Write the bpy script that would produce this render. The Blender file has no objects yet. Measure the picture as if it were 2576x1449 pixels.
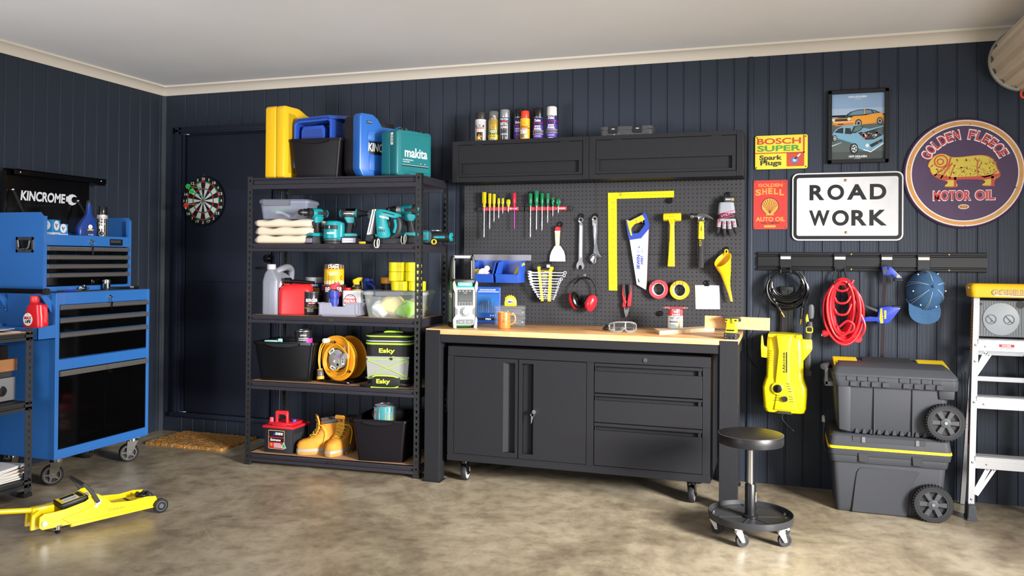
import bpy,bmesh,math,random
from mathutils import Vector,Matrix
from mathutils.geometry import tessellate_polygon
from math import sin,cos,pi,radians
random.seed(7)
S=bpy.context.scene
COL=S.collection
# ---------------------------------------------------------------- camera
cam=bpy.data.objects.new('camera',bpy.data.cameras.new('camera'));COL.objects.link(cam)
cr=Vector((0.95008736,0.31188611,0.00781473));cu=Vector((-0.0048064,-0.01041315,0.99993423));cf=Vector((-0.31194697,0.95006243,0.00839435))
mw=Matrix.Identity(4)
for i in range(3):
 mw[i][0],mw[i][1],mw[i][2]=cr[i],cu[i],-cf[i]
mw[0][3],mw[1][3],mw[2][3]=4.4816198,-5.08260575,1.31866546
cam.matrix_world=mw
cam.data.sensor_width=36.0;cam.data.sensor_fit='HORIZONTAL'
cam.data.lens=2058.11*36/2576
cam.data.shift_x=(1288-1292.09)/2576
cam.data.shift_y=(634.24-724.5)/2576
cam.data.clip_start=0.05
S.camera=cam
# ---------------------------------------------------------------- world, lamps, exposure
S.view_settings.view_transform='Standard'
S.view_settings.look='None'
S.view_settings.gamma=1.0
S.view_settings.use_curve_mapping=False
S.view_settings.exposure=0.28
wd=bpy.data.worlds.new('world');S.world=wd;wd.use_nodes=True
wd.node_tree.nodes['Background'].inputs[0].default_value=(0.93,0.96,1.0,1)
wd.node_tree.nodes['Background'].inputs[1].default_value=0.4
def area(name,loc,target,sx,sy,power,col=(1,1,1),spread=180):
 l=bpy.data.lights.new(name,'AREA');l.shape='RECTANGLE';l.size=sx;l.size_y=sy
 l.energy=power;l.color=col;l.spread=radians(spread)
 o=bpy.data.objects.new(name,l);COL.objects.link(o);o.location=loc
 o.rotation_euler=(Vector(target)-Vector(loc)).to_track_quat('-Z','Y').to_euler()
 return o
area('garage_door_daylight',(7.4,-3.3,1.65),(3.4,-0.8,0.40),1.0,1.2,100,(1.0,0.97,0.93),62)
area('studio_lamp_left',(0.9,-5.6,1.0),(2.0,-0.3,1.3),0.9,0.9,14,(0.92,0.95,1.0),80)
area('added_ceiling_fill_left',(0.9,-4.9,0.5),(0.9,-3.4,2.6),1.6,1.0,30,(1.0,0.98,0.99),120)  # added uplight out of frame, brightens the left of the ceiling
area('added_ceiling_fill_right',(6.4,-4.4,0.5),(5.4,-2.6,2.6),1.6,1.0,38,(1.0,0.985,0.96),120)  # second added fill, lifts the ceiling at right; no such lamp in the garage
# ---------------------------------------------------------------- materials
def lin(h):
 h=h.lstrip('#');o=[]
 if len(h)==3:h=''.join(c*2 for c in h)
 for i in(0,2,4):
  c=int(h[i:i+2],16)/255
  o.append(c/12.92 if c<=0.04045 else((c+0.055)/1.055)**2.4)
 return tuple(o)+(1,)
_m={}
def mat(hexc,rough=0.5,metal=0.0,bump=0.0,bscale=300,mottle=0.0,mscale=4,trans=0.0,alpha=1.0,emit=0.0,coat=0.0,ior=1.45,spec=0.5):
 k=(hexc,rough,metal,bump,bscale,mottle,mscale,trans,alpha,emit,coat,ior,spec)
 if k in _m:return _m[k]
 m=bpy.data.materials.new('m_'+hexc+'_'+str(len(_m)));m.use_nodes=True
 nt=m.node_tree;b=nt.nodes['Principled BSDF']
 b.inputs['Base Color'].default_value=lin(hexc);b.inputs['Roughness'].default_value=rough
 b.inputs['Metallic'].default_value=metal;b.inputs['Transmission Weight'].default_value=trans
 b.inputs['Alpha'].default_value=alpha;b.inputs['Coat Weight'].default_value=coat;b.inputs['IOR'].default_value=ior;b.inputs['Specular IOR Level'].default_value=spec
 if emit:
  b.inputs['Emission Color'].default_value=lin(hexc);b.inputs['Emission Strength'].default_value=emit
 if bump or mottle:
  tc=nt.nodes.new('ShaderNodeTexCoord')
 if bump:
  n=nt.nodes.new('ShaderNodeTexNoise');n.inputs['Scale'].default_value=bscale;n.inputs['Detail'].default_value=3
  bp=nt.nodes.new('ShaderNodeBump');bp.inputs['Strength'].default_value=bump;bp.inputs['Distance'].default_value=0.002
  nt.links.new(tc.outputs['Object'],n.inputs['Vector']);nt.links.new(n.outputs['Fac'],bp.inputs['Height']);nt.links.new(bp.outputs['Normal'],b.inputs['Normal'])
 if mottle:
  n=nt.nodes.new('ShaderNodeTexNoise');n.inputs['Scale'].default_value=mscale;n.inputs['Detail'].default_value=6
  cr_=nt.nodes.new('ShaderNodeValToRGB');c=lin(hexc)
  cr_.color_ramp.elements[0].position=0.3;cr_.color_ramp.elements[1].position=0.7
  cr_.color_ramp.elements[0].color=tuple(x*(1-mottle)for x in c[:3])+(1,)
  cr_.color_ramp.elements[1].color=tuple(min(1,x*(1+mottle))for x in c[:3])+(1,)
  nt.links.new(tc.outputs['Object'],n.inputs['Vector']);nt.links.new(n.outputs['Fac'],cr_.inputs['Fac']);nt.links.new(cr_.outputs['Color'],b.inputs['Base Color'])
 _m[k]=m
 return m
def nodemat(name,rough=0.5):
 m=bpy.data.materials.new(name);m.use_nodes=True;nt=m.node_tree
 b=nt.nodes['Principled BSDF'];b.inputs['Roughness'].default_value=rough
 tc=nt.nodes.new('ShaderNodeTexCoord')
 def N(t,**kw):
  n=nt.nodes.new('ShaderNode'+t)
  for a,v in kw.items():
   if hasattr(n,a):setattr(n,a,v)
   else:n.inputs[a.replace('_',' ')].default_value=v
  return n
 return m,nt,b,tc,N,nt.links.new
def ramp(N,stops):
 r=N('ValToRGB');e=r.color_ramp.elements
 e[0].position,e[0].color=stops[0][0],lin(stops[0][1])
 e[1].position,e[1].color=stops[-1][0],lin(stops[-1][1])
 for p,c in stops[1:-1]:
  x=e.new(p);x.color=lin(c)
 return r
# ---------------------------------------------------------------- mesh builder
def rrect(w,h,r,n=4,cx=0,cy=0):
 r=min(r,w/2-1e-5,h/2-1e-5);P=[]
 for sx,sy,a0 in((1,1,0),(-1,1,90),(-1,-1,180),(1,-1,270)):
  for i in range(n+1):
   a=radians(a0+90*i/n);P.append((cx+sx*(w/2-r)+r*cos(a),cy+sy*(h/2-r)+r*sin(a)))
 return P
def circ(r,n=32,cx=0,cy=0,sx=1,sy=1,a0=0):
 return[(cx+r*sx*cos(2*pi*i/n+a0),cy+r*sy*sin(2*pi*i/n+a0))for i in range(n)]
def smooth(pts,n=6,closed=False):
 P=[Vector(p)for p in pts];out=[];L=len(P)
 rng=range(L if closed else L-1)
 for i in rng:
  a,b,c,d=(P[(i-1)%L],P[i],P[(i+1)%L],P[(i+2)%L])if closed else(P[max(i-1,0)],P[i],P[i+1],P[min(i+2,L-1)])
  for k in range(n):
   t=k/n
   out.append(0.5*((2*b)+(c-a)*t+(2*a-5*b+4*c-d)*t*t+(3*b-a-3*c+d)*t**3))
 if not closed:out.append(P[-1])
 return out
def pl_y(y):
 return lambda a,b:Vector((a,y,b))
def pl_x(x):
 return lambda a,b:Vector((x,a,b))
def pl_z(z):
 return lambda a,b:Vector((a,b,z))
def cyl_map(cx,cy,r,z0=0.0,a0=-90.0):
 return lambda a,b:Vector((cx+r*cos(radians(a0)+a/r),cy+r*sin(radians(a0)+a/r),z0+b))
class MB:
 def __init__(s,m=None):
  s.bm=bmesh.new();s.mats=[];s.i=0;s.M=Matrix.Identity(4)
  if m:s.m(m)
 def m(s,m):
  if m not in s.mats:s.mats.append(m)
  s.i=s.mats.index(m);return s
 def at(s,loc=(0,0,0),rx=0,ry=0,rz=0):
  s.M=Matrix.Translation(loc)@Matrix.Rotation(radians(rz),4,'Z')@Matrix.Rotation(radians(ry),4,'Y')@Matrix.Rotation(radians(rx),4,'X');return s
 def _fin(s,verts,faces,bev=0,seg=2,ang=30):
  for f in faces:f.material_index=s.i
  if bev>0:
   es=set()
   for f in faces:
    for e in f.edges:
     if len(e.link_faces)==2 and e.calc_face_angle(0)>radians(ang):es.add(e)
   r=bmesh.ops.bevel(s.bm,geom=list(es),offset=bev,segments=seg,affect='EDGES',clamp_overlap=True,profile=0.5,material=s.i)
   fs=[f for f in faces if f.is_valid]+r['faces']
   verts=list({v for f in fs for v in f.verts})
  for v in verts:
   if v.is_valid:v.co=s.M@v.co
  for f in faces:
   if f.is_valid:f.smooth=True
  if bev>0:
   for f in r['faces']:
    if f.is_valid:f.smooth=True
  return s
 def box(s,x0,x1,y0,y1,z0,z1,bev=0,seg=2):
  return s.prism([(x0,y0),(x1,y0),(x1,y1),(x0,y1)],'z',z0,z1,bev,seg)
 def prism(s,poly,axis,a,b,bev=0,seg=2,ang=30,taper=None):
  f3={'z':lambda p,t:(p[0],p[1],t),'y':lambda p,t:(p[0],t,p[1]),'x':lambda p,t:(t,p[0],p[1])}[axis]
  A=[s.bm.verts.new(f3(p,a))for p in poly]
  Q=poly if taper is None else taper
  B=[s.bm.verts.new(f3(p,b))for p in Q]
  n=len(poly);F=[s.bm.faces.new(A),s.bm.faces.new(B)]
  for i in range(n):F.append(s.bm.faces.new((A[i],A[(i+1)%n],B[(i+1)%n],B[i])))
  bmesh.ops.recalc_face_normals(s.bm,faces=F)
  return s._fin(A+B,F,bev,seg,ang)
 def loft(s,rings,cap=True,closed=False,bev=0,ang=30,seg=2):
  V=[[s.bm.verts.new(p)for p in r]for r in rings];F=[];n=len(rings[0]);L=len(V)
  for k in range(L if closed else L-1):
   a,b=V[k],V[(k+1)%L]
   for i in range(n):F.append(s.bm.faces.new((a[i],a[(i+1)%n],b[(i+1)%n],b[i])))
  if cap and not closed:F+=[s.bm.faces.new(V[0]),s.bm.faces.new(V[-1])]
  bmesh.ops.recalc_face_normals(s.bm,faces=F)
  return s._fin([v for r in V for v in r],F,bev,seg,ang)
 def cyl(s,p0,p1,r0,r1=None,n=24,bev=0,seg=2):
  p0,p1=Vector(p0),Vector(p1);r1=r0 if r1 is None else r1
  q=(p1-p0).to_track_quat('Z','Y');L=[]
  for p,r in((p0,r0),(p1,r1)):
   L.append([p+q@Vector((r*cos(2*pi*i/n),r*sin(2*pi*i/n),0))for i in range(n)])
  return s.loft(L,bev=bev,ang=50,seg=seg)
 def lathe(s,prof,c=(0,0,0),axis='z',n=32,cap=True):
  L=[]
  for r,z in prof:
   r=max(r,1e-5);ring=[]
   for i in range(n):
    a=2*pi*i/n;u,v=r*cos(a),r*sin(a)
    p={'z':(u,v,z),'y':(u,z,v),'x':(z,u,v)}[axis]
    ring.append((p[0]+c[0],p[1]+c[1],p[2]+c[2]))
   L.append(ring)
  return s.loft(L,cap=cap)
 def ringlathe(s,prof,c=(0,0,0),axis='z',n=32):
  L=[]
  for i in range(n):
   a=2*pi*i/n;ring=[]
   for r,z in prof:
    u,v=r*cos(a),r*sin(a)
    p={'z':(u,v,z),'y':(u,z,v),'x':(z,u,v)}[axis]
    ring.append((p[0]+c[0],p[1]+c[1],p[2]+c[2]))
   L.append(ring)
  return s.loft(L,closed=True)
 def tube(s,pts,r,n=8,closed=False,sm=0):
  P=smooth(pts,sm,closed)if sm else[Vector(p)for p in pts]
  L=len(P);rings=[];prev=None
  for k,p in enumerate(P):
   if closed:t=P[(k+1)%L]-P[k-1]
   else:t=P[min(k+1,L-1)]-P[max(k-1,0)]
   t.normalize()
   if prev is None:
    u=t.orthogonal().normalized()
   else:
    u=(prev-t*prev.dot(t))
    u=u.normalized()if u.length>1e-6 else t.orthogonal().normalized()
   prev=u;v=t.cross(u)
   rr=r[k*(len(r)-1)//max(L-1,1)]if isinstance(r,(list,tuple))else r
   rings.append([p+(u*cos(2*pi*i/n)+v*sin(2*pi*i/n))*rr for i in range(n)])
  return s.loft(rings,closed=closed)
 def ball(s,c,r,sc=(1,1,1),n=16):
  rings=[]
  for k in range(n//2+1):
   a=-pi/2+pi*k/(n//2);rr=max(cos(a),1e-4)*r
   rings.append([(c[0]+rr*cos(2*pi*i/n)*sc[0],c[1]+rr*sin(2*pi*i/n)*sc[1],c[2]+r*sin(a)*sc[2])for i in range(n)])
  return s.loft(rings)
 def poly(s,pts,mp,holes=()):
  loops=[list(pts)]+[list(h)for h in holes];fl=[q for l in loops for q in l]
  V=[s.bm.verts.new(s.M@mp(q[0],q[1]))for q in fl]
  for t in tessellate_polygon([[Vector((q[0],q[1],0))for q in l]for l in loops]):
   try:s.bm.faces.new([V[i]for i in t]).material_index=s.i
   except ValueError:pass
  return s
 def rect(s,a0,a1,b0,b1,mp,n=1):
  for k in range(n):
   x0,x1=a0+(a1-a0)*k/n,a0+(a1-a0)*(k+1)/n
   V=[s.bm.verts.new(s.M@mp(a,b))for a,b in((x0,b0),(x1,b0),(x1,b1),(x0,b1))]
   f=s.bm.faces.new(V);f.material_index=s.i;f.smooth=True
  return s
 def text(s,t,a0,a1,b0,b1,mp,bold=0.0,shear=0.0,keep=False):
  V,F=glyphs(t,bold,shear,8 if b1-b0>0.03 else 3)
  xs=[v[0]for v in V];ys=[v[1]for v in V];x0,x1,y0,y1=min(xs),max(xs),min(ys),max(ys)
  sx=(a1-a0)/(x1-x0);sy=(b1-b0)/(y1-y0)
  if keep:sx=min(sx,sy);a0=(a0+a1)/2-sx*(x1-x0)/2
  N=[s.bm.verts.new(s.M@mp(a0+(v[0]-x0)*sx,b0+(v[1]-y0)*sy))for v in V]
  for f in F:
   try:s.bm.faces.new([N[i]for i in f]).material_index=s.i
   except ValueError:pass
  return s
 def build(s,name,parent=None,loc=None,rot=None,ang=35,kind=None,label=None):
  me=bpy.data.meshes.new(name);s.bm.normal_update();s.bm.to_mesh(me);s.bm.free()
  for m in s.mats:me.materials.append(m)
  if len(me.polygons):
   me.set_sharp_from_angle(angle=radians(ang))
  o=bpy.data.objects.new(name,me);COL.objects.link(o)
  if parent is not None:o.parent=parent
  if loc:o.location=loc
  if rot:o.rotation_euler=tuple(radians(a)for a in rot)
  if kind:o['kind']=kind
  if label:o['label']=label
  return o
_g={}
def glyphs(t,bold,shear,res=3):
 k=(t,bold,shear,res)
 if k not in _g:
  c=bpy.data.curves.new('glyphs','FONT');c.body=t;c.size=1;c.offset=bold;c.shear=shear;c.resolution_u=res;c.align_x='CENTER'
  o=bpy.data.objects.new('glyphs',c);COL.objects.link(o)
  me=bpy.data.meshes.new_from_object(o)
  V=[tuple(v.co[:2])for v in me.vertices];F=[tuple(p.vertices)for p in me.polygons]
  COL.objects.unlink(o);bpy.data.objects.remove(o);bpy.data.curves.remove(c);bpy.data.meshes.remove(me)
  _g[k]=(V,F)
 return _g[k]
def tag(o,label,cat,group=None):
 o['label']=label;o['category']=cat
 if group:o['group']=group
 return o
def thing(name,label,cat,loc=(0,0,0),rz=0,group=None,rx=0,ry=0):
 o=bpy.data.objects.new(name,None);COL.objects.link(o);o.empty_display_size=0.05
 o.location=loc;o.rotation_euler=(radians(rx),radians(ry),radians(rz))
 return tag(o,label,cat,group)
def dup(root,loc,rz=None,label=None):
 def cp(o,par):
  c=o.copy();COL.objects.link(c);c.parent=par
  for ch in o.children:cp(ch,c)
  return c
 r=cp(root,None);r.location=loc
 if rz is not None:r.rotation_euler=(0,0,radians(rz))
 if label:r['label']=label
 return r
def struct(o):
 o['kind']='structure';return o
# shelf frame: local (along, depth, height) to world
SA=math.atan2(0.0551,2.4261-1.239);SO=Vector((1.239,-0.6561,0));SD=math.degrees(SA)
def sh(l,d,z):return(SO.x+l*cos(SA)-d*sin(SA),SO.y+l*sin(SA)+d*cos(SA),z)
# common materials
BLK=mat('#141416',0.45);BLKG=mat('#0c0c0e',0.25);RUB=mat('#161617',0.7);CHR=mat('#d8d8da',0.12,1.0);STL=mat('#b8b8ba',0.3,1.0);WHT=mat('#ececea',0.5)
POW=mat('#202024',0.5,0.0,spec=0.2,bump=0.5,bscale=900,mottle=0.25,mscale=900)
YEL=mat('#f2c800',0.35);DKG=mat('#3a3b3e',0.5);GRY=mat('#8a8c90',0.5);RED=mat('#c81a1c',0.35);TEAL=mat('#0f7f86',0.38)
BLUE=mat('#2355a8',0.35)
# ================================================================ the room
def wall_mat(name,hexc):
 m,nt,b,tc,N,Lk=nodemat(name,0.5)
 mp=N('Mapping');mp.inputs['Scale'].default_value=(14,14,1.6);Lk(tc.outputs['Object'],mp.inputs['Vector'])
 n=N('TexNoise');n.inputs['Scale'].default_value=6;n.inputs['Detail'].default_value=6;n.inputs['Distortion'].default_value=1.2
 Lk(mp.outputs['Vector'],n.inputs['Vector'])
 w=N('TexWave');w.inputs['Scale'].default_value=1.3;w.inputs['Distortion'].default_value=9;w.inputs['Detail'].default_value=3
 Lk(mp.outputs['Vector'],w.inputs['Vector'])
 mx=N('Math',operation='ADD');Lk(n.outputs['Fac'],mx.inputs[0]);Lk(w.outputs['Fac'],mx.inputs[1])
 bp=N('Bump');bp.inputs['Strength'].default_value=0.1;bp.inputs['Distance'].default_value=0.003
 Lk(mx.outputs[0],bp.inputs['Height']);Lk(bp.outputs['Normal'],b.inputs['Normal'])
 b.inputs['Base Color'].default_value=lin(hexc);b.inputs['Specular IOR Level'].default_value=0.3
 return m
WALLM=wall_mat('painted_boards','#272e3a')
def board_wall(mb,a0,a1,z0,z1,flip,pitch=0.1,off=0.0,g=0.006,d=0.005):
    # vertical grooved boards as one strip profile
 P=[(a0,0.0)];k=math.ceil((a0-off)/pitch)
 while off+k*pitch<a1-g:
  c=off+k*pitch
  if c>a0+g:
   P+=[(c-g,0),(c-g*0.55,d),(c+g*0.3,d),(c+g,0)]
  k+=1
 P.append((a1,0.0))
 V=[]
 for a,dd in P:
  q=(a,dd)if not flip else(-dd,a)
  V.append((mb.bm.verts.new((q[0],q[1],z0)),mb.bm.verts.new((q[0],q[1],z1))))
 for i in range(len(V)-1):
  f=mb.bm.faces.new((V[i][0],V[i+1][0],V[i+1][1],V[i][1]))if not flip else mb.bm.faces.new((V[i][0],V[i][1],V[i+1][1],V[i+1][0]))
  f.material_index=mb.i
 return mb
CZ=2.60
mb=MB(WALLM)
board_wall(mb,1.045,6.6,0,CZ,False);board_wall(mb,0,0.1,0,CZ,False);board_wall(mb,0.1,1.045,2.29,CZ,False);board_wall(mb,0.1,1.045,0,0.13,False)
struct(mb.build('wall_back'))
mb=MB(WALLM);board_wall(mb,-6.5,0.0,0,CZ,True,off=-0.045)
struct(mb.build('wall_left'))
# floor: stained, sealed concrete with hairline cracks
m,nt,b,tc,N,Lk=nodemat('sealed_concrete',0.3)
n1=N('TexNoise');n1.inputs['Scale'].default_value=1.7;n1.inputs['Detail'].default_value=12;n1.inputs['Roughness'].default_value=0.68;n1.inputs['Distortion'].default_value=0.6
n2=N('TexNoise');n2.inputs['Scale'].default_value=11;n2.inputs['Detail'].default_value=8;n2.inputs['Roughness'].default_value=0.7
n3=N('TexNoise');n3.inputs['Scale'].default_value=90;n3.inputs['Detail'].default_value=4
for n in(n1,n2,n3):Lk(tc.outputs['Object'],n.inputs['Vector'])
r1=ramp(N,[(0.3,'#6f6251'),(0.45,'#8b7f6b'),(0.55,'#a0947e'),(0.7,'#b4aa96')])
r2=ramp(N,[(0.3,'#7d7263'),(0.55,'#ffffff'),(0.7,'#ffffff')])
Lk(n1.outputs['Fac'],r1.inputs['Fac']);Lk(n2.outputs['Fac'],r2.inputs['Fac'])
mx=N('MixRGB',blend_type='MULTIPLY');mx.inputs['Fac'].default_value=0.5;Lk(r1.outputs['Color'],mx.inputs[1]);Lk(r2.outputs['Color'],mx.inputs[2])
sp=ramp(N,[(0.70,'#000000'),(0.76,'#ffffff')]);Lk(n3.outputs['Fac'],sp.inputs['Fac'])
mx2=N('MixRGB');mx2.inputs[2].default_value=lin('#cbc2b2');Lk(sp.outputs['Color'],mx2.inputs['Fac']);Lk(mx.outputs['Color'],mx2.inputs[1]);Lk(mx2.outputs['Color'],b.inputs['Base Color'])
rr=N('MapRange');rr.inputs['To Min'].default_value=0.22;rr.inputs['To Max'].default_value=0.5;Lk(n2.outputs['Fac'],rr.inputs['Value']);Lk(rr.outputs[0],b.inputs['Roughness'])
bp=N('Bump');bp.inputs['Strength'].default_value=0.08;bp.inputs['Distance'].default_value=0.004;Lk(n2.outputs['Fac'],bp.inputs['Height']);Lk(bp.outputs['Normal'],b.inputs['Normal'])
FLOORM=m
mb=MB(FLOORM);mb.box(-0.2,8.5,-7.5,0.2,-0.1,0.0)
mb.m(mat('#c9bfae',0.6))
def crack(pts,w=0.0022,seed=1):
 rnd=random.Random(seed);P=[Vector((x,y,0))for x,y in pts];Q=[]
 for a,c in zip(P,P[1:]):
  k=max(2,int((c-a).length/0.03))
  for i in range(k):Q.append(a.lerp(c,i/k)+Vector((rnd.uniform(-1,1),rnd.uniform(-1,1),0))*0.006)
 Q.append(P[-1])
 for a,c in zip(Q,Q[1:]):
  t=(c-a);nrm=Vector((-t.y,t.x,0)).normalized()*w*rnd.uniform(0.3,1)/2
  vs=[mb.bm.verts.new(p+Vector((0,0,0.0004)))for p in(a-nrm,c-nrm,c+nrm,a+nrm)]
  mb.bm.faces.new(vs).material_index=mb.i
for i,c in enumerate([[(1.02,-2.18),(1.25,-2.02),(1.45,-1.62),(1.42,-1.3),(1.3,-0.95),(1.32,-0.75)],[(1.75,-1.7),(2.1,-1.3),(2.35,-0.9),(2.45,-0.7)],[(1.9,-2.2),(2.4,-2.05),(2.75,-1.75),(3.0,-1.6)],[(3.05,-2.45),(3.4,-2.2),(3.9,-2.25)],[(1.55,-1.9),(1.8,-1.75),(1.98,-1.9)]]):crack(c,seed=i)
struct(mb.build('floor'))
mb=MB(mat('#eeeeee',0.75,mottle=0.03,mscale=1.5));mb.box(0,6.6,-6.5,0,CZ,CZ+0.08)
struct(mb.build('ceiling'))
CORN=mat('#ddd3c4',0.5)
prof=[(0,2.538),(0.004,2.538),(0.014,2.552),(0.03,2.573),(0.055,2.585),(0.07,2.589),(0.07,CZ),(0,CZ)]
mb=MB(CORN);mb.prism([(-a,z)for a,z in prof],'x',0,6.6);struct(mb.build('trim_1'))
mb=MB(CORN);mb.prism(prof,'y',-6.5,0);struct(mb.build('trim_2'))
mb=MB(WALLM);mb.prism([(0,0),(0.022,0),(0,-0.022)],'z',0,2.538);struct(mb.build('trim_3'))
mb=MB(WALLM)
mb.box(4.285,4.312,-0.012,0,0,2.538,0.003);struct(mb.build('trim_4'))
# side door in the back wall
DM=mat('#1f2333',0.55,spec=0.3,bump=0.08,bscale=60)
d=bpy.data.objects.new('door_1',None);COL.objects.link(d);d.location=(0.1,0,0.13);struct(d)
mb=MB(DM)
def casing(w,y0):pass
W_,H_=0.945,2.16
for x0,x1,z0,z1 in((0,0.075,0,H_),(W_-0.06,W_,0,H_)):
 mb.box(x0,x1,-0.018,0.0,z0,z1,0.002);mb.box(x0+0.018,x1-0.02,-0.024,-0.016,z0,z1,0.003)
mb.box(0,W_,-0.018,0,H_-0.05,H_,0.002);mb.box(0.018,W_-0.02,-0.024,-0.016,H_-0.036,H_-0.016,0.003)
mb.box(0.0,W_,-0.03,0.0,-0.012,0.02,0.004)
mb.box(0.07,0.10,0.0,0.05,0.02,H_-0.05);mb.box(W_-0.065,W_-0.06,0,0.05,0.02,H_-0.05)
mb.build('door_frame',d)
mb=MB(DM);mb.box(0.112,W_-0.085,0.004,0.04,0.022,H_-0.066,0.002);mb.box(0.10,W_-0.06,0.04,0.06,0.0,H_-0.03)
mb.m(BLK);mb.box(0.112,0.78,0.0025,0.0045,1.0,1.004)
mb.build('door_panel',d)
mb=MB(BLKG);mb.lathe([(0.0,-0.075),(0.018,-0.074),(0.03,-0.062),(0.031,-0.048),(0.02,-0.035),(0.013,-0.03),(0.013,-0.006),(0.03,-0.004),(0.03,0.004)],(0.869,0,1.179),'y')
mb.build('door_knob',d)
mb=MB(BLK);mb.box(0.74,0.86,-0.02,-0.008,1.10,1.115,0.004);mb.cyl((0.868,-0.01,1.108),(0.868,0.004,1.108),0.026)
mb.build('door_latch',d)
# ================================================================ left side: blue tool cabinet, chest, low shelf, jack, mat
CBL=mat('#2f68ae',0.32,coat=0.3);GLB=mat('#050506',0.08,spec=0.25);ALU=mat('#8f8c8a',0.35,0.7)
def caster(par,loc,r,w,rz=0,fork=CHR,tyre=RUB,hub=CHR,top=None,spokes=5,off=0.02):
    # fork is the part, wheel its sub-part; loc is the point under the swivel, on the floor; wheel axis along local y
 top=top or r*2.5
 e=MB(fork);e.M=Matrix.Identity(4)
 e.box(-r*0.75,r*0.75,-w*0.9,w*0.9,top-0.004,top)
 e.cyl((0,0,top-0.022),(0,0,top-0.003),w*0.85,n=20)
 for sy in(-1,1):
  y=sy*(w/2+0.004)
  e.prism([(-r*0.55,top-0.02),(r*0.5,top-0.02),(off+r*0.28,r*0.85),(off+r*0.15,r*0.75),(off-r*0.2,r*0.75),(off-r*0.3,r*0.95)],'y',y-0.0015,y+0.0015)
  e.cyl((off,y-sy*0.001,r),(off,y+sy*0.006,r),r*0.16,n=10)
 f=e.build('caster_fork',par,loc,(0,0,rz))
 e=MB(tyre);h=w/2
 e.ringlathe([(r*0.78,-h),(r*0.92,-h),(r,-h*0.6),(r,h*0.6),(r*0.92,h),(r*0.78,h)],(off,0,r),'y',32)
 e.m(hub)
 e.ringlathe([(r*0.68,-h*0.9),(r*0.79,-h*0.9),(r*0.79,h*0.9),(r*0.68,h*0.9)],(off,0,r),'y',32)
 e.cyl((off,-h,r),(off,h,r),r*0.24,n=16)
 if spokes:
  e.m(hub)
  for k in range(spokes):
   a=2*pi*k/spokes;c,s_=cos(a),sin(a)
   p=[(u*c-v*s_+off,u*s_+v*c+r)for u,v in((r*0.2,-r*0.1),(r*0.72,-r*0.06),(r*0.72,r*0.06),(r*0.2,r*0.1))]
   e.prism(p,'y',-h*0.8,h*0.8)
  e.m(BLK);e.cyl((off,-h*0.3,r),(off,h*0.3,r),r*0.7,n=24)
 else:
  e.cyl((off,-h*0.7,r),(off,h*0.7,r),r*0.7,n=24)
 e.build('wheel',f)
 return f
def keyset(par,loc,nx=(1,0),hang=0.05):
 e=MB(CHR);o=Vector(loc);d=Vector((nx[0],nx[1],0))
 e.cyl(o,o+d*0.008,0.011,n=20);l=e.build('lock',par)
 if hang:
  e=MB(CHR);t=Vector((-d.y,d.x,0))
  e.box(-0.002,0.002,-0.002,0.002,-0.002,0.002)
  e.cyl(o,o+d*0.02,0.004,n=10)
  P=[o+d*0.02+t*(0.013*cos(2*pi*i/16))+Vector((0,0,0.013*sin(2*pi*i/16)-0.01))for i in range(16)]
  e.tube(P,0.0016,6,True)
  b=o+d*0.02+Vector((0,0,-0.03))
  q=[b+t*-0.008,b+t*0.008,b+t*0.006+Vector((0,0,-0.016)),b+t*0.003+Vector((0,0,-hang)),b+t*-0.003+Vector((0,0,-hang)),b+t*-0.006+Vector((0,0,-0.016))]
  e.loft([[v-d*0.001 for v in q],[v+d*0.001 for v in q]])
  e.build('key',l)
# ---- lower rolling cabinet, local: x out from the wall, y along it
c=thing('tool_cabinet','tall blue steel rolling tool cabinet with black doors beside left wall','tool cabinet',(0.10,-1.47,0))
D,Wd,z0,z1=0.46,0.725,0.153,1.105
e=MB(CBL)
e.prism([(0,0),(D,0),(D,0.026),(D-0.03,0.026),(D-0.03,Wd-0.022),(D,Wd-0.022),(D,Wd),(0,Wd)],'z',z0,z1-0.0,0.003,1)
e.box(D-0.03,D,0.024,Wd-0.02,1.035,z1,0.003,1);e.box(D-0.03,D,0.024,Wd-0.02,0.66,0.722,0.002,1);e.box(D-0.03,D,0.024,Wd-0.02,z0,0.208,0.002,1)
e.box(D-0.028,D+0.002,0.004,Wd-0.004,z0+0.012,z0+0.0135)
e.m(mat('#2d2f33',0.7));e.box(0.02,D-0.02,0.03,Wd-0.03,z1+0.0005,z1+0.003)
e.build('cabinet_body',c)
def cdrawer(par,x,y0,y1,zt,zb,hh=0.027):
 e=MB(GLB);e.box(x-0.02,x-0.004,y0,y1,zb+0.003,zt,0.002,1);d=e.build('drawer',par)
 e=MB(ALU)
 e.prism([(x-0.006,zt-hh),(x+0.008,zt-hh),(x+0.016,zt-hh*0.75),(x+0.01,zt-hh*0.5),(x+0.016,zt-hh*0.3),(x+0.006,zt),(x-0.006,zt)],'y',y0,y1)
 bm=e.M
 h=e.build('handle',d);return d
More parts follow.
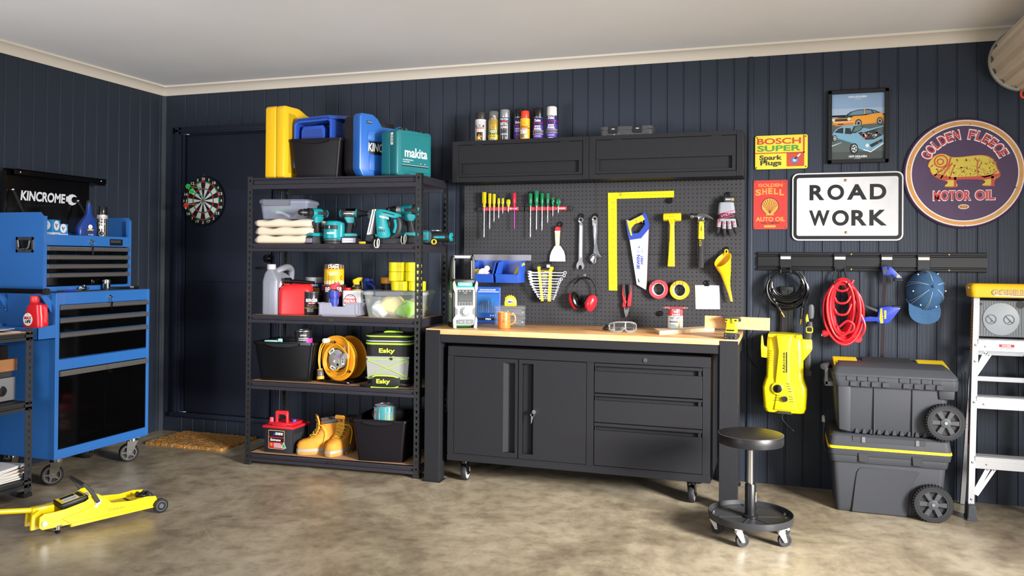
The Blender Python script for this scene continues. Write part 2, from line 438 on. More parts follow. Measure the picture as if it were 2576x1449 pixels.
# prism on axis 'y' takes (x, z)
for zt,zb in((1.033,0.958),(0.957,0.874),(0.873,0.724)):cdrawer(c,D,0.03,Wd-0.026,zt,zb)
for y0,y1 in((0.03,0.362),(0.365,Wd-0.026)):
 e=MB(GLB);e.box(D-0.02,D-0.004,y0,y1,0.21,0.657,0.002,1);d=e.build('door',c)
 e=MB(ALU);zt=0.656;e.prism([(D-0.006,zt-0.032),(D+0.012,zt-0.03),(D+0.016,zt-0.018),(D+0.01,zt-0.01),(D+0.012,zt),(D-0.006,zt)],'y',y0,y1);e.build('handle',d)
keyset(c,(D,0.386,1.068));keyset(c,(D-0.004,0.405,0.612),hang=0)
for x,y,rz in((D-0.05,0.06,228),(D-0.05,Wd-0.085,228),(0.07,Wd-0.10,-60),(0.07,0.06,-80)):caster(c,(x,y,0),0.058,0.045,rz,top=0.155)
# push handle and side bin on the side that faces the viewer
e=MB(BLKG);e.tube([(0.05,-0.07,1.115),(D-0.005,-0.07,1.115)],0.0145,14);h=e.build('push_handle',c)
e=MB(RUB);e.cyl((D-0.006,-0.07,1.115),(D+0.014,-0.07,1.115),0.0185,n=18);e.build('end_cap',h)
e=MB(CBL)
for x in(0.09,D-0.04):e.prism([(0.0,0.99),(0.0,1.06),(-0.055,1.11),(-0.075,1.11),(-0.075,1.10)],'x',x,x+0.006)
e.m(CHR)
for z in(1.0,1.035):
 for x in(0.085,D-0.045):e.ball((x,-0.002,z),0.006)
e.build('handle_bracket',h)
e=MB(CBL);yb=-0.115
e.box(0.08,D-0.005,yb,0.0,0.845,0.849);e.box(0.08,D-0.005,yb,yb+0.003,0.845,0.915);e.box(0.08,0.083,yb,0,0.845,0.922)
e.prism([(yb,0.845),(0,0.845),(0,0.926),(yb,0.913)],'x',D-0.008,D-0.005);e.build('side_bin',c)
# ---- top chest
t=thing('tool_chest','blue steel top tool chest with open black lid on rolling cabinet','tool chest',(0.03,-1.47,1.109))
D,Wd=0.43,0.665
e=MB(CBL)
side=[(0.0,0.0),(D,0.0),(D,0.435),(D-0.022,0.458),(0.0,0.458)]
e.prism(side,'y',0,0.003);e.prism(side,'y',Wd-0.003,Wd)
e.box(D-0.022,D,0.0031,0.024,0,0.436);e.box(D-0.022,D,Wd-0.022,Wd-0.0031,0,0.436)
e.box(D-0.03,D,0.0241,Wd-0.0221,0.268,0.331,0.001,1);e.box(D-0.03,D,0.0241,Wd-0.0221,0.0,0.028,0.001,1)
e.box(0,0.004,0,Wd,0,0.40);e.box(0.004,D-0.03,0.003,Wd-0.003,0.305,0.315);e.box(0,D-0.02,0.002,Wd-0.002,0,0.01)
e.build('chest_body',t)
for a,b_ in((0.026,0.232),(0.234,0.436),(0.438,Wd-0.024)):cdrawer(t,D,a,b_,0.262,0.214,0.025)
for zt,zb in((0.212,0.160),(0.158,0.108),(0.106,0.03)):cdrawer(t,D,0.026,Wd-0.024,zt,zb,0.026)
keyset(t,(D,0.335,0.297))
e=MB(mat('#17181a',0.3));e.box(D,D+0.003,0.485,0.59,0.275,0.315,0.001,1);e.m(mat('#85868a',0.3,0.6));e.text('KINCROME',0.492,0.572,0.292,0.308,pl_x(D+0.0036),0.02);e.build('name_badge',t)
# carry handle on the side
e=MB(CHR);e.M=Matrix.Identity(4)
x0,x1,za,zb=0.225,0.36,0.225,0.315
for q in((x0,x1,za,za+0.018),(x0,x1,zb-0.018,zb),(x0,x0+0.016,za,zb),(x1-0.016,x1,za,zb)):e.box(q[0],q[1],-0.004,0,q[2],q[3],0.001,1)
e.m(mat('#303236',0.25,0.8));e.box(x0,x1,-0.001,0.0005,za,zb)
e.m(CHR);e.tube([(x0+0.022,-0.01,zb-0.02),(x0+0.03,-0.012,za+0.03),(x0+0.045,-0.014,za+0.02),(x1-0.045,-0.014,za+0.02),(x1-0.03,-0.012,za+0.03),(x1-0.022,-0.01,zb-0.02)],0.006,8)
e.build('carry_handle',t)
# open lid: flat panel leaning on the wall with a lip along its top
e=MB(mat('#08080a',0.22,coat=0.3))
Lx=0.075
e.box(Lx-0.006,Lx,0.055,Wd+0.005,0.36,0.725,0.002,1)
e.box(Lx-0.006,Lx+0.05,0.03,0.762,0.718,0.724,0.001,1)
e.box(Lx+0.046,Lx+0.05,0.07,0.762,0.69,0.724,0.001,1)
e.prism([(0.03,0.36),(0.05,0.36),(0.05,0.724),(0.03,0.706)],'x',Lx-0.006,Lx+0.012)
e.prism([(0.66,0.695),(0.70,0.68),(0.762,0.68),(0.762,0.724),(0.66,0.724)],'x',Lx,Lx+0.04)
e.m(CHR)
for y,z in((0.11,0.705),(0.72,0.708)):e.ball((Lx+0.05,y,z),0.006,(0.5,1,1))
lid=e.build('lid',t)
e=MB(mat('#d9dbe0',0.4));mp=pl_x(Lx+0.0012)
e.text('KINCROME',0.152,0.478,0.542,0.603,mp,0.035,0.12);e.text('PROFESSIONAL QUALITY TOOLS',0.148,0.47,0.517,0.531,mp,0.02,0.1)
w=[(0.482,0.556),(0.496,0.556),(0.505,0.541),(0.53,0.534),(0.556,0.543),(0.567,0.556),(0.545,0.551),(0.53,0.556),(0.524,0.569),(0.53,0.584),(0.545,0.592),(0.568,0.590),(0.553,0.603),(0.53,0.607),(0.508,0.601),(0.497,0.59),(0.484,0.59)]
e.poly(w,mp);e.build('lettering',lid)
for y in(0.085,0.56):
 e=MB(BLKG);a,b_=Vector((Lx+0.02,y,0.60 if y<0.3 else 0.565)),Vector((Lx+0.13,y+0.03,0.36))
 m_=a.lerp(b_,0.6);e.cyl(a,m_,0.008,n=12);e.m(CHR);e.cyl(m_,b_,0.0045,n=10);e.ball(a,0.010);e.cyl(a,a-Vector((0.02,0,0)),0.004);e.ball(b_,0.008);e.build('gas_strut',t)
# ---- things standing in the chest
def filterbox(loc,rz,w,h,label):
 r=thing('filter_box',label,'box',loc,rz,'oil filter cartons in the chest')
 e=MB(mat('#2f86c8',0.5));e.box(-w/2,w/2,-w/2,w/2,0,h,0.001,1);b_=e.build('carton',r)
 e=MB(mat('#dfe2e6',0.5));f=w/2+0.0006
 for mp in(pl_y(-f),pl_x(f)):
  e.m(mat('#dfe2e6',0.5));e.rect(-w/2,w/2,0.002,h*0.28,mp);e.poly(circ(w*0.36,24,0,h*0.68,1,0.95),mp)
 for q in(0,1):
  mp=pl_y(-f-0.0005)if q==0 else pl_x(f+0.0005)
  e.m(mat('#1b3f88',0.5));e.poly([(-w*.2,h*.78),(-w*.07,h*.78),(w*.02,h*.6),(-w*.03,h*.52)],mp);e.m(mat('#c02030',0.5));e.poly([(w*.2,h*.78),(w*.07,h*.78),(-w*.03,h*.52),(w*.02,h*.6)],mp)
  e.m(mat('#33363a',0.5));e.text('VS-67',-w*.25,w*.3,h*.14,h*.23,mp)
 e.build('label_print',b_)
zc_=1.109+0.3155
filterbox((0.385,-1.365,zc_),20,0.085,0.103,'taller blue and white oil filter carton at front of chest')
filterbox((0.36,-1.285,zc_),10,0.08,0.082,'lower blue oil filter carton tucked behind the taller one')
b_=thing('additive_bottle','dark blue slanted long-neck additive bottle standing in the open chest','bottle',(0.385,-1.10,zc_),-10)
e=MB(mat('#1b3c8a',0.3));
def orect(w,d,z,cx=0):return[(p[0]+cx,p[1],z)for p in rrect(w,d,min(w,d)*0.35,4)]
e.loft([orect(.052,.125,0),orect(.056,.13,0.004),orect(.056,.13,0.06),[(p[0],p[1]+.006,p[2])for p in orect(.05,.11,.085)],[(p[0],p[1]+.016,p[2])for p in orect(.036,.06,.13)],[(p[0],p[1]+.02,p[2])for p in orect(.026,.035,.155)],[(p[0],p[1]+.02,p[2])for p in orect(.024,.026,.215)]]);e.build('bottle_body',b_)
e=MB(mat('#23252a',0.4));e.lathe([(.014,.213),(.014,.233),(.012,.236)],(0,.02,0),n=20);e.build('cap',b_)
e=MB(mat('#1a2f70',0.5));mp=pl_x(.0286);e.rect(-.03,.045,.012,.06,mp);e.m(WHT);e.poly(circ(.014,20,.012,.072),mp);e.text('FUEL',.0,.035,.02,.028,pl_x(.029));e.m(YEL);e.rect(-.006,.032,.05,.057,pl_x(.029));e.m(RED);e.poly([(.004,.078),(.012,.066),(.02,.078),(.012,.071)],pl_x(.029));e.build('label',b_)
def spraycan(loc,label,r,h,caph,body,cap,art,group=None,rz=0,clearcap=False,name='spray_can'):
 s_=thing(name,label,'spray can',loc,rz,group)
 e=MB(body);hb=h-caph
 e.lathe([(r*.94,0),(r,.004),(r,hb-.014),(r*.92,hb-.006),(r*.72,hb)],n=28);bd=e.build('can_body',s_)
 e=MB(STL);e.lathe([(r*.93,hb-.009),(r*.95,hb-.006),(r*.9,hb-.002),(r*.7,hb+.002)],n=28);e.build('rim',bd)
 e=MB(cap)
 e.lathe([(r*.86,hb-.004),(r*.9,hb),(r*.88,h-.008),(r*.8,h-.001),(r*.7,h)],n=28);e.build('cap',s_)
 if clearcap:
  e=MB(WHT);e.lathe([(.007,hb),(.007,hb+.018),(.004,hb+.022)],n=12);e.build('nozzle',s_)
 e=MB(WHT);a0=-90
 art(e,lambda k=0:cyl_map(0,0,r+.0005+.0004*k,0,a0),r,hb);e.build('label_print',bd)
 return s_
def art_foam(e,mp,r,h):
 e.m(mat('#131316',.4));e.rect(-.06,.06,.01,h*.8,mp(),8);e.m(mat('#c9c9cc',.3,.4));e.rect(-.035,.035,h*.82,h*.95,mp(1),6)
 e.m(mat('#b02850',.5));e.text('Valvoline',-.025,.025,h*.84,h*.9,mp(2));e.m(WHT);e.text('Tyre',-.016,.014,h*.68,h*.77,mp(1),.02);e.text('Foam',-.018,.018,h*.57,h*.66,mp(1),.02)
 e.rect(-.016,.012,h*.40,h*.53,mp(1),3);e.poly(circ(.017,20,0,h*.22),mp(1));e.m(BLK);e.poly(circ(.012,16,0,h*.22),mp(2))
spraycan((0.40,-0.985,zc_),'black and silver tyre foam spray can standing in the blue chest',.033,.205,.048,mat('#c8c8cb',.25,.8),mat('#1a1a1d',.2),art_foam,rz=40)
# ---- tools lying on the lower cabinet's top
zt=1.1085
r=thing('ratchet_handle','bright chrome ratchet handle lying on top of blue cabinet','ratchet',(0.42,-1.07,zt+.012),-66)
e=MB(CHR);e.cyl((0,0,-.011),(0,0,.011),.021,n=24,bev=.003);e.tube([(.01,0,0),(.06,0,0),(.1,0,0)],[.012,.009,.0085],12);e.build('head',r)
e=MB(mat('#e6e6ea',.1,1));e.tube([(.1,0,0),(.115,0,0),(.16,0,0),(.185,0,0)],[.009,.012,.013,.011],12);e.build('grip',r)
r=thing('ballpoint_pen','dark blue pen lying beside the ratchet on blue cabinet','pen',(0.528,-1.395,zt+.006),75)
e=MB(mat('#26309c',.3));e.cyl((0,0,0),(.075,0,0),.0055,n=12);e.build('barrel',r);e=MB(STL);e.cyl((.075,0,0),(.1,0,0),.005,.001,n=12);e.build('tip',r)
for loc,rr,hh,lb in(((.50,-1.045,zt),.024,.062,'large chrome socket standing on blue cabinet top'),((.46,-1.18,zt),.014,.032,'small dark chrome socket standing behind the ratchet')):
 e=MB(CHR if hh>.05 else mat('#55575c',.2,1));e.lathe([(rr*.7,hh-.006),(rr*.72,hh),(rr*.97,hh),(rr,hh-.003),(rr,hh*.5),(rr*.9,hh*.42),(rr*.9,.003),(rr*.86,0),(0,0)],n=24,cap=False)
 o=e.build('socket',None,loc);tag(o,lb,'socket','sockets on the blue cabinet')
e=MB(mat('#2b2c30',.25,.9));e.tube([(0,0,0),(.22,0,0)],.006,12);e.cyl((.19,0,0),(.215,0,0),.009,n=12);e.m(CHR);e.cyl((.16,0,0),(.185,0,0),.009,n=14);e.cyl((-.02,0,0),(0,0,0),.009,n=14)
tag(e.build('extension_bar',None,(.44,-1.01,zt+.009),(0,0,66)),'dark socket extension bar lying near right end of blue cabinet','extension bar')
# red oil bottle in the side bin
b_=thing('oil_bottle','red engine oil bottle standing in the blue cabinet side bin','bottle',(0.475,-1.527,0.850),0)
e=MB(mat('#d3202a',.25));L=[]
for z,w,cx in((0,.135,0),(.004,.14,0),(.075,.14,0),(.10,.138,0),(.125,.13,.003),(.15,.118,.005),(.175,.105,.01),(.19,.09,.015)):
 L.append([(p[0]+cx,p[1],z)for p in rrect(w,.072,.028,5)])
L+=[[(p[0]-.01,p[1],.203)for p in rrect(.045,.045,.022,5)],[(p[0]-.01,p[1],.208)for p in rrect(.04,.04,.02,5)]]
e.loft(L);e.build('bottle_body',b_)
e=MB(mat('#e03a40',.35));e.lathe([(.022,.204),(.024,.207),(.024,.236),(.022,.239)],(-.01,0,0),n=24);e.build('cap',b_)
e=MB(mat('#dd4347',.3));e.tube([(.045,0,.178),(.066,0,.168),(.071,0,.13),(.066,0,.09)],.010,10,sm=4);e.build('grip',b_)
e=MB(WHT);mp=pl_y(-.0366);e.poly(circ(.036,28,-.018,.108,.95,1),mp);mp=pl_y(-.0371);e.m(mat('#cf1d22',.4));e.text('MAX',-.046,.01,.107,.126,mp,.05,.15);e.m(BLK);e.text('LIFE',-.038,.004,.088,.104,mp,.05,.1);e.poly([(-.026,.14),(-.02,.131),(-.012,.14),(-.02,.135)],mp)
e.m(mat('#e2c41a',.4));e.text('OIL',-.045,.012,.02,.05,mp,.05);e.build('label',b_)
# ---- low black shelf cut by the left edge
SH=mat('#29292c',.55,bump=.6,bscale=500,mottle=.3,mscale=500);BRD=mat('#b98a5a',.6,mottle=.12,mscale=20)
def keyhole_mat(name,hexc,axis):
    # punched steel angle: keyhole slots really pass light
 m,nt,b,tc,N,Lk=nodemat(name,.5);b.inputs['Base Color'].default_value=lin(hexc)
 n=N('TexNoise');n.inputs['Scale'].default_value=600;Lk(tc.outputs['Object'],n.inputs['Vector'])
 bp=N('Bump');bp.inputs['Strength'].default_value=.4;bp.inputs['Distance'].default_value=.002;Lk(n.outputs['Fac'],bp.inputs['Height']);Lk(bp.outputs['Normal'],b.inputs['Normal'])
 s=N('SeparateXYZ');Lk(tc.outputs['Object'],s.inputs[0])
 def mt(op,a,c=None):
  q=N('Math',operation=op)
  for i,v in enumerate((a,c)):
   if v is None:continue
   if hasattr(v,'type'):Lk(v,q.inputs[i])
   else:q.inputs[i].default_value=v
  return q.outputs[0]
 def hole(u):
  du=mt('SUBTRACT',u,.0185)
  zf=mt('SUBTRACT',mt('MULTIPLY',mt('FRACT',mt('DIVIDE',s.outputs['Z'],.038)),.038),.022)
  rr=mt('SQRT',mt('ADD',mt('MULTIPLY',du,du),mt('MULTIPLY',zf,zf)))
  c1=mt('LESS_THAN',rr,.0062)
  sl=mt('MULTIPLY',mt('LESS_THAN',mt('ABSOLUTE',du),.0034),mt('MULTIPLY',mt('LESS_THAN',zf,0.0),mt('GREATER_THAN',zf,-.0135)))
  return mt('MAXIMUM',c1,sl)
 h=mt('MAXIMUM',hole(mt('ABSOLUTE',s.outputs['X'])),hole(mt('ABSOLUTE',s.outputs['Y'])))
 al=mt('SUBTRACT',1.0,h);Lk(al,b.inputs['Alpha'])
 return m
KEY=keyhole_mat('punched_post','#121214','z')
def post(par,loc,h,sx,sy,m=None,w=.038):
    # angle post: corner at local origin, flanges run along sx*x and sy*y
 e=MB(m or KEY);q=.0018
 def b4(x0,x1,y0,y1):e.box(min(x0,x1),max(x0,x1),min(y0,y1),max(y0,y1),.008,h)
 b4(0,sx*w,0,sy*q);b4(0,sx*q,sy*q,sy*w)
 p=e.build('post',par,loc)
 e=MB(RUB)
 x0,x1=sorted((-.004*sx,sx*(w+.004)));y0,y1=sorted((-.004*sy,sy*(w+.004)));e.box(x0,x1,y0,y1,0,.022,.002,1);e.build('foot_cap',p)
 return p
def beam(e,axis,a0,a1,pos,zt,out,hgt=.042):
    # stepped pressed beam: upper lip, recess, lower bulge
 f=[(0,zt),(.003*out,zt),(.003*out,zt-.010),(-.009*out,zt-.014),(-.009*out,zt-hgt*.55),(.003*out,zt-hgt*.62),(.003*out,zt-hgt),(-.012*out,zt-hgt),(-.02*out,zt-hgt*.5),(-.02*out,zt)]
 e.prism([(p+pos,z)for p,z in f],axis,a0,a1)
ls=thing('storage_shelf','low black punched-steel shelf at the left edge with pale board top','shelf',(0.13,-2.75,0))
KEY2=keyhole_mat('punched_post_grey','#2c2c2f','z')
LD,LW=.45,1.115
for x,y,sx,sy in((LD,LW,-1,-1),(LD,0,-1,1),(0,LW,1,-1),(0,0,1,1)):post(ls,(x,y,0),.918,sx,sy,KEY2,.045)
for zt_ in(.897,.517,.095):
 e=MB(SH)
 beam(e,'y',.004,LW-.004,LD-.003,zt_,1);beam(e,'y',.004,LW-.004,.003,zt_,-1)
 e.box(.003,LD-.003,LW-.016,LW-.003,zt_-.042,zt_);e.box(.003,LD-.003,.003,.016,zt_-.042,zt_)
 sb=e.build('shelf_frame',ls)
 e=MB(BRD if zt_>.8 else mat('#1c1c1e',.6));e.box(.006,LD-.006,.006,LW-.006,zt_-.01,zt_+.004 if zt_>.8 else zt_-.002);e.build('shelf_board',ls)
def xbox(name,label,cat,x0,x1,y0,y1,z0_,z1_,m_,bev=.002,group=None):
 e=MB(m_);e.box(x0,x1,y0,y1,z0_,z1_,bev,1);return tag(e.build(name),label,cat,group)
a=thing('amplifier','silver hi-fi amplifier with round knob on the low black shelf','amplifier',(.2,-2.06,.516))
e=MB(mat('#2a2a2c',.5));e.box(0,.25,0.004,.416,.008,.128);e.build('amplifier_case',a)
e=MB(mat('#b9b9b6',.35,.6));e.box(.25,.262,0,.42,.006,.132,.003);e.build('front_panel',a)
e=MB(mat('#cfcfce',.2,1));e.lathe([(.028,0),(.028,.018),(.025,.021),(.006,.0215)],(.262,.325,.065),'x');e.build('volume_knob',a)
e=MB(BLK)
for y in(.04,.38):e.cyl((.22,y,0),(.22,y,.008),.015)
e.build('feet',a)
xbox('player_unit','slim dark grey player unit on top of silver amplifier','player',.18,.445,-2.06,-1.648,.648,.682,mat('#3a3b3f',.4))
xbox('timber_offcut','thick oiled timber offcut resting above the slim grey player','timber',.17,.46,-2.15,-1.628,.682,.748,mat('#a4714a',.5,mottle=.2,mscale=9))
xbox('black_case','glossy black case on top of the timber offcut','case',.17,.44,-2.1,-1.668,.748,.82,mat('#111215',.2))
mags=[('#c9c6c0',-2),('#e4e0d8',4),('#a8adb6',9),('#d8b89a',3),('#efe9df',12),('#3b3f4c',7),('#c7cad2',14),('#f0eee8',10)]
for i,(h_,rz)in enumerate(mags):
 e=MB(mat(h_,.5));e.box(-.105,.105,-.145,.145,0,.0085,.001,1);e.m(mat('#f4f2ec',.7));e.box(-.104,.106,-.146,.1455,.0015,.007)
 o=e.build('magazine',None,(.43,-1.80+.004*i,.0955+i*.009),(0,0,rz))
 tag(o,['lowest magazine of the bottom shelf pile','second magazine up in the bottom shelf pile','third magazine up in the bottom shelf pile, grey','tan magazine fourth up in the bottom shelf pile','cream magazine fifth up in the bottom shelf pile','dark-covered magazine sixth up in the bottom shelf pile','blue-grey magazine second from top of the bottom shelf pile','white magazine topmost on the bottom shelf pile'][i],'magazine','magazines on the bottom shelf')
for i,(rz,lb)in enumerate(((-8,'lower loose white paper sheet on the low shelf top'),(9,'upper loose white paper sheet with dark strip on the low shelf top'))):
 e=MB(mat('#e4e4e6',.6));e.prism([(-.1,-.14),(.1,-.14),(.1,.14),(-.1,.14)],'z',0,.002);e.m(mat('#2a2d55',.6));e.rect(-.09,.09,.05+.03*i,.10,pl_z(.0024))
 tag(e.build('paper_sheet',None,(.44,-1.82-.03*i,.902+i*.012),(0,0 if i==0 else-2,rz)),lb,'paper','papers on the low shelf')
# ---- yellow trolley jack
JY=mat('#f0cf0c',.28,coat=.3)
j=thing('trolley_jack','yellow trolley jack with black carry grip on the concrete floor','jack',(1.137,-2.070,0),64.35)
pr=[(-.035,.046),(-.033,.094),(-.015,.108),(.032,.108),(.08,.112),(.167,.130),(.200,.152),(.225,.155),(.258,.128),(.289,.098),(.384,.088),(.455,.094),(.505,.088),(.515,.062),(.50,.035),(.28,.026),(.12,.024),(.1,.034),(.02,.034),(-.02,.034)]
for y in(-.085,.080):
 e=MB(JY);e.prism(pr,'y',y,y+.005,.0015,1)
 e.prism([(.10,.024),(.5,.035),(.5,.04),(.10,.03)],'y',y-.010,y+.012)
 e.prism([(.06,.07),(.16,.09),(.2,.11),(.24,.1),(.28,.07),(.45,.06),(.44,.045),(.1,.038)],'y',y-.004,y+.0,.002,1)
 if y<0:
  e.m(mat('#b7a63a',.4));e.text('STANLEY',.27,.35,.058,.07,pl_y(-.0896),.03)
 s_=e.build('side_plate',j)
 e=MB(STL);ys=y-.004 if y<0 else y+.009
 for x,z,r_ in((-.012,.062,.013),(.224,.118,.014),(.215,.1,.008)):e.cyl((x,y-.006,z),(x,y+.011,z),r_,n=6 if x<.1 else 16)
 e.build('bolt',s_)
e=MB(JY);e.box(.02,.30,-.08,.08,.07,.084);e.prism([(.24,.09),(.30,.066),(.47,.072),(.50,.06),(.48,.045),(.24,.05)],'y',-.055,.055,.004,1);e.cyl((.47,0,.06),(.47,0,.078),.032);e.build('lift_arm',j)
e=MB(mat('#c9b43e',.4));e.box(.30,.43,-.04,.04,.0735,.0742);e.m(BLK);e.box(.385,.40,-.04,.04,.0744,.0748);e.build('warning_strip',j)
e=MB(BLK);e.cyl((.47,0,.078),(.47,0,.09),.034,bev=.002)
for k in range(6):
 a_=k*pi/3;e.box(.47+.03*cos(a_)-.006,.47+.03*cos(a_)+.006,.03*sin(a_)-.006,.03*sin(a_)+.006,.088,.096)
e.build('saddle',j)
e=MB(BLK);e.M=Matrix.Translation((.128,0,.132))@Matrix.Rotation(radians(-11),4,'Y');e.box(-.062,.062,-.06,.06,-.022,.008,.006)
e.m(mat('#e8cf20',.5));e.rect(-.055,.055,-.052,.052,pl_z(.0086));e.m(mat('#1d2030',.5));e.rect(-.04,.025,.012,.045,pl_z(.009));e.rect(.03,.05,-.045,.045,pl_z(.009));e.m(WHT);e.rect(-.04,.025,-.045,.006,pl_z(.009));e.m(BLK);e.text('DANGER',-.035,.02,-.03,-.01,pl_z(.0095));e.build('hydraulic_cover',j)
e=MB(mat('#2b2a26',.45));e.prism([(.215,.112),(.232,.12),(.20,.178),(.168,.216),(.15,.222),(.152,.21),(.178,.176)],'y',-.098,-.091,.002,1);e.prism([(.215,.112),(.232,.12),(.20,.178),(.168,.216),(.15,.222),(.152,.21),(.178,.176)],'y',.091,.098,.002,1);e.tube([(.157,-.094,.213),(.157,.094,.213)],.009,10);e.build('carry_grip',j)
e=MB(JY);e.box(-.045,.05,-.022,.022,.088,.126,.004);e.prism([(-.06,.03),(-.02,.03),(-.01,.09),(-.02,.12),(-.055,.1)],'y',-.05,-.03,.004,1);e.prism([(-.06,.03),(-.02,.03),(-.01,.09),(-.02,.12),(-.055,.1)],'y',.03,.05,.004,1)
e.tube([(-.03,0,.112),(-.17,0,.134),(-.5,0,.17),(-.8,0,.2)],.0125,14);e.m(mat('#8d7d14',.5));e.text('TEST PRIOR TO USE',-.36,-.19,-.003,.005,lambda a_,b2:Vector((a_,-.0128,.135+(-.17-a_)*.11+b2)))
e.build('pump_handle',j)
e=MB(BLK);e.cyl((-.01,-.028,.068),(-.01,.028,.068),.022);e.build('pump_roller',j)
for y in(-.094,.094):
 e=MB(RUB);e.lathe([(.0,-.011),(.03,-.011),(.036,-.008),(.036,.008),(.03,.011),(0,.011)],(.526,y,.0365),'y');e.m(mat('#55575c',.5));e.ringlathe([(.022,-.012),(.026,-.012),(.026,.012),(.022,.012)],(.526,y,.0365),'y');e.cyl((.526,y-.0125,.0365),(.526,y+.0125,.0365),.012,n=16);e.build('front_wheel',j)
for y in(-.075,.075):caster(j,(.05,y,0),.017,.014,100,fork=CHR,hub=BLK,top=.042,spokes=0,off=.006)
# ---- doormat
m,nt,b,tc,N,Lk=nodemat('coir',.95)
mp_=N('Mapping');mp_.inputs['Scale'].default_value=(1,2.2,1);mp_.inputs['Rotation'].default_value=(0,0,.5);Lk(tc.outputs['Object'],mp_.inputs['Vector'])
w=N('TexWave');w.inputs['Scale'].default_value=3.2;w.inputs['Distortion'].default_value=7;w.inputs['Detail'].default_value=1.5;w.inputs['Detail Scale'].default_value=1.4;Lk(mp_.outputs['Vector'],w.inputs['Vector'])
n=N('TexNoise');n.inputs['Scale'].default_value=130;Lk(tc.outputs['Object'],n.inputs['Vector'])
r1=ramp(N,[(.35,'#8f5f22'),(.6,'#b57d33')]);Lk(n.outputs['Fac'],r1.inputs['Fac'])
r2=ramp(N,[(.86,'#000000'),(.93,'#ffffff')]);Lk(w.outputs['Fac'],r2.inputs['Fac'])
mx=N('MixRGB');mx.inputs[2].default_value=lin('#b08f60');Lk(r2.outputs['Color'],mx.inputs['Fac']);Lk(r1.outputs['Color'],mx.inputs[1]);Lk(mx.outputs['Color'],b.inputs['Base Color'])
bp=N('Bump');bp.inputs['Strength'].default_value=1;bp.inputs['Distance'].default_value=.006;Lk(n.outputs['Fac'],bp.inputs['Height']);Lk(bp.outputs['Normal'],b.inputs['Normal'])
e=MB(m);X0,X1,Y0,Y1=.245,.885,-.43,-.03;nx,ny=110,70;G=[]
for iy in range(ny+1):
 row=[]
 for ix in range(nx+1):
  ed=min(ix,nx-ix,iy,ny-iy);jit=.004 if ed==0 else 0
  row.append(e.bm.verts.new((X0+(X1-X0)*ix/nx+random.uniform(-jit,jit),Y0+(Y1-Y0)*iy/ny+random.uniform(-jit,jit),.0 if ed==0 else.019+random.uniform(-.004,.003))))
 G.append(row)
for iy in range(ny):
 for ix in range(nx):e.bm.faces.new((G[iy][ix],G[iy][ix+1],G[iy+1][ix+1],G[iy+1][ix]))
tag(e.build('doormat',ang=60),'tan coir doormat with pale printed lines in front of the door','doormat')
# ---- dartboard with three darts on the door
db=thing('dartboard','round numbered dartboard hanging on the dark door','dartboard',(.3855,-.004,1.734))
R_=.181
e=MB(mat('#0b0b0d',.5));e.lathe([(R_*.98,0),(R_,-.004),(R_,-.016),(R_*.985,-.019),(.001,-.0192)],(0,0,0),'y',64);b_=e.build('board',db)
e=MB(WHT);Rb=.146
def sector(r0,r1,a0,a1,y,n=3):
 P=[(r1*cos(a0+(a1-a0)*i/n),r1*sin(a0+(a1-a0)*i/n))for i in range(n+1)]
 P+=[(r0*cos(a1-(a1-a0)*i/n),r0*sin(a1-(a1-a0)*i/n))for i in range(n+1)]if r0>0 else[(0,0)]
 e.poly(P,pl_y(y))
DW,DB,DR,DG=mat('#d9d8dc',.6),mat('#0e0e10',.6),mat('#b3201f',.6),mat('#178a3c',.6)
nums=[20,1,18,4,13,6,10,15,2,17,3,19,7,16,8,11,14,9,12,5]
for k in range(20):
 a=pi/2-k*pi/10;a0,a1=a+pi/20,a-pi/20
 for r0,r1,c_ in((.012,.085,(DB,DW)),(.085,.095,(DR,DG)),(.095,.135,(DB,DW)),(.135,Rb,(DR,DG))):
  e.m(c_[k%2]);sector(r0,r1,a0,a1,-.0198)
 e.m(WHT);rn=.162;cx,cz=rn*cos(a),rn*sin(a);w_=.0075 if nums[k]<10 else.0145
 e.text(str(nums[k]),cx-w_+(.004 if nums[k]==1 else 0),cx+w_-(.004 if nums[k]==1 else 0),cz-.0105,cz+.0105,pl_y(-.0199),.02)
e.m(DG);e.poly(circ(.014,24),pl_y(-.0202));e.m(DR);e.poly(circ(.006,16),pl_y(-.0206));e.build('segments',b_)
e=MB(STL);e.tube([(-.02,-.012,.178),(0,-.003,.2),(.02,-.012,.178)],.0013,6);e.build('hanger',db)
for k,(tx,tz,fx,fz,col,lb)in enumerate(((.007,.091,-.035,.098,'#2bb14a','upper green-flighted dart high in the dartboard'),(.030,.022,-.010,.058,'#2bb14a','lower green-flighted dart near the bullseye'),(-.010,-.020,-.055,-.038,'#b3302a','red-flighted dart left of the bullseye'))):
 a=Vector((tx,0,tz));f=Vector((fx,-.10,fz));d_=(f-a).normalized()
 dt=thing('dart',lb,'dart',(.3855,-.0265,1.734),0,'darts in the dartboard')
 e=MB(STL);e.cyl(a,a+d_*.03,.0008,.0012,n=6);e.build('point',dt)
 e=MB(mat('#c8a64a',.3,.7)if k==2 else mat(col,.4));e.cyl(a+d_*.03,a+d_*.075,.0035,n=10);e.cyl(a+d_*.075,a+d_*.11,.002,n=8);e.build('barrel',dt)
 e=MB(mat(col,.5));u=d_.orthogonal().normalized();v=d_.cross(u)
 for q in range(4):
  n_=(u*cos(q*pi/2+.5)+v*sin(q*pi/2+.5));t2=d_.cross(n_)*.0004;b0=a+d_*.1
  P=[b0,b0+d_*.012+n_*.017,b0+d_*.034+n_*.017,b0+d_*.042]
  e.loft([[p-t2 for p in P],[p+t2 for p in P]])
 e.build('flight',dt)
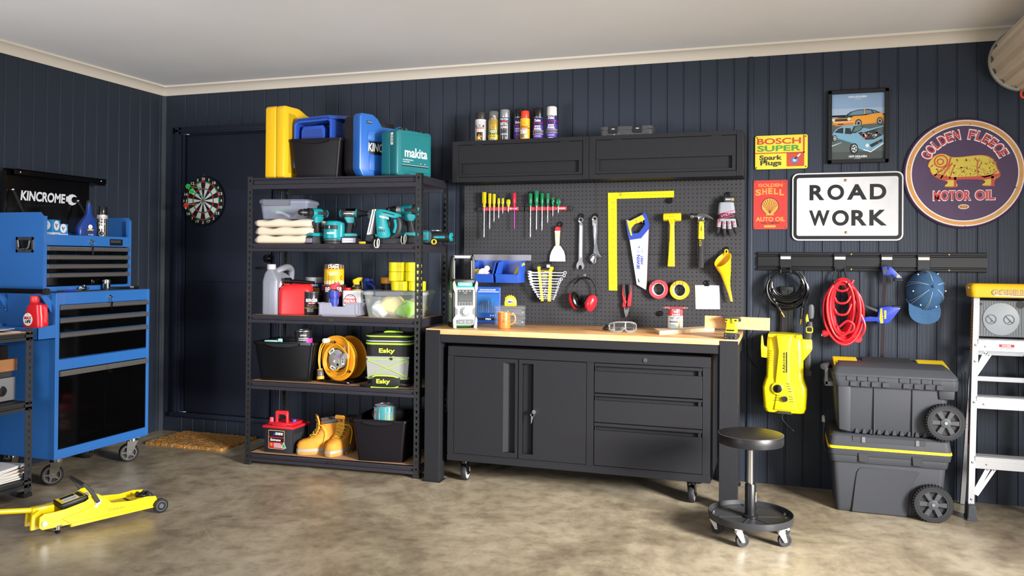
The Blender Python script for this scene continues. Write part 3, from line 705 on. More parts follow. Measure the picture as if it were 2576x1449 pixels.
# ================================================================ black boltless shelf unit and everything on it
us=thing('storage_shelf','tall black five-tier boltless shelf unit in front of the door','shelf',tuple(SO),SD)
UW,UD=1.187,.47
DK=(1.82,1.403,.951,.53,.071)
for x,y,sx,sy in((0,0,1,1),(UW,0,-1,1),(0,UD,1,-1),(UW,UD,-1,-1)):post(us,(x,y,0),1.83,sx,sy,KEY,.036)
HAM=mat('#2a2831',.42,.2,bump=.8,bscale=700,mottle=.5,mscale=700)
MDF=mat('#a98663',.7,mottle=.06,mscale=30)
for k,z in enumerate(DK):
 e=MB(HAM)
 beam(e,'x',.004,UW-.004,.004,z,-1,.07 if k==0 else.048);beam(e,'x',.004,UW-.004,UD-.004,z,1,.07 if k==0 else.048)
    # prism on axis x expects (y, z): front beam bulges towards -y
 e.box(.003,.015,.006,UD-.006,z-.05,z);e.box(UW-.015,UW-.003,.006,UD-.006,z-.05,z)
 e.m(BLK);e.box(UW*.5-.02,UW*.5+.02,.01,UD-.01,z-.028,z-.012)
 e.build('shelf_frame',us)
 e=MB(MDF if k else mat('#2a2620',.7));e.box(.006,UW-.006,.006,UD-.006,z-.012,z-.001 if k<1 else z)
 e.build('shelf_board',us)
def top(name,label,cat,l,d,z,rz=0,group=None):return thing(name,label,cat,sh(l,d,z),SD+rz,group)
# ---- top deck
Z0=1.8205
def brect(w,h,r):return rrect(w,h,r,5,w/2,h/2)
c=top('tool_case','tall yellow hard tool case standing on shelf top','case',.235,.035,Z0,82)
YC=mat('#eebb1c',.35)
pf=[(0.012,0),(.34,0),(.36,.02),(.36,.40),(.345,.415),(.25,.415),(.155,.462),(.14,.465),(.012,.465),(0,.45),(0,.012)]
e=MB(YC);e.prism(pf,'y',0,.062,.012,2);e.build('case_lid',c)
e=MB(YC);e.prism(pf,'y',.066,.15,.016,3);e.build('case_base',c)
e=MB(mat('#caa012',.4));ins=[(.006+p[0]*.967,.006+p[1]*.975)for p in pf];e.prism(ins,'y',.06,.068)
e.prism([(.04,.04),(.31,.04),(.31,.36),(.2,.36),(.1,.42),(.04,.42)],'y',-.003,.002,.002,1);e.build('seam',c)
e=MB(YC);e.tube([(.145,.07,.44),(.17,.07,.462),(.22,.07,.468),(.30,.07,.44),(.335,.07,.43),(.345,.07,.40)],.014,10,sm=4);e.build('handle',c)
def openbin(name,parent_or_none,label,loc,rz,w,d,h,m,tw=.88,td=.88,rim=.014,t=.003,handle=True,group=None):
 r=thing(name,label,'bin',loc,rz,group)
 e=MB(m)
 def ring(wf,z,ins=0,rr=.02):return[(p[0],p[1]+d/2,z)for p in rrect(w*wf[0]-2*ins,d*wf[1]-2*ins,rr,4)]
 lo,hi=(tw,td),(.955,.965)
 e.loft([ring(hi,h,t),ring(lo,.004,t),]);
 e.bm.faces.ensure_lookup_table()
    # drop the top cap of the inner skin, keep floor
 tops=[f for f in e.bm.faces if all(abs(v.co.z-h)<1e-5 for v in f.verts)]
 bmesh.ops.delete(e.bm,geom=tops,context='FACES')
 e.loft([ring(lo,0),ring(hi,h-.001),ring((1,1),h-.001,0,.025),ring((1,1),h+rim,0,.025),ring(hi,h+rim,t),ring(hi,h-.002,t)],cap=False)
 e.poly([(p[0],p[1])for p in ring(lo,0)],pl_z(0))
 b_=e.build('bin_body',r)
 if handle:
  for sy,y in((-1,0),(1,d)):
   e=MB(m);P=[(-w*.28,0),(w*.28,0),(w*.26,-.018),(w*.12,-.03),(-w*.12,-.03),(-w*.26,-.018)]
   e.prism([(a_,h+b2+.01)for a_,b2 in P],'y',y+sy*.001,y+sy*.010,.003,1);e.build('handle',r)
 return r
BIN=mat('#100d12',.45,spec=.25);BINS=mat('#0c0d10',.25,spec=.4)
openbin('storage_bin',None,'black plastic bin holding blue bins on shelf top',sh(.437,.06,Z0),SD,.37,.3,.236,BIN,.80,.85)
def pickbin(name,label,loc,rz,w,d,h,m,cat='bin',rx=0,group=None,scoop=.45):
    # open-fronted parts bin: local -y is the front, origin at the back of the base
 r=thing(name,label,cat,loc,rz,group,rx=rx)
 e=MB(m);t=.004;lo=h*scoop
 sidep=[(0,0),(0,h),(-d*.12,h),(-d*.62,h*.92),(-d,lo),(-d*.94,0)]
 for s_ in(-1,1):
  x=s_*w/2
  e.prism(sidep,'x',x-t/2,x+t/2,.0015,1)
 e.box(-w/2,w/2,-t,0,0,h);e.box(-w/2,w/2,-d*.94,0,0,t)
 e.prism([(-d*.94,0),(-d,lo),(-d+t,lo),(-d*.94+t,0)],'x',-w/2,w/2)
 e.prism([(-d-.002,lo-.006),(-d+.01,lo-.004),(-d+.008,lo+.005),(-d-.004,lo+.003)],'x',-w/2-.003,w/2+.003)
 for s_ in(-1,1):
  e.prism([(0,h),(-d*.12,h),(-d*.62,h*.92),(-d*.62,h*.92-.008),(-d*.12,h-.008),(0,h-.008)],'x',s_*(w/2)-.004,s_*(w/2)+.004)
  for k in range(4):y=-d*(.15+.13*k);e.box(s_*w/2-.004*(s_<0),s_*w/2+.004*(s_>0),y-.003,y+.003,h*.35,h*.9)
 e.build('bin_body',r);return r
PB=mat('#274fae',.35)
# two nested blue bins standing upside down inside the black bin
r=top('parts_bin','outer blue parts bin upside down inside the black bin','bin',.40,.10,Z0+.07,0,'blue bins in the black shelf-top bin')
e=MB(PB)
P=[(-.135,0),(-.135,.285),(-.11,.315),(.11,.33),(.135,.305),(.135,0),(.12,0),(.118,.29),(.10,.305),(-.10,.293),(-.118,.275),(-.12,0)]
e.prism(P,'y',0,.16,.004,2);e.loft([[(-.132,.0,.285),(-.11,.0,.316),(.11,.0,.331),(.133,.0,.31),(.1,.0,.3)],[(-.10,.17,.285),(-.09,.17,.30),(.16,.17,.352),(.178,.17,.33),(.12,.17,.3)]]);e.build('bin_body',r)
r=top('parts_bin','inner blue parts bin nested under the outer blue one on shelf top','bin',.39,.125,Z0+.07,0,'blue bins in the black shelf-top bin')
e=MB(PB);P=[(-.085,0),(-.085,.24),(-.07,.27),(.07,.275),(.085,.25),(.085,0)];e.prism(P,'y',0,.13,.006,2)
Q=[(-.07,0),(-.07,.225),(-.055,.25),(.055,.252),(.07,.23),(.07,0)];e.m(mat('#1f3f92',.4));e.poly(Q,pl_y(-.0005));e.build('bin_body',r)
c=top('tool_case','blue tool case with black edge and white lettering on shelf top','case',.775,.03,Z0,62)
KB=mat('#2763b4',.35)
pf=[(.01,.012),(.02,0),(.36,0),(.38,.02),(.38,.30),(.36,.335),(.30,.345),(.28,.325),(.16,.325),(.13,.37),(.09,.395),(.0,.395),(-.012,.375),(-.012,.05)]
e=MB(KB);e.prism(pf,'y',.0,.075,.01,2)
e.build('case_front',c)
e=MB(mat('#16161a',.5));e.prism([(p[0]*.985+.004,p[1]*.985+.002)for p in pf],'y',.07,.17,.008,2);e.build('case_back',c)
e=MB(BLK);e.box(.13,.28,.03,.1,.315,.36,.008);e.box(.04,.075,-.004,0,.335,.35);e.build('handle',c)
e=MB(KB);e.box(.06,.30,-.006,.001,.04,.14,.004);e.box(.05,.32,-.005,.001,.23,.29,.004);e.m(mat('#0d0d10',.4));e.box(.06,.32,-.003,.001,.145,.225,.002)
e.m(mat('#d3d6da',.4));e.text('KINCROME',.05,.30,.162,.215,pl_y(-.0035),.03,.1);e.text('KINCROME',.042,.074,.340,.346,pl_y(-.0045),.02);e.build('raised_panel',c)
c=top('tool_case','teal power tool case with white lettering at right end of shelf top','case',1.022,.01,Z0+.0,64)
TC=mat('#176a70',.4)
pf=[(.0,.015),(.012,0),(.27,0),(.285,.015),(.285,.27),(.27,.285),(.02,.285),(0,.27)]
e=MB(TC);e.prism(pf,'y',0,.06,.012,3)
e.prism([(.035,.03),(.262,.03),(.262,.262),(.035,.262)],'y',-.003,.002,.002,1);e.build('case_lid',c)
e=MB(TC);e.prism(pf,'y',.064,.15,.016,3);e.build('case_base',c)
e=MB(mat('#166a70',.4));e.prism([(.006+p[0]*.96,.006+p[1]*.96)for p in pf],'y',.058,.066);e.box(.06,.1,.02,.07,.275,.297,.003);e.m(BLK)
for x in(.035,.19):e.box(x,x+.035,.0,.035,.279,.293,.003)
e.build('latches',c)
e=MB(mat('#e9edf0',.4));mp=pl_y(-.0036)
e.text('makita',.06,.245,.118,.178,mp,.02)
e.text('18V LXT HAMMER DRIVER DRILL KIT',.045,.13,.098,.105,mp,.01);e.text('LITHIUM-ION SERIES',.045,.1,.086,.092,mp,.01)
e.m(BLK);e.rect(.04,.255,.062,.069,mp);e.m(WHT);e.rect(.04,.255,.0695,.071,pl_y(-.0037))
for x in(.19,.225):e.m(BLK);e.poly([(x-.009,.085),(x,.094),(x+.009,.085),(x,.076)],pl_y(-.0038));e.m(WHT);e.poly(circ(.004,12,x,.085),pl_y(-.0042))
e.build('lettering',c)
e=MB(WHT);mp=pl_x(-.0007);e.poly([(.035,.19),(.035,.265),(.058,.265),(.058,.19)],mp);e.m(BLK)
for k in range(9):e.rect(.038,.050,.198+k*.006,.2+k*.006+.0015*(k%3),pl_x(-.0012))
e.build('barcode_sticker',c)
# ---- second deck: cloths, tub, power tools
Z1=1.4035
CL=mat('#d9cdb8',.9,bump=.5,bscale=250)
def cloth(label,z,w,d,h,cx,rz,seed):
 rnd=random.Random(seed);e=MB(CL);n=5;rings=[]
 N=28
 for i in range(N+1):
  u=-w/2+w*i/N;pr_=[];M_=24
  ee=min(1,min(i,N-i)/1.6)**.5
  for k in range(M_):
   a=2*pi*k/M_;ca,sa=cos(a),sin(a)
   y=d/2*(abs(ca)**.35)*(1 if ca>0 else-1);zz=h/2*(abs(sa)**.5)*(1 if sa>0 else-1)
   wob=.004*sin(u*40+seed)+.003*sin(y*30+u*25+seed*2)
   pr_.append((u+.008*cos(a*2+seed),y*(.94+.06*ee),h/2+zz*(.55+.45*ee)+(wob if sa>.2 else 0)))
  rings.append(pr_)
 e.loft(rings)
    # fold layers visible on the right-hand end
 for k in range(4):
  zz=h*(.2+.2*k);e.tube([(w/2-.002,-d*.45,zz),(w/2+.006,-d*.2,zz+.003*(-1)**k),(w/2+.004,d*.4,zz)],h*.09,6,sm=3)
 o=e.build('folded_cloth',None,sh(cx,.18,z),(0,0,SD+rz),ang=80);tag(o,label,'cloth','cream cloths on the second shelf')
cloth('folded cream drop cloth at the bottom of the shelf pile',Z1,.385,.26,.056,.205,1,1)
cloth('folded cream drop cloth in the middle of the shelf pile',Z1+.054,.39,.26,.054,.22,-1,2)
cloth('folded cream drop cloth on top of the shelf pile under the tub',Z1+.106,.40,.27,.052,.225,0,3)
def cleartub(name,label,loc,rz,w,d,h,lidh,m,clip,tw=.86,lid=True):
 r=thing(name,label,'tub',loc,rz)
 def ring(wf,df,z,rr=.025):return[(p[0],p[1]+d/2,z)for p in rrect(w*wf,d*df,rr,5)]
 e=MB(m);e.loft([ring(tw,tw,0),ring(tw+.02,tw+.02,.004),ring(.955,.955,h-.012),ring(.955,.955,h)]);e.build('tub_body',r)
 e=MB(m);e.loft([ring(1,1,h-.014),ring(1,1,h),ring(.985,.985,h+.006),ring(.94,.93,h+lidh)]);e.build('tub_lid',r)
 for x in clip:
  e=MB(mat('#5b5d68',.4));P=[(x[0],h+.008),(x[1],h+.008),(x[1]+.003,h),(x[1],h-x[2]),(x[0],h-x[2]),(x[0]-.003,h)];e.prism(P,'y',-.012,.002,.002,1);e.build('clip',r)
 return r
FROST=mat('#b9c0d6',.3,trans=.4,alpha=.5,ior=1.3)
ct=cleartub('storage_tub','frosted clear lidded tub with grey clips on the folded cloths',sh(.215,.07,Z1+.160),SD+12,.33,.24,.115,.012,FROST,[(-.13,.04,.03)],.86)
for k,(c_,p,q)in enumerate((('#2f9a55',(-.10,.06,.05),(-.02,.14,.065)),('#3a62b8',(-.05,.05,.035),(.06,.13,.03)),('#e6e6e6',(-.06,.045,.045),(.03,.04,.018)),('#c9a86a',(.06,.05,.02),(.13,.16,.06)))):
 e=MB(mat(c_,.5));e.tube([p,((p[0]+q[0])/2,(p[1]+q[1])/2-.01,(p[2]+q[2])/2+.008),q],.009,8,sm=3);o=e.build('tub_contents',ct)
MT=mat('#138b93',.35);MK=mat('#1d1e21',.55);LBL=mat('#a79fb5',.35)
def drill(label,loc,rz,chuck='drill',s=1.0,hammer=False,body=MT,lblm=LBL):
    # local +x is the nose; origin under the battery
 r=thing('cordless_drill',label,'drill',loc,rz,'cordless drills on the second shelf');r.scale=(s,s,s)
 e=MB(MK if False else body)
 e.lathe([(.012,-.075),(.026,-.068),(.031,-.05),(.031,.03),(.027,.045)],(0,0,.195),'x',24)
 e.loft([[(p[0]*1+x0,p[1],z)for p in rrect(wx,wy,.012,4)]for z,x0,wx,wy in((.178,-.01,.075,.044),(.150,-.004,.06,.038),(.135,0,.05,.034))]);bd=e.build('motor_housing',r)
 e=MB(MK);e.lathe([(.0315,-.055),(.0325,-.05),(.0325,-.03),(.0315,-.025)],(0,0,.195),'x',24)
 e.box(-.06,.02,-.0325,.0325,.185,.205,.004);e.build('vent_band',bd)
 if chuck=='drill':
  e=MB(mat('#b0b0b3',.3,.8)if hammer else MK);e.lathe([(.028,.043),(.03,.047),(.03,.068),(.027,.072)],(0,0,.195),'x',24);e.build('torque_collar',r)
  e=MB(mat('#151517',.35));e.lathe([(.024,.07),(.025,.074),(.024,.10),(.021,.105),(.02,.125),(.013,.136),(.008,.142)],(0,0,.195),'x',24);ck=e.build('chuck',r)
  e=MB(mat('#9c9690',.3,.9));e.lathe([(.0205,.11),(.021,.114),(.0195,.124),(.013,.135),(.006,.136)],(0,0,.195),'x',20);e.cyl((.13,0,.195),(.15,0,.195),.004,.002,n=8);e.build('chuck_jaws',ck)
 elif chuck=='bit':
  e=MB(MK);e.lathe([(.026,.043),(.028,.05),(.02,.07),(.016,.085),(.018,.09),(.013,.105)],(0,0,.195),'x',20);ck=e.build('chuck',r)
  e=MB(MT);e.cyl((.105,0,.195),(.125,0,.195),.006,n=10);e.m(MK);e.cyl((.125,0,.195),(.185,0,.195),.0025,n=8);e.build('driver_bit',ck)
  e=MB(mat('#b9bcc0',.12,1));e.lathe([(.0315,-.045),(.0322,-.04),(.0322,.03),(.0315,.036)],(0,0,.195),'x',24);e.build('sleeve',bd)
 else:
  e=MB(mat('#8d8c88',.4));e.lathe([(.03,.04),(.032,.05),(.03,.075),(.024,.09),(.015,.095)],(0,0,.195),'x',24);ck=e.build('nose_bumper',r)
  e=MB(mat('#3a3a3c',.3,.8));e.box(.09,.112,-.007,.007,.188,.202);e.build('square_drive',ck)
 e=MB(MK);e.loft([[(p[0]+x0,p[1],z)for p in rrect(wx,.031,.013,4)]for z,x0,wx in((.14,.0,.045),(.115,-.006,.042),(.085,-.013,.043),(.065,-.015,.05))]);e.build('grip',r)
 e=MB(MK);e.prism([(.022,.145),(.038,.14),(.034,.115),(.018,.108)],'y',-.009,.009,.003,1);e.build('trigger',r)
 e=MB(body);e.prism([(-.052,.048),(.05,.048),(.058,.055),(.05,.07),(-.045,.07)],'y',-.036,.036,.004,1);e.build('foot',r)
 e=MB(MK);e.box(-.055,.058,-.037,.037,0,.048,.004);b_=e.build('battery',r)
 e=MB(lblm);e.box(-.045,.045,-.0385,-.037,.008,.04,.002,1);e.box(.0575,.0595,-.03,.03,.008,.036,.001,1);e.m(WHT);e.text('makita',-.03,.03,.026,.035,pl_y(-.0389),.03);e.rect(-.035,.03,.012,.02,pl_y(-.0389));e.rect(.0,.03,.038,.06,pl_z(.0703));e.build('battery_label',b_)
 e=MB(WHT);e.text('makita',-.035,.02,.19,.2,pl_y(-.0332),.03);e.build('lettering',bd)
 return r
drill('teal cordless drill with black chuck facing left beside the folded cloths',sh(.445,.09,Z1),SD+205+40)
drill('teal impact driver with bright sleeve and slim bit pointing right',sh(.655,.14,Z1),SD+8,'bit')
drill('teal impact wrench with grey nose behind the brad nailer',sh(.80,.29,Z1),SD+215,'wrench')
drill('teal hammer drill with silver collar and chuck pointing left behind the shelf post',sh(1.055,.13,Z1),SD+183,'drill',1.08,True)
s_=top('orbital_sander','short round teal sander standing between the drills','sander',.555,.09,Z1,15)
e=MB(MT);e.lathe([(.054,.028),(.058,.04),(.056,.06),(.053,.09),(.052,.12),(.046,.14),(.03,.148),(.001,.15)],n=28);e.loft([[(p[0]+x0,p[1],z)for p in rrect(w_,.075,.02,4)]for z,x0,w_ in((.045,.035,.07),(.1,.035,.075),(.132,.03,.08),(.142,.02,.07))]);b_=e.build('motor_housing',s_)
e=MB(mat('#2f3236',.4));e.lathe([(.05,.0),(.052,.004),(.05,.016),(.056,.02),(.056,.028)],n=28);e.m(STL);e.lathe([(.0555,.02),(.057,.023),(.0555,.026)],n=28,cap=False);e.build('sanding_pad',s_)
e=MB(MK);e.rect(-.05,.06,.092,.118,cyl_map(0,0,.0548,0,-90),10);
for k in range(6):e.m(WHT if k==0 else mat('#0a0a0b',.5));e.rect(-.012+k*.01,-.007+k*.01,.097,.113,cyl_map(0,0,.0554,0,-90))
e.m(WHT);e.text('makita',-.026,.026,.062,.077,cyl_map(0,0,.0573,0,-90),.04);e.m(MK);e.rect(-.05,.05,.032,.036,cyl_map(0,0,.0588,0,-90),8);e.build('vent_band',b_)
# brad nailer: tilted body with a bright magazine
n_=top('brad_nailer','teal nail gun with tilted silver magazine in the middle of the tools','nail gun',.845,.05,Z1,0)
e=MB(MT);e.prism([(.045,.045),(.075,.03),(.125,.04),(.12,.075),(.095,.17),(.16,.155),(.185,.165),(.183,.185),(.09,.212),(.055,.215),(.03,.20),(.038,.12)],'y',-.03,.03,.007,2);b_=e.build('motor_housing',n_)
e=MB(WHT);e.text('makita',.062,.125,.163,.180,lambda a_,c_:Vector((a_,-.0305,c_-(a_-.062)*.2)),.03);e.text('LXT',.06,.085,.098,.107,lambda a_,c_:Vector((a_,-.0305,c_-(a_-.062)*.2)),.03);e.m(MK)
for k in range(4):e.rect(.055+k*.012,.06+k*.012,.075,.088,pl_y(-.0306))
e.rect(.085,.16,.192,.198,lambda a_,c_:Vector((a_,-.0306,c_-(a_-.085)*.25)));e.build('lettering',b_)
e=MB(mat('#d5d3d6',.3,.6));e.prism([(-.028,.055),(.0,.058),(.035,.215),(.008,.215)],'y',-.024,.024,.003,1);e.m(MK);e.prism([(-.012,.07),(-.008,.07),(.026,.212),(.022,.212)],'y',-.0255,-.02);e.build('magazine',n_)
e=MB(MK);e.prism([(-.04,.02),(.005,.012),(.015,.05),(.003,.062),(-.03,.058)],'y',-.022,.022,.004,1);e.build('nose',n_)
e=MB(MK);e.tube([(.165,0,.165),(.178,0,.14),(.18,0,.10),(.165,0,.06),(.13,0,.035)],.019,10,sm=4);e.m(MT);e.tube([(.155,-.012,.15),(.162,-.012,.11),(.15,-.012,.07)],.0105,8,sm=3);e.build('grip',n_)
e=MB(MK);e.prism([(.1,.15),(.125,.135),(.118,.1),(.1,.09)],'y',-.01,.01,.003,1);e.build('trigger',n_)
e=MB(MK);e.box(.07,.18,-.036,.036,0,.036,.004);e.build('battery',n_)
def clip(label,l,d,z):
 r=thing('belt_hook',label,'hook',sh(l,d,z),SD+5,'chrome belt hooks on the second shelf')
 e=MB(mat('#e8e4dc',.25,.7));e.tube([(-.012,0,.045),(-.016,0,.02),(-.012,0,.0),(.0,0,-.004),(.004,0,.01),(.004,0,.035),(.01,0,.05),(.016,0,.04),(.014,0,.01),(.008,0,-.005)],.0036,8,sm=4);e.build('wire_hook',r)
clip('chrome wire hook hanging over the shelf edge below the nail gun',.905,-.012,1.385);clip('chrome wire hook resting on the hammer drill battery',1.045,.07,1.41)
s_=top('angle_grinder','teal angle grinder lying behind the right front shelf post','grinder',1.15,.25,Z1,6)
e=MB(mat('#2a4b52',.5));e.cyl((-.025,-.03,.052),(-.025,.03,.052),.042,n=28,bev=.008);e.build('gear_case',s_)
e=MB(MT);e.box(-.045,-.005,-.035,-.029,.03,.08,.002,1);e.m(STL);e.cyl((-.025,-.04,.052),(-.025,-.034,.052),.011,n=16);e.build('badge',s_)
e=MB(MK);e.lathe([(.028,.01),(.032,.03),(.03,.09),(.026,.12),(.028,.13)],(0,0,.05),'x',20);e.m(MT);e.lathe([(.0285,.128),(.029,.133),(.027,.142)],(0,0,.05),'x',20);e.m(MT);e.box(.03,.1,-.034,-.02,.04,.055,.003);e.build('grip',s_)
e=MB(STL);e.cyl((.03,.01,.088),(.03,.01,.091),.045,n=32);e.build('disc_guard',s_)
e=MB(RUB);e.tube([(.14,0,.05),(.17,-.01,.045),(.178,-.02,.02),(.16,-.05,.006),(.09,-.07,.0045),(-.01,-.065,.0045)],.0042,8,sm=5);e.build('cord',s_)
e=MB(mat('#e0b51c',.4));e.ringlathe([(.011,-.005),(.017,-.005),(.017,.005),(.011,.005)],(0,0,.017),'y',16);tag(e.build('grommet',None,sh(1.215,.145,Z1)),'small yellow ring lying beside the grinder cord','ring')
e=MB(mat('#d7b22a',.4));e.cyl((-.02,0,.008),(.02,0,.008),.008,n=14,bev=.002);tag(e.build('earplug_case',None,sh(.79,.03,Z1),(0,0,SD)),'small yellow plug lying left of the nail gun foot','plug')
# ---- third deck
Z2=.9515
def rbottle(r,m,levels,name='bottle_body'):
 e=MB(m);e.loft([[(p[0]+cx,p[1]+cy,z)for p in rrect(w,d,min(w,d)*rr,5)]for z,w,d,cx,cy,rr in levels]);return e.build(name,r)
b_=top('oil_jug','tall grey five-litre oil jug at left of the third shelf','jug',.125,.16,Z2,0)
SIL=mat('#8c8f9b',.4,.2)
rbottle(b_,SIL,[(0,.105,.20,0,0,.16),(.006,.108,.206,0,0,.16),(.21,.108,.206,0,0,.16),(.225,.104,.2,0,0,.16),(.262,.074,.15,-.006,-.02,.2),(.285,.05,.06,-.01,-.055,.4),(.29,.044,.048,-.01,-.06,.45)])
e=MB(mat('#b9b7bd',.4));e.lathe([(.026,.288),(.028,.29),(.028,.318),(.026,.321)],(-.01,-.06,0),n=24);e.build('cap',b_)
e=MB(SIL);e.tube([(.005,-.03,.272),(.03,.0,.292),(.036,.06,.302),(.032,.11,.28),(.028,.11,.21)],.021,10,sm=4);e.build('handle',b_)
e=MB(mat('#17171b',.5));mp=pl_x(.0546);e.rect(-.075,.09,.025,.17,mp);e.m(mat('#dfe1e6',.5));e.poly(circ(.05,24,-.02,.175),pl_x(.0549));e.m(RED);e.poly([(-.045,.19),(-.015,.195),(-.02,.16),(-.035,.165)],pl_x(.0552));e.m(mat('#2f9ac8',.5));e.poly([(.0,.2),(.025,.19),(.01,.16),(-.012,.165)],pl_x(.0552));e.m(YEL);e.rect(.02,.06,.195,.22,pl_x(.055));e.m(WHT);e.text('SYN',-.07,-.02,.11,.13,pl_x(.0552),.02);e.text('5L',-.07,-.045,.03,.045,pl_x(.0552),.02);e.m(mat('#5a1720',.5));e.rect(-.075,.05,.06,.1,pl_x(.055));e.build('label',b_)
e=MB(mat('#6f7280',.6));e.box(-.002,.0,-.1035,-.1025,.01,.2);e.build('level_strip',b_)
b_=top('fuel_can','red plastic fuel can with black spout on the third shelf','fuel can',.265,.155,Z2,18)
FR=mat('#d8262a',.38)
rbottle(b_,FR,[(0,.20,.13,0,0,.25),(.006,.21,.14,0,0,.25),(.15,.21,.14,0,0,.28),(.172,.20,.13,.002,0,.3),(.19,.16,.105,.01,0,.35),(.196,.10,.07,.03,0,.4)])
e=MB(FR);e.tube([(-.02,-.0,.19),(.02,-.0,.196),(.08,0,.185),(.095,0,.15),(.09,0,.1)],.014,10,sm=4);e.cyl((-.055,0,.175),(-.055,0,.2),.026,n=20);e.build('handle',b_)
e=MB(BLKG);e.cyl((-.055,0,.198),(-.055,0,.222),.022,n=20);e.cyl((-.07,-.02,.215),(-.03,-.02,.215),.02,n=18);e.cyl((-.035,-.02,.213),(.12,-.02,.203),.013,.010,n=16);e.build('spout',b_)
def tin(name,label,loc,r,h,body,art,rz=0,cat='tin',lid=STL,group=None,rim=True):
 t_=thing(name,label,cat,loc,rz,group)
 e=MB(body);e.lathe([(r*.97,0),(r,.003),(r,h-.004),(r*.97,h-.001)],n=36);b2=e.build('tin_body',t_)
 e=MB(lid);e.lathe([(r*1.01,h-.006),(r*1.02,h-.003),(r*1.0,h),(r*.93,h+.001),(r*.91,h-.004),(.001,h-.004)],n=36,cap=False);e.build('lid',t_)
 e=MB(WHT);art(e,lambda k=0:cyl_map(0,0,r+.0006+.0004*k),r,h);e.build('label',b2)
 return t_
def tx(e,mp,s_,a0,a1,b0,b1,c_,bold=.03,k=1):e.m(mat(c_,.5));e.text(s_,a0,a1,b0,b1,mp(k),bold)
def rc(e,mp,a0,a1,b0,b1,c_,k=0,n=10):e.m(mat(c_,.5));e.rect(a0,a1,b0,b1,mp(k),n)
def a1(e,mp,r,h):
 rc(e,mp,-.09,.09,h*.1,h*.72,'#17161a');tx(e,mp,'BERGER',-.040,.040,h*.56,h*.70,'#efefef');rc(e,mp,-.022,.024,h*.46,h*.53,'#c22',1);tx(e,mp,'JET DRY',-.02,.022,h*.47,h*.52,'#ffffff',.02,2);tx(e,mp,'TrueGrip',-.03,.03,h*.34,h*.43,'#c9c9d0',.0);rc(e,mp,-.05,.06,h*.285,h*.315,'#c9a53a',1)
 for q in range(4):rc(e,mp,-.03,.01,h*(.14+.035*q),h*(.155+.035*q),'#b8b8be',1,3)
tin('paint_tin','small black Berger tin with clear black lid in front of fuel can'.replace('Berger ',''),sh(.378,.15,Z2),.050,.148,mat('#26262b',.3),a1,SD+30,lid=mat('#3a3c42',.3))
def a2(e,mp,r,h):
 rc(e,mp,-.12,.12,h*.82,h*.99,'#6e1420');rc(e,mp,-.12,.12,h*.05,h*.82,'#15151a');tx(e,mp,'BERGER',-.058,.058,h*.76,h*.93,'#f2f2f2');rc(e,mp,-.035,.06,h*.62,h*.74,'#c42127',1);tx(e,mp,'JET DRY',-.03,.055,h*.64,h*.72,'#ffffff',.02,2)
tin('paint_tin','large black and red paint tin under the yellow paint tin',sh(.475,.265,Z2),.077,.19,mat('#1a1a1d',.35),a2,SD+26)
def a3(e,mp,r,h):
 rc(e,mp,-.11,.11,h*.80,h*.99,'#2a2f63');rc(e,mp,-.11,.11,h*.74,h*.80,'#b9242b');rc(e,mp,-.11,.11,h*.18,h*.74,'#e9b70f');rc(e,mp,-.11,.11,0.004,h*.18,'#e6e4e0');tx(e,mp,'Dulux',-.032,.032,h*.81,h*.95,'#f5f5f5',.02);tx(e,mp,'Metalshield',-.045,.03,h*.55,h*.65,'#f5e9b0',.0);rc(e,mp,-.025,.03,h*.48,h*.54,'#f4f0e4',1)
 e.m(mat('#d22b20',.5));e.poly([(.045,.045),(.06,.06),(.075,.045),(.06,.03)],mp(1))
 for q in range(8):rc(e,mp,.01+q*.005,.0125+q*.005,.008,.022,'#202024',1,1)
 for q in range(4):rc(e,mp,-.04,.01,h*(.24+.05*q),h*(.26+.05*q),'#7d6a16',1,3)
tin('paint_tin','yellow and navy paint tin stacked on the large black tin',sh(.475,.265,Z2+.191),.063,.135,mat('#c9a516',.35),a3,SD+22)
def a4(e,mp,r,h):
 rc(e,mp,-.09,.09,h*.08,h*.7,'#1c3872');tx(e,mp,'KINCROME',-.045,.03,h*.5,h*.63,'#e3e6ea');rc(e,mp,-.04,.04,h*.2,h*.42,'#b98f2a',1)
tin('grease_tub','navy labelled tub with pale lid behind the fuel can',sh(.30,.33,Z2+.117),.064,.118,mat('#9aa0ac',.4),a4,SD+22,'tub',lid=mat('#a8a59c',.5))
xbox('cartridge_box','hidden red and black carton under the navy tub','box',0,.15,0,.12,0,.116,mat('#3b1418',.5)).matrix_world=Matrix.Translation(sh(.225,.28,Z2))@Matrix.Rotation(SA,4,'Z')
d_=top('drawer_tray','light grey plastic tray holding spray tins at front of third shelf','tray',.62,.05,Z2,4)
e=MB(mat('#8b8c9c',.45));w,dd,hh,t=.265,.21,.085,.004
e.box(-w/2,w/2,0,dd,.006,.01)
for x in(-w/2,w/2-t):e.box(x,x+t,0,dd,.006,hh,.001,1)
e.box(-w/2,w/2,dd-t,dd,.006,hh)
F=[(-w/2,.006),(w/2,.006),(w/2,hh),(.05,hh),(.042,.062),(-.042,.062),(-.05,hh),(-w/2,hh)]
e.prism(F,'y',0,t,.001,1);e.box(-w/2-.004,w/2+.004,-.004,.0,hh-.006,hh,.001,1)if False else None
for x0,x1 in((-w/2-.003,-.05),(.05,w/2+.003)):e.box(x0,x1,-.005,.004,hh-.006,hh+.001,.001,1)
for x in(-w/2+.008,w/2-.02):e.box(x,x+.012,-.003,0,.01,hh-.01,.001,1)
e.box(-w/2+.008,w/2-.008,-.003,0,.01,.018,.001,1);e.box(-w/2+.02,w/2-.02,.01,.02,0,.006);e.box(-w/2+.02,w/2-.02,dd-.02,dd-.01,0,.006);e.build('tray_body',d_)
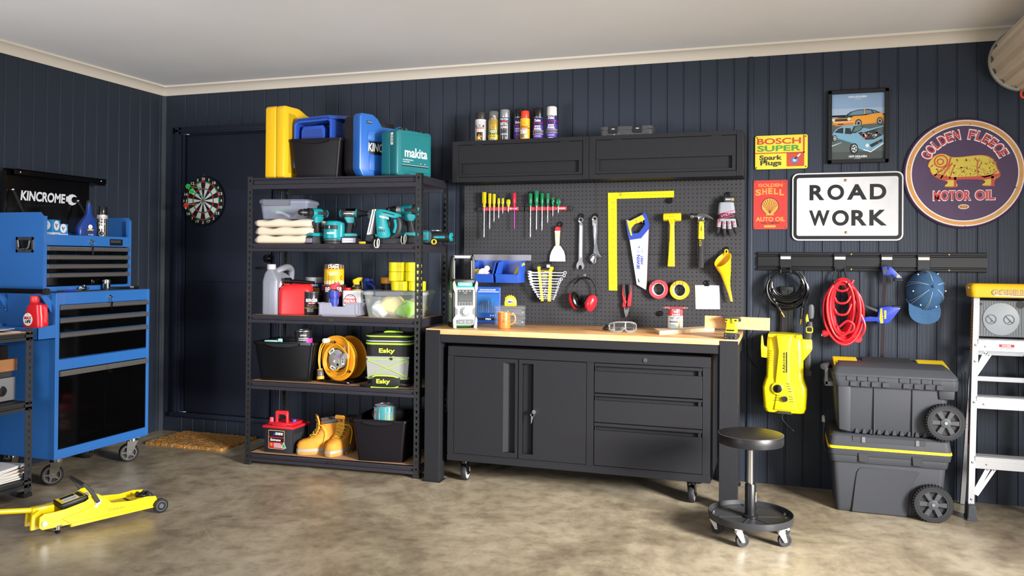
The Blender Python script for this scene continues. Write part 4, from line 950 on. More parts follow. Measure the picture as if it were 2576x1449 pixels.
def wd(label,loc,rz,dark,tipm):
 def art(e,mp,r,h):
  rc(e,mp,-.06,.06,.01,h*.97,'#1f1a18' if dark else '#26379c',0)
  if dark:rc(e,mp,-.035,.035,h*.55,h*.88,'#e2bb12',1)
  else:
   e.m(mat('#f2cf1c',.4));e.poly(circ(.034,24,0,h*.55,1,1),mp(1))
  tx(e,mp,'WD-40',-.031,.031,h*.60,h*.78,'#1c2a80',.05,2)
 s_=thing('lubricant_can',label,'spray can',loc,rz,'lubricant cans on the third shelf');r=.033;h=.15
 e=MB(mat('#26379c' if not dark else '#1f1a18',.3));e.lathe([(r*.95,0),(r,.003),(r,h-.012),(r*.7,h)],n=28);b2=e.build('can_body',s_)
 e=MB(STL);e.lathe([(r*.98,h-.014),(r*.97,h-.008),(r*.72,h+.003),(r*.6,h+.008)],n=24);e.build('rim',b2)
 e=MB(tipm);e.loft([[(p[0]+x0,p[1],z)for p in rrect(w_,.034,.014,4)]for z,x0,w_ in((h+.004,0,.036),(h+.022,-.004,.044),(h+.034,.006,.06),(h+.046,.022,.034))]);e.tube([(.03,0,h+.036),(.034,-.004,h+.0),(.034,-.006,h-.04)],.0022,6);e.build('spray_head',s_)
 e=MB(WHT);art(e,lambda k=0:cyl_map(0,0,r+.0005+.0004*k),r,h);e.build('label',b2);return s_
wd('blue and yellow lubricant can with red spray head in the grey tray',sh(.555,.11,Z2+.0105),SD+30,False,mat('#cf2f38',.35))
wd('dark lubricant can with yellow spray head standing behind the tray',sh(.615,.31,Z2),SD+26,True,mat('#e3c112',.35)).scale=(1.05,1.05,1.22)
p_=top('solvent_tin','white rectangular paint conditioner tin with red cap in the grey tray','tin',.675,.14,Z2+.0105,8)
e=MB(mat('#c8c9cc',.4,.3));e.loft([[(p[0],p[1],z)for p in rrect(w_,d2,.01,4)]for z,w_,d2 in((0,.118,.062),(.004,.12,.064),(.145,.12,.064),(.15,.115,.06))]);b2=e.build('tin_body',p_)
e=MB(RED);e.lathe([(.02,.15),(.021,.152),(.021,.165),(.02,.167)],(-.035,0,0),n=20);e.build('cap',p_)
e=MB(WHT);mp=lambda k=0:pl_y(-.0324-.0004*k);e.m(mat('#4a4a4e',.5));e.poly(circ(.04,28,-.008,.088,1,1),mp());e.m(mat('#cfcfd2',.5));e.poly(circ(.035,28,-.008,.088),mp(1));e.m(mat('#c0271f',.5));e.rect(-.05,.032,.068,.10,mp(2));e.text('Flood',-.025,.008,.112,.122,mp(2),.03);e.m(mat('#f1f1f1',.5));e.text('PENETROL',-.046,.028,.074,.094,mp(3),.02)
e.m(mat('#8a1d1a',.5));e.rect(-.026,.026,.02,.05,pl_x(.0604));e.build('label',b2)
s_=top('spray_bottle','blue trigger spray bottle at back of third shelf','bottle',.685,.34,Z2,-12)
SB=mat('#1f3a8a',.35);rbottle(s_,SB,[(0,.095,.07,0,0,.3),(.004,.10,.075,0,0,.3),(.12,.1,.075,0,0,.35),(.16,.075,.06,-.01,0,.4),(.195,.035,.032,-.025,0,.45),(.21,.03,.03,-.028,0,.48)])
e=MB(SB);e.tube([(-.005,0,.2),(.035,0,.19),(.06,0,.15),(.06,0,.09),(.045,0,.06)],.012,10,sm=4);e.build('handle',s_)
e=MB(mat('#2647a5',.4));e.box(-.05,.012,-.012,.012,.21,.236,.005);e.box(.01,.035,-.007,.007,.217,.23,.003);e.cyl((.035,0,.223),(.045,0,.223),.009,n=10);e.prism([(-.01,.212),(.006,.212),(.016,.18),(.01,.178)],'y',-.006,.006,.002,1);e.build('trigger_head',s_)
e=MB(WHT);mp=pl_y(-.0385);e.rect(-.03,.04,.02,.10,mp);e.m(mat('#2f6fc0',.5));e.poly(circ(.02,16,.01,.05),pl_y(-.039));e.build('label',s_)
for i,(l,d,col,lb)in enumerate(((.80,.40,'#d78a1a','dark jar with orange lid behind the clear tub'),)):
 j_=top('jar',lb,'jar',l,d,Z2)
 e=MB(mat('#17171a',.25));e.lathe([(.043,0),(.046,.004),(.046,.2),(.044,.206)],n=28);e.m(mat('#2c2c30',.3));e.lathe([(.0462,.17),(.0475,.172),(.0475,.178),(.0462,.18)],n=28,cap=False);e.build('jar_body',j_)
 e=MB(mat(col,.4));e.lathe([(.049,.2),(.05,.203),(.05,.236),(.048,.24)],n=28);e.build('lid',j_)
TUB=mat('#d5ddd6',.25,trans=.3,alpha=.32,ior=1.2)
ct=cleartub('storage_tub','clear lidded tub of coloured cloths under the yellow tape rolls',sh(.985,.06,Z2),SD+10,.40,.36,.155,.01,TUB,[(-.11,.045,.022)],.82)
for k,(c_,cx,cy,cz,r,f)in enumerate((('#e2cf7a',-.02,.10,.075,.062,1),('#9bd84a',.07,.07,.05,.05,0),('#c9cbd6',-.10,.09,.05,.05,1),('#d9c86e',.09,.22,.055,.055,1),('#7fc23a',.03,.2,.05,.05,0))):
 rnd=random.Random(k);e=MB(mat(c_,.8,bump=.6 if f==0 else.1,bscale=120));n=20;rings=[]
 for i in range(11):
  a=-pi/2+pi*i/10;rg=[]
  for q in range(n):
   b2=2*pi*q/n;rr=r*(1+.18*sin(3*b2+k*2+i*.6)*cos(a)+.1*sin(5*b2-i));rg.append((cx+rr*cos(a)*cos(b2)*1.25,cy+rr*cos(a)*sin(b2),cz+r*sin(a)*.95*(1+.1*sin(4*b2))))
  rings.append(rg)
 e.loft(rings);e.build('cloth_contents',ct)
YT=mat('#f0e21a',.45)
def tape(label,l,d,z,k):
 e=MB(YT);e.ringlathe([(.036,0),(.0365,.055),(.046,.0585),(.048,.0585),(.053,.056),(.053,.003),(.05,0)],n=36);o=e.build('tape_roll',None,sh(l,d,z),(0,0,0));tag(o,label,'tape','yellow tape rolls on the clear tub')
for k,(l,d,lv,lb)in enumerate(((.985,.16,0,'bottom left yellow tape roll of the tub-top stack'),(1.095,.175,0,'bottom right yellow tape roll of the tub-top stack'),(.965,.165,1,'middle left yellow tape roll of the tub-top stack'),(1.075,.17,1,'middle right yellow tape roll of the tub-top stack'),(.965,.165,2,'top left yellow tape roll of the tub-top stack'),(1.073,.175,2,'top right yellow tape roll of the tub-top stack'))):tape(lb,l,d,Z2+.1655+lv*.0590,k)
# ---- fourth deck
Z3=.5305
openbin('storage_bin',None,'large black open bin at left of the fourth shelf',sh(.235,.045,Z3),SD+3,.43,.35,.235,BINS,.80,.85)
def a5(e,mp,r,h):
 rc(e,mp,-.1,.1,.004,h*.95,'#141418');rc(e,mp,.02,.09,.004,h*.6,'#b53a9a',1);e.m(mat('#ece23c',.4));e.poly(rrect(.07,.022,.008,3,0,h*.22),mp(1));tx(e,mp,'DIGGERS',-.03,.03,h*.17,h*.28,'#18181a',.03,2);tx(e,mp,'CITRUS',-.02,.02,h*.72,h*.8,'#e8e8e8',.02)
 for q in range(2):rc(e,mp,-.03,.03,h*(.5+.09*q),h*(.54+.09*q),'#b0b0b6',1,4)
tin('solvent_tin','black and pink round solvent tin in the large black bin',sh(.34,.12,Z3+.198),.055,.125,mat('#18181b',.3),a5,SD+28)
xbox('spare_carton','dark carton lying inside the large black bin','box',-.15,.15,-.08,.13,0,.19,mat('#1a1a1d',.7)).matrix_world=Matrix.Translation(sh(.235,.19,Z3+.0045))@Matrix.Rotation(SA,4,'Z')
e=MB(mat('#9fd6cf',.5));e.box(-.045,.045,-.02,.02,0,.06,.004);e.cyl((.05,-.005,.06),(.07,-.005,.06),.012,n=12)
tag(e.build('sponge_block',None,sh(.135,.085,Z3+.1955),(0,0,SD+2)),'mint green foam block poking out of the large black bin','foam block')
# cable reel
cr_=top('cable_reel','orange extension cable reel with coiled cord on the fourth shelf','cable reel',.60,.17,Z3,-14)
ORG=mat('#e0931c',.4);CORD=mat('#d99a1e',.45)
e=MB(BLKG);e.tube([(-.10,-.09,.008),(.09,-.09,.008),(.11,-.07,.008),(.11,.07,.008),(.09,.09,.008),(-.10,.09,.008),(-.12,.07,.008),(-.12,-.07,.008)],.009,10,True,3)
e.tube([(-.10,.085,.01),(-.07,.085,.18),(0,.085,.285),(.07,.085,.18),(.10,.085,.01)],.008,8,sm=4);e.build('stand',cr_)
for y,hole in((-.055,.085),(.06,.02)):
 e=MB(ORG);e.ringlathe([(hole,-.003),(.132,-.006),(.138,-.002),(.138,.004),(.132,.006),(hole,.003)],(0,y,.148),'y',48)
 if y<0:
  e.m(BLK)
  for q,aa in((0,110),(1,-40)):
   c0,s0=cos(radians(aa))*.112,sin(radians(aa))*.112
   for k in range(4):e.rect(c0-.03+k*.009,c0-.026+k*.009,s0-.008+.148,s0+.008+.148,pl_y(y-.0066))
   e.poly([(c0+.008,s0+.136),(c0+.03,s0+.148),(c0+.008,s0+.16)],pl_y(y-.0066))
 e.build('flange',cr_)
e=MB(CORD)
for k in range(5):
 for q in range(2):e.ringlathe([(.075+k*.011-.0048*cos(t_),-.045+q*.03+.0048*sin(t_))for t_ in[2*pi*i/8 for i in range(8)]],(0,0,.148),'y',40)
for k in range(3):
 rr=.088+k*.007;P=[(rr*cos(2*pi*i/24)*(1+.03*sin(i)),-.069-.004*k,.148+rr*sin(2*pi*i/24)*(1+.05*cos(i*.7+k))-.012)for i in range(24)];e.tube(P,.0042,8,True,2)
e.tube([(.03,-.08,.10),(.02,-.085,.085),(-.02,-.082,.07),(-.08,-.075,.075)],.0042,8,sm=4)
e.tube([(.105,-.075,.16),(.095,-.072,.25),(.03,-.06,.29),(-.06,-.065,.282),(-.125,-.075,.23),(-.14,-.08,.14),(-.125,-.085,.075)],.0042,8,sm=5);e.tube([(.1,-.07,.17),(.085,-.066,.245),(.02,-.055,.284),(-.055,-.06,.276),(-.118,-.07,.22),(-.132,-.078,.14),(-.12,-.085,.075)],.0042,8,sm=5);e.build('cord',cr_)
e=MB(mat('#8f918c',.4));e.cyl((0,-.075,.148),(0,.05,.148),.062,n=36,bev=.004);hb=e.build('socket_hub',cr_)
e=MB(mat('#d8d6cf',.5));mp=pl_y(-.0756)
for aa,t_ in((125,'25M'),(-5,'25M'),(250,'10 AMP')):
 c0,s0=cos(radians(aa))*.06,sin(radians(aa))*.06+.148;ra=radians(aa-90);M2=lambda a_,c_,ra=ra,c0=c0,s0=s0:Vector((c0+a_*cos(ra)-c_*sin(ra),-.0772,s0+a_*sin(ra)+c_*cos(ra)))
 e.m(mat('#e2e0d8',.5));e.poly(rrect(.05,.024,.006,3),M2);e.m(BLK);e.text(t_,-.014,.014,-.006,.006,lambda a_,c_,M2=M2:M2(a_,c_)+Vector((0,-.0005,0)),.04)
e.m(mat('#9a8cc0',.4));e.poly(rrect(.026,.03,.003,2,.02,.17),mp);e.m(mat('#c46a8a',.4));e.poly(circ(.008,14,.022,.168),pl_y(-.0762));e.m(mat('#c9a2b4',.4));e.poly(circ(.011,18,-.012,.135),mp);e.m(WHT);e.poly(circ(.006,14,-.012,.135),pl_y(-.0762));e.m(BLK);e.poly(circ(.009,14,.015,.115),mp);e.text('SAFETY',-.022,-.002,.178,.182,mp,.02);e.build('labels',hb)
e=MB(mat('#d8d6c6',.45));e.cyl((-.075,-.105,.262),(-.075,-.04,.262),.016,.014,n=16,bev=.003);e.build('crank_knob',cr_)
e=MB(mat('#5e564e',.35,trans=.2));e.cyl((-.123,-.085,.075),(-.115,-.088,.03),.020,.022,n=16,bev=.003);e.m(ORG);e.cyl((-.124,-.085,.08),(-.122,-.085,.07),.018,n=14);e.cyl((-.116,-.088,.034),(-.113,-.089,.016),.0235,n=16);e.build('plug',cr_)
e=MB(mat('#d9d2d8',.15,trans=.6));e.lathe([(.018,-.012),(.02,0),(.013,.014),(.004,.02)],(.085,-.075,.175),'y',14);e.box(.058,.075,-.07,-.068,.19,.23);e.build('spare_plug',cr_)
# cooler bag
b_=top('cooler_bag','black and pale grey lunch cooler bag with lime trim on the fourth shelf','bag',.955,.055,Z3,10)
def rr3(w,d,z,r=.05):return[(p[0],p[1]+d/2,z)for p in rrect(w,d,r,6)]
BW,BD=.285,.24
NYL=mat('#121214',.6,bump=.2,bscale=40)
e=MB(NYL);e.loft([rr3(BW*.93,BD*.95,0),rr3(BW*.96,BD*.97,.006),rr3(BW,BD,.26),rr3(BW*1.005,BD,.272)]);e.build('bag_body',b_)
e=MB(NYL);e.loft([rr3(BW*1.01,BD,.277),rr3(BW*1.02,BD*1.01,.305),rr3(BW*.99,BD,.318),rr3(BW*.6,BD*.6,.326)]);e.build('bag_lid',b_)
LIME=mat('#a8e02c',.5)
e=MB(LIME)
for z in(.308,.262):e.tube([(p[0],p[1],z)for p in rrect(BW*1.02,BD*1.0,.05,6,0,BD/2)],.0045 if z>.3 else.006,8,True)
e.m(mat('#a9aab4',.5));e.tube([(p[0],p[1],.278)for p in rrect(BW*1.015,BD*1.0,.05,6,0,BD/2)],.0045,8,True);e.m(LIME);e.tube([(-.04,.06,.325),(-.02,.05,.333),(.05,.06,.331),(.07,.08,.325)],.006,8,sm=3);e.build('piping',b_)
fy=lambda k=0:(lambda a_,c_:Vector((a_,(-.004-.0012*k)+.0,c_)))
e=MB(mat('#8c8d8a',.6,bump=.3,bscale=25));e.prism([(-.125,.045),(.125,.045),(.135,.185),(-.135,.185)],'y',-.006,.004,.002,1);pk=e.build('front_pocket',b_)
e=MB(LIME)
for P in([(-.125,.17),(.0,.166),(.128,.17)],[(-.13,.165),(0,.115),(.125,.06)],[(.13,.165),(0,.115),(-.125,.06)],[(-.125,.052),(0,.05),(.125,.052)],[(.02,.178),(.035,.186),(.05,.182)]):e.tube([(x,-.010,z)for x,z in P],.0022,6,sm=3)
e.m(BLK)
for x in(-.13,.13):
 for z in(.168,.056):e.box(x-.006,x+.006,-.012,-.006,z-.005,z+.005)
e.ball((.025,-.012,.172),.008);e.build('bungee_cord',pk)
e=MB(mat('#d2e838',.45));e.text('Esky',-.055,.045,.20,.235,pl_y(-.0065),.03);e.build('lettering',b_)
st=MB(NYL);st.tube([(-.17,-.0,.008),(-.12,-.028,.012),(-.09,-.035,.022)],.008,8,sm=4);st.prism([(-.09,.004),(.05,.0),(.085,.012),(.085,.06),(.05,.065),(-.07,.068),(-.09,.055)],'y',-.04,-.022,.005,2);st.tube([(.08,-.03,.02),(.12,-.02,.016),(.14,.0,.012)],.009,8,sm=4);so=st.build('shoulder_strap',b_)
e=MB(LIME);e.tube([(-.095,-.036,.002),(-.05,-.038,-.001),(.04,-.038,-.001),(.075,-.036,.008)],.0045,8,sm=3);e.tube([(-.085,-.034,.062),(-.06,-.036,.072),(.04,-.036,.07),(.075,-.034,.058)],.0045,8,sm=3);e.m(mat('#d2e838',.45));e.text('Esky',-.06,.025,.018,.052,pl_y(-.041),.03);e.build('strap_trim',so)
# ---- bottom deck
Z4=.0715
b_=top('car_battery','black and red car battery with handle on the bottom shelf','battery',.20,.06,Z4,-2)
e=MB(mat('#232327',.4));e.prism(rrect(.205,.19,.006,2,0,.095),'z',0,.155);e.m(mat('#2b2b30',.5))
for k in range(5):e.box(.1025,.104,.02+k*.034,.046+k*.034,.03,.12,.0005,1);
for k in range(3):e.box(.1038,.105,.015,.18,.05+k*.03,.053+k*.03)
e.build('battery_case',b_)
e=MB(mat('#c4202c',.4));e.box(-.112,.112,-.008,.198,.155,.172,.004);e.box(-.085,.085,.02,.17,.172,.188,.004);e.box(-.05,.05,.005,.03,.172,.182,.003);e.build('battery_lid',b_)
e=MB(mat('#cf2530',.4))
e.prism([(-.045,.18),(-.045,.255),(-.038,.262),(.038,.262),(.045,.255),(.045,.18),(.032,.18),(.032,.228),(.02,.238),(-.02,.238),(-.032,.228),(-.032,.18)],'y',.035,.052,.002,1);e.build('handle',b_)
e=MB(mat('#d6525a',.4));e.cyl((-.078,.045,.18),(-.078,.045,.215),.015,.013,n=16);e.m(mat('#4a4aa8',.4));e.cyl((.06,.09,.186),(.06,.09,.202),.013,n=16);e.build('terminal_cap',b_)
e=MB(mat('#d9b88a',.4));mp=lambda k=0:pl_y(-.0008-.0005*k);e.poly(rrect(.118,.118,.006,3,-.012,.084),mp());e.m(mat('#17171c',.35));e.poly(rrect(.112,.112,.005,3,-.012,.084),mp(1));e.m(mat('#b3202b',.35));e.rect(-.067,.043,.03,.068,mp(2));e.rect(-.067,.043,.095,.101,mp(2));e.m(WHT);e.text('EXIDE',-.018,.036,.114,.13,mp(2),.05,.15);e.text('Extreme',-.056,.02,.075,.09,mp(2),.03,.2)
e.m(mat('#c9c9ce',.4))
for q in range(4):e.rect(-.03,.03-.01*(q==3),.035+q*.0075,.039+q*.0075,mp(3))
e.m(YEL);e.poly(circ(.0095,20,-.048,.052),mp(3));e.m(BLK);e.poly(circ(.0075,20,-.048,.052),mp(4));e.m(YEL);e.text('42',-.053,-.043,.048,.056,mp(5),.05);e.m(mat('#3553a8',.4));e.poly([(-.035,.112),(-.02,.134),(-.01,.134),(-.025,.112)],mp(2));e.m(WHT);e.poly([(.025,.034),(.062,.034),(.0435,.072)],mp(4));e.m(mat('#1d9a4a',.4));e.poly([(.030,.037),(.057,.037),(.0435,.066)],mp(5));e.build('label',b_)
def boot(label,loc,rz):
 r=thing('work_boot',label,'boot',loc,rz,'pair of tan work boots')
 NB=mat('#cf8a2a',.75,bump=.15,bscale=150,mottle=.1,mscale=25);SOLE=mat('#b98a48',.7);MID=mat('#9b958c',.6)
    # side view along x (toe at -x), cross-sections by z
 def foot(z,xa,xb,w,n=24):
  P=[]
  for i in range(n):
   a=2*pi*i/n;x=(xa+xb)/2+(xb-xa)/2*cos(a);t_=(x-xa)/(xb-xa)
   P.append((x,w/2*sin(a)*(abs(sin(a))**-.35 if abs(sin(a))>.02 else 1)*(.86+.2*cos((t_-.25)*3.2)),z))
  return P
 e=MB(SOLE);e.loft([foot(0,-.15,.125,.09),foot(.004,-.155,.13,.096),foot(.022,-.157,.13,.1)]);e.box(-.03,.03,-.055,.055,-.001,.012);sl=e.build('sole',r)
 e=MB(MID);e.loft([foot(.022,-.158,.131,.102),foot(.036,-.156,.13,.1),foot(.04,-.15,.126,.097)]);e.build('midsole',sl)
 e=MB(NB);e.loft([foot(.036,-.152,.128,.097),foot(.06,-.154,.128,.1),foot(.08,-.143,.127,.098),foot(.092,-.118,.126,.092),foot(.104,-.06,.124,.084),foot(.13,-.022,.122,.08),foot(.16,-.01,.121,.082),foot(.19,-.008,.124,.088),foot(.205,.0,.125,.09)]);e.build('upper',r)
 e=MB(NB);e.loft([[(x0-.004,y,z)for y,z in((-.032,0),(.032,0))]+[(x0+.006,y,z)for y,z in((.032,0),(-.032,0))]for x0 in(0,)]*1+[])if False else None
 tg=[(-.075,.10,.026),(-.04,.125,.03),(-.022,.16,.032),(-.022,.2,.034),(-.03,.23,.036),(-.032,.24,.030)]
 e.loft([[(x-.003,-w,z),(x-.003,w,z),(x+.006,w,z+.002),(x+.006,-w,z+.002)]for x,z,w in tg]);tgo=e.build('tongue',r)
 e=MB(mat('#33302c',.6));e.box(-.038,-.034,-.02,.02,.205,.218);e.m(mat('#d8a23a',.5));e.text('WORK',-.016,.016,.208,.215,lambda a_,c_:Vector((-.0385,-a_,c_)),.02);e.build('tongue_tag',tgo)
 e=MB(mat('#3b3f47',.7));e.tube([(.0,-.042,.2),(.06,-.047,.205),(.118,-.025,.207),(.128,0,.207),(.118,.025,.207),(.06,.047,.205),(.0,.042,.2)],.012,10,sm=4);e.build('padded_collar',r)
 e=MB(mat('#d8c233',.6));pts=[]
 lv=[(-.068,.112,.028),(-.05,.126,.031),(-.036,.145,.034),(-.028,.165,.036),(-.026,.185,.038)]
 for k,(x,z,w)in enumerate(lv):
  s_=1 if k%2 else-1;e.tube([(x+.008,-s_*w,z-.004),(x-.004,0,z+.006),(lv[min(k+1,4)][0]+.006,s_*w,lv[min(k+1,4)][1]-.002)],.0023,6,sm=3);e.tube([(x+.008,s_*w,z-.004),(x-.005,0,z+.002),(x+.008,-s_*w,z-.004)],.0023,6,sm=3)
 e.tube([(-.02,.04,.185),(-.01,.06,.17),(0,.062,.12),(-.02,.055,.08)],.0023,6,sm=4);e.tube([(-.02,-.04,.185),(-.0,-.058,.175),(.02,-.06,.13),(-.0,-.06,.06)],.0023,6,sm=4);e.build('laces',r)
 e=MB(STL)
 for x,z,w in lv:
  for s_ in(-1,1):e.ball((x+.012,s_*(w+.002),z-.006),.0035)
 e.build('eyelets',r);return r
boot('left tan work boot turned left on the bottom shelf',sh(.455,.155,Z4),SD+38);boot('right tan work boot pointing forward beside the black bin',sh(.58,.20,Z4),SD+80)
openbin('storage_bin',None,'black open bin with a dripped paint tin on the bottom shelf',sh(.912,.018,Z4),SD+4,.36,.39,.245,BIN,.80,.85)
def a6(e,mp,r,h):
 rc(e,mp,-.14,.14,h*.72,h*.98,'#20264f');tx(e,mp,'Dulux',-.075,-.03,h*.78,h*.92,'#f0f0f0',.02);rc(e,mp,-.09,-.02,.005,h*.68,'#c9c4c8');rc(e,mp,-.085,.09,h*.62,h*.68,'#d6772a',1);rc(e,mp,.0,.09,h*.3,h*.58,'#c99a3a',1);rc(e,mp,-.015,.1,.004,h*.3,'#2f6f78',1)
 for q,(a_,w_,b0)in enumerate(((-.045,.02,.2),(-.02,.035,.02),(.018,.012,.35),(.032,.006,.25),(.045,.012,.1),(.06,.005,.4),(.07,.014,.15))):rc(e,mp,a_,a_+w_,h*b0,h*1.0,'#377f86',2,3)
p_=tin('paint_tin','paint tin with teal drips standing in the bottom shelf bin',sh(.90,.14,Z4+.197),.068,.135,mat('#b9b4b8',.35),a6,SD+14,group=None)
e=MB(STL);e.tube([(-.068,-.004,.1),(-.075,-.02,.08),(-.03,-.07,.02),(.02,-.075,.015),(.066,-.03,.06),(.068,-.004,.1)],.0016,6,sm=4);e.build('wire_handle',p_)
xbox('spare_carton','dark carton lying inside the bottom shelf bin','box',-.12,.12,-.06,.18,0,.19,mat('#1a1a1d',.7)).matrix_world=Matrix.Translation(sh(.912,.15,Z4+.0045))@Matrix.Rotation(SA,4,'Z')
# ================================================================ workbench, cabinets, pegboard and its tools
def wt(name,label,cat,loc,group=None):return thing(name,label,cat,loc,0,group)
def wb(e,name,r,label=None):
 e2=e.build(name,r,label=label);e2.location=-Vector(r.location);return e2
m,nt,b,tc,N,Lk=nodemat('laminated_oak',.42)
s=N('SeparateXYZ');Lk(tc.outputs['Object'],s.inputs[0])
def fl(src,div,off=0):
 q=N('Math',operation='DIVIDE');Lk(src,q.inputs[0]);q.inputs[1].default_value=div
 f=N('Math',operation='FLOOR');Lk(q.outputs[0],f.inputs[0]);return f.outputs[0]
row=fl(s.outputs['Y'],.048)
sh_=N('Math',operation='MULTIPLY');Lk(row,sh_.inputs[0]);sh_.inputs[1].default_value=.17
ax=N('Math',operation='ADD');Lk(s.outputs['X'],ax.inputs[0]);Lk(sh_.outputs[0],ax.inputs[1])
colx=fl(ax.outputs[0],.31)
cb=N('CombineXYZ');Lk(row,cb.inputs[0]);Lk(colx,cb.inputs[1])
wn=N('TexWhiteNoise');Lk(cb.outputs[0],wn.inputs['Vector'])
r1=ramp(N,[(0,'#c9945c'),(.35,'#dbab72'),(.7,'#e6bd86'),(1,'#d6a06a')]);Lk(wn.outputs['Value'],r1.inputs['Fac'])
mp_=N('Mapping');mp_.inputs['Scale'].default_value=(1.2,26,26);Lk(tc.outputs['Object'],mp_.inputs['Vector'])
n=N('TexNoise');n.inputs['Scale'].default_value=5;n.inputs['Detail'].default_value=6;Lk(mp_.outputs[0],n.inputs['Vector'])
r2=ramp(N,[(.35,'#d8c2a4'),(.6,'#ffffff')]);Lk(n.outputs['Fac'],r2.inputs['Fac'])
mx=N('MixRGB',blend_type='MULTIPLY');mx.inputs['Fac'].default_value=.6;Lk(r1.outputs['Color'],mx.inputs[1]);Lk(r2.outputs['Color'],mx.inputs[2]);Lk(mx.outputs['Color'],b.inputs['Base Color'])
OAK=m
def pine(name,c0,c1,sc=(3,30,30)):
 m,nt,b,tc,N,Lk=nodemat(name,.5)
 mp_=N('Mapping');mp_.inputs['Scale'].default_value=sc;Lk(tc.outputs['Object'],mp_.inputs['Vector'])
 w=N('TexNoise');w.inputs['Scale'].default_value=1.5;w.inputs['Detail'].default_value=4;w.inputs['Distortion'].default_value=.8;Lk(mp_.outputs[0],w.inputs['Vector'])
 r=ramp(N,[(.35,c0),(.65,c1)]);Lk(w.outputs['Fac'],r.inputs['Fac']);Lk(r.outputs['Color'],b.inputs['Base Color']);return m
PINE=pine('pine','#cf935c','#e3b27c');PINE2=pine('pale_pine','#d9b68c','#ecd3ae')
BX0,BX1,BT=2.4726,4.2641,.903
w=wt('workbench','long black steel workbench with laminated timber top','workbench',(BX0,-.631,0))
e=MB(OAK);e.box(BX0+.001,BX1-.001,-.6275,-.037,.871,BT,.003,2);wb(e,'worktop',w)
for x0,x1,fr in((BX0,BX0+.0945,1),(BX1-.0945,BX1,1),(BX0+.02,BX0+.09,0),(BX1-.085,BX1-.015,0)):
 e=MB(POW)
 if fr:
  e.box(x0,x1,-.629,-.55,.004,.8705,.003,2);e.box(x0,x1,-.6315,-.6282,.004,.8955,.001,1);e.box(x0-.006,x1+.008,-.639,-.545,0,.005)
  for z in(.25,.55):e.cyl((x1,-.585,z),(x1+.004,-.585,z),.006,n=10)
 else:e.box(x0,x1,-.11,-.045,.004,.87,.003,1);e.box(x0-.006,x1+.006,-.115,-.04,0,.005)
 wb(e,'leg',w)
e=MB(POW);e.box(BX0+.0945,BX1-.0945,-.624,-.59,.823,.8705,.003,1);wb(e,'front_rail',w)
for x0 in(BX0+.004,BX1-.02):
 e=MB(POW);e.box(x0,x0+.016,-.548,-.112,.80,.8705,.002,1);wb(e,'side_rail',w)
e=MB(POW);e.box(BX0+.09,BX1-.09,-.08,-.05,.80,.8705);wb(e,'rear_rail',w)
# ---- rolling cabinet under the bench
FY=-.60;sc=lambda x:4.4816+(x-4.4816)*(5.0826+FY)/(5.0826-.58)
zc=lambda z:1.3187+(z-1.3187)*(5.0826+FY)/(5.0826-.58)
c=wt('rolling_cabinet','wide charcoal steel cabinet on castors under the workbench','cabinet',(sc(2.598),FY,0))
X0,X1=sc(2.598),sc(4.12);ZB,ZT=zc(.128),zc(.799)
dz0,dz1=zc(.166),zc(.742)
xa,xb,xc,xd,xe=sc(2.637),sc(3.038),sc(3.442),sc(3.482),sc(4.079)
e=MB(POW)
e.box(X0,X1,FY+.03,-.10,ZB,ZT,.002,1)
e.box(X0,X1,FY,FY+.03,ZB,dz0,.002,1);e.box(X0,X1,FY,FY+.03,dz1,ZT,.002,1)
for x0,x1 in((X0,xa),(xc,xd),(xe,X1)):e.box(x0,x1,FY,FY+.03,dz0,dz1)
e.box(X0-.002,X1+.002,FY-.002,-.10,ZB-.004,zc(.17)-.012,.002,1)
wb(e,'cabinet_body',c)
def swdoor(x0,x1,pull):
 e=MB(POW);g=.003;y0,y1=FY-.001,FY+.018;z0,z1=dz0+g,dz1-g;x0+=g;x1-=g
 za,zb=z0+.028,z1-.022
 e.box(x0,x1,y0,y1,z0,za);e.box(x0,x1,y0,y1,zb,z1)
 if pull=='r':p0,p1,p2=x1-.088,x1-.062,x1-.016
 else:p0,p1,p2=x0+.088,x0+.066,x0+.018
 A,B_=(x0,p0)if pull=='r' else(p0,x1)
 e.box(A,B_,y0,y1,za,zb)
 A,B_=(p2,x1)if pull=='r' else(x0,p2)
 e.box(A,B_,y0,y1,za,zb)
 e.prism([(p0,y0),(p1,y0+.03),(p1,y0+.034),(p0,y0+.034)],'z',za,zb)
 e.box(min(p1,p2),max(p1,p2),y0+.029,y0+.033,za,zb)
 return wb(e,'door',c)
swdoor(xa,xb,'r');d2=swdoor(xb,xc,'l')
e=MB(CHR);kx,kz=sc(3.137),zc(.445);e.cyl((kx,FY-.001,kz),(kx,FY-.012,kz),.011,n=20);e.cyl((kx,FY-.012,kz),(kx,FY-.024,kz),.004,n=10);lk=e.build('lock',d2)
e=MB(CHR);e.tube([(kx-.006+.010*cos(t),FY-.02,kz-.016+.010*sin(t))for t in[i*pi/8 for i in range(16)]],.0016,6,True);e.prism([(kx-.014,kz-.028),(kx-.002,kz-.028),(kx-.006,kz-.042),(kx-.011,kz-.064),(kx-.015,kz-.064),(kx-.014,kz-.042)],'y',FY-.021,FY-.019);e.build('key',lk)
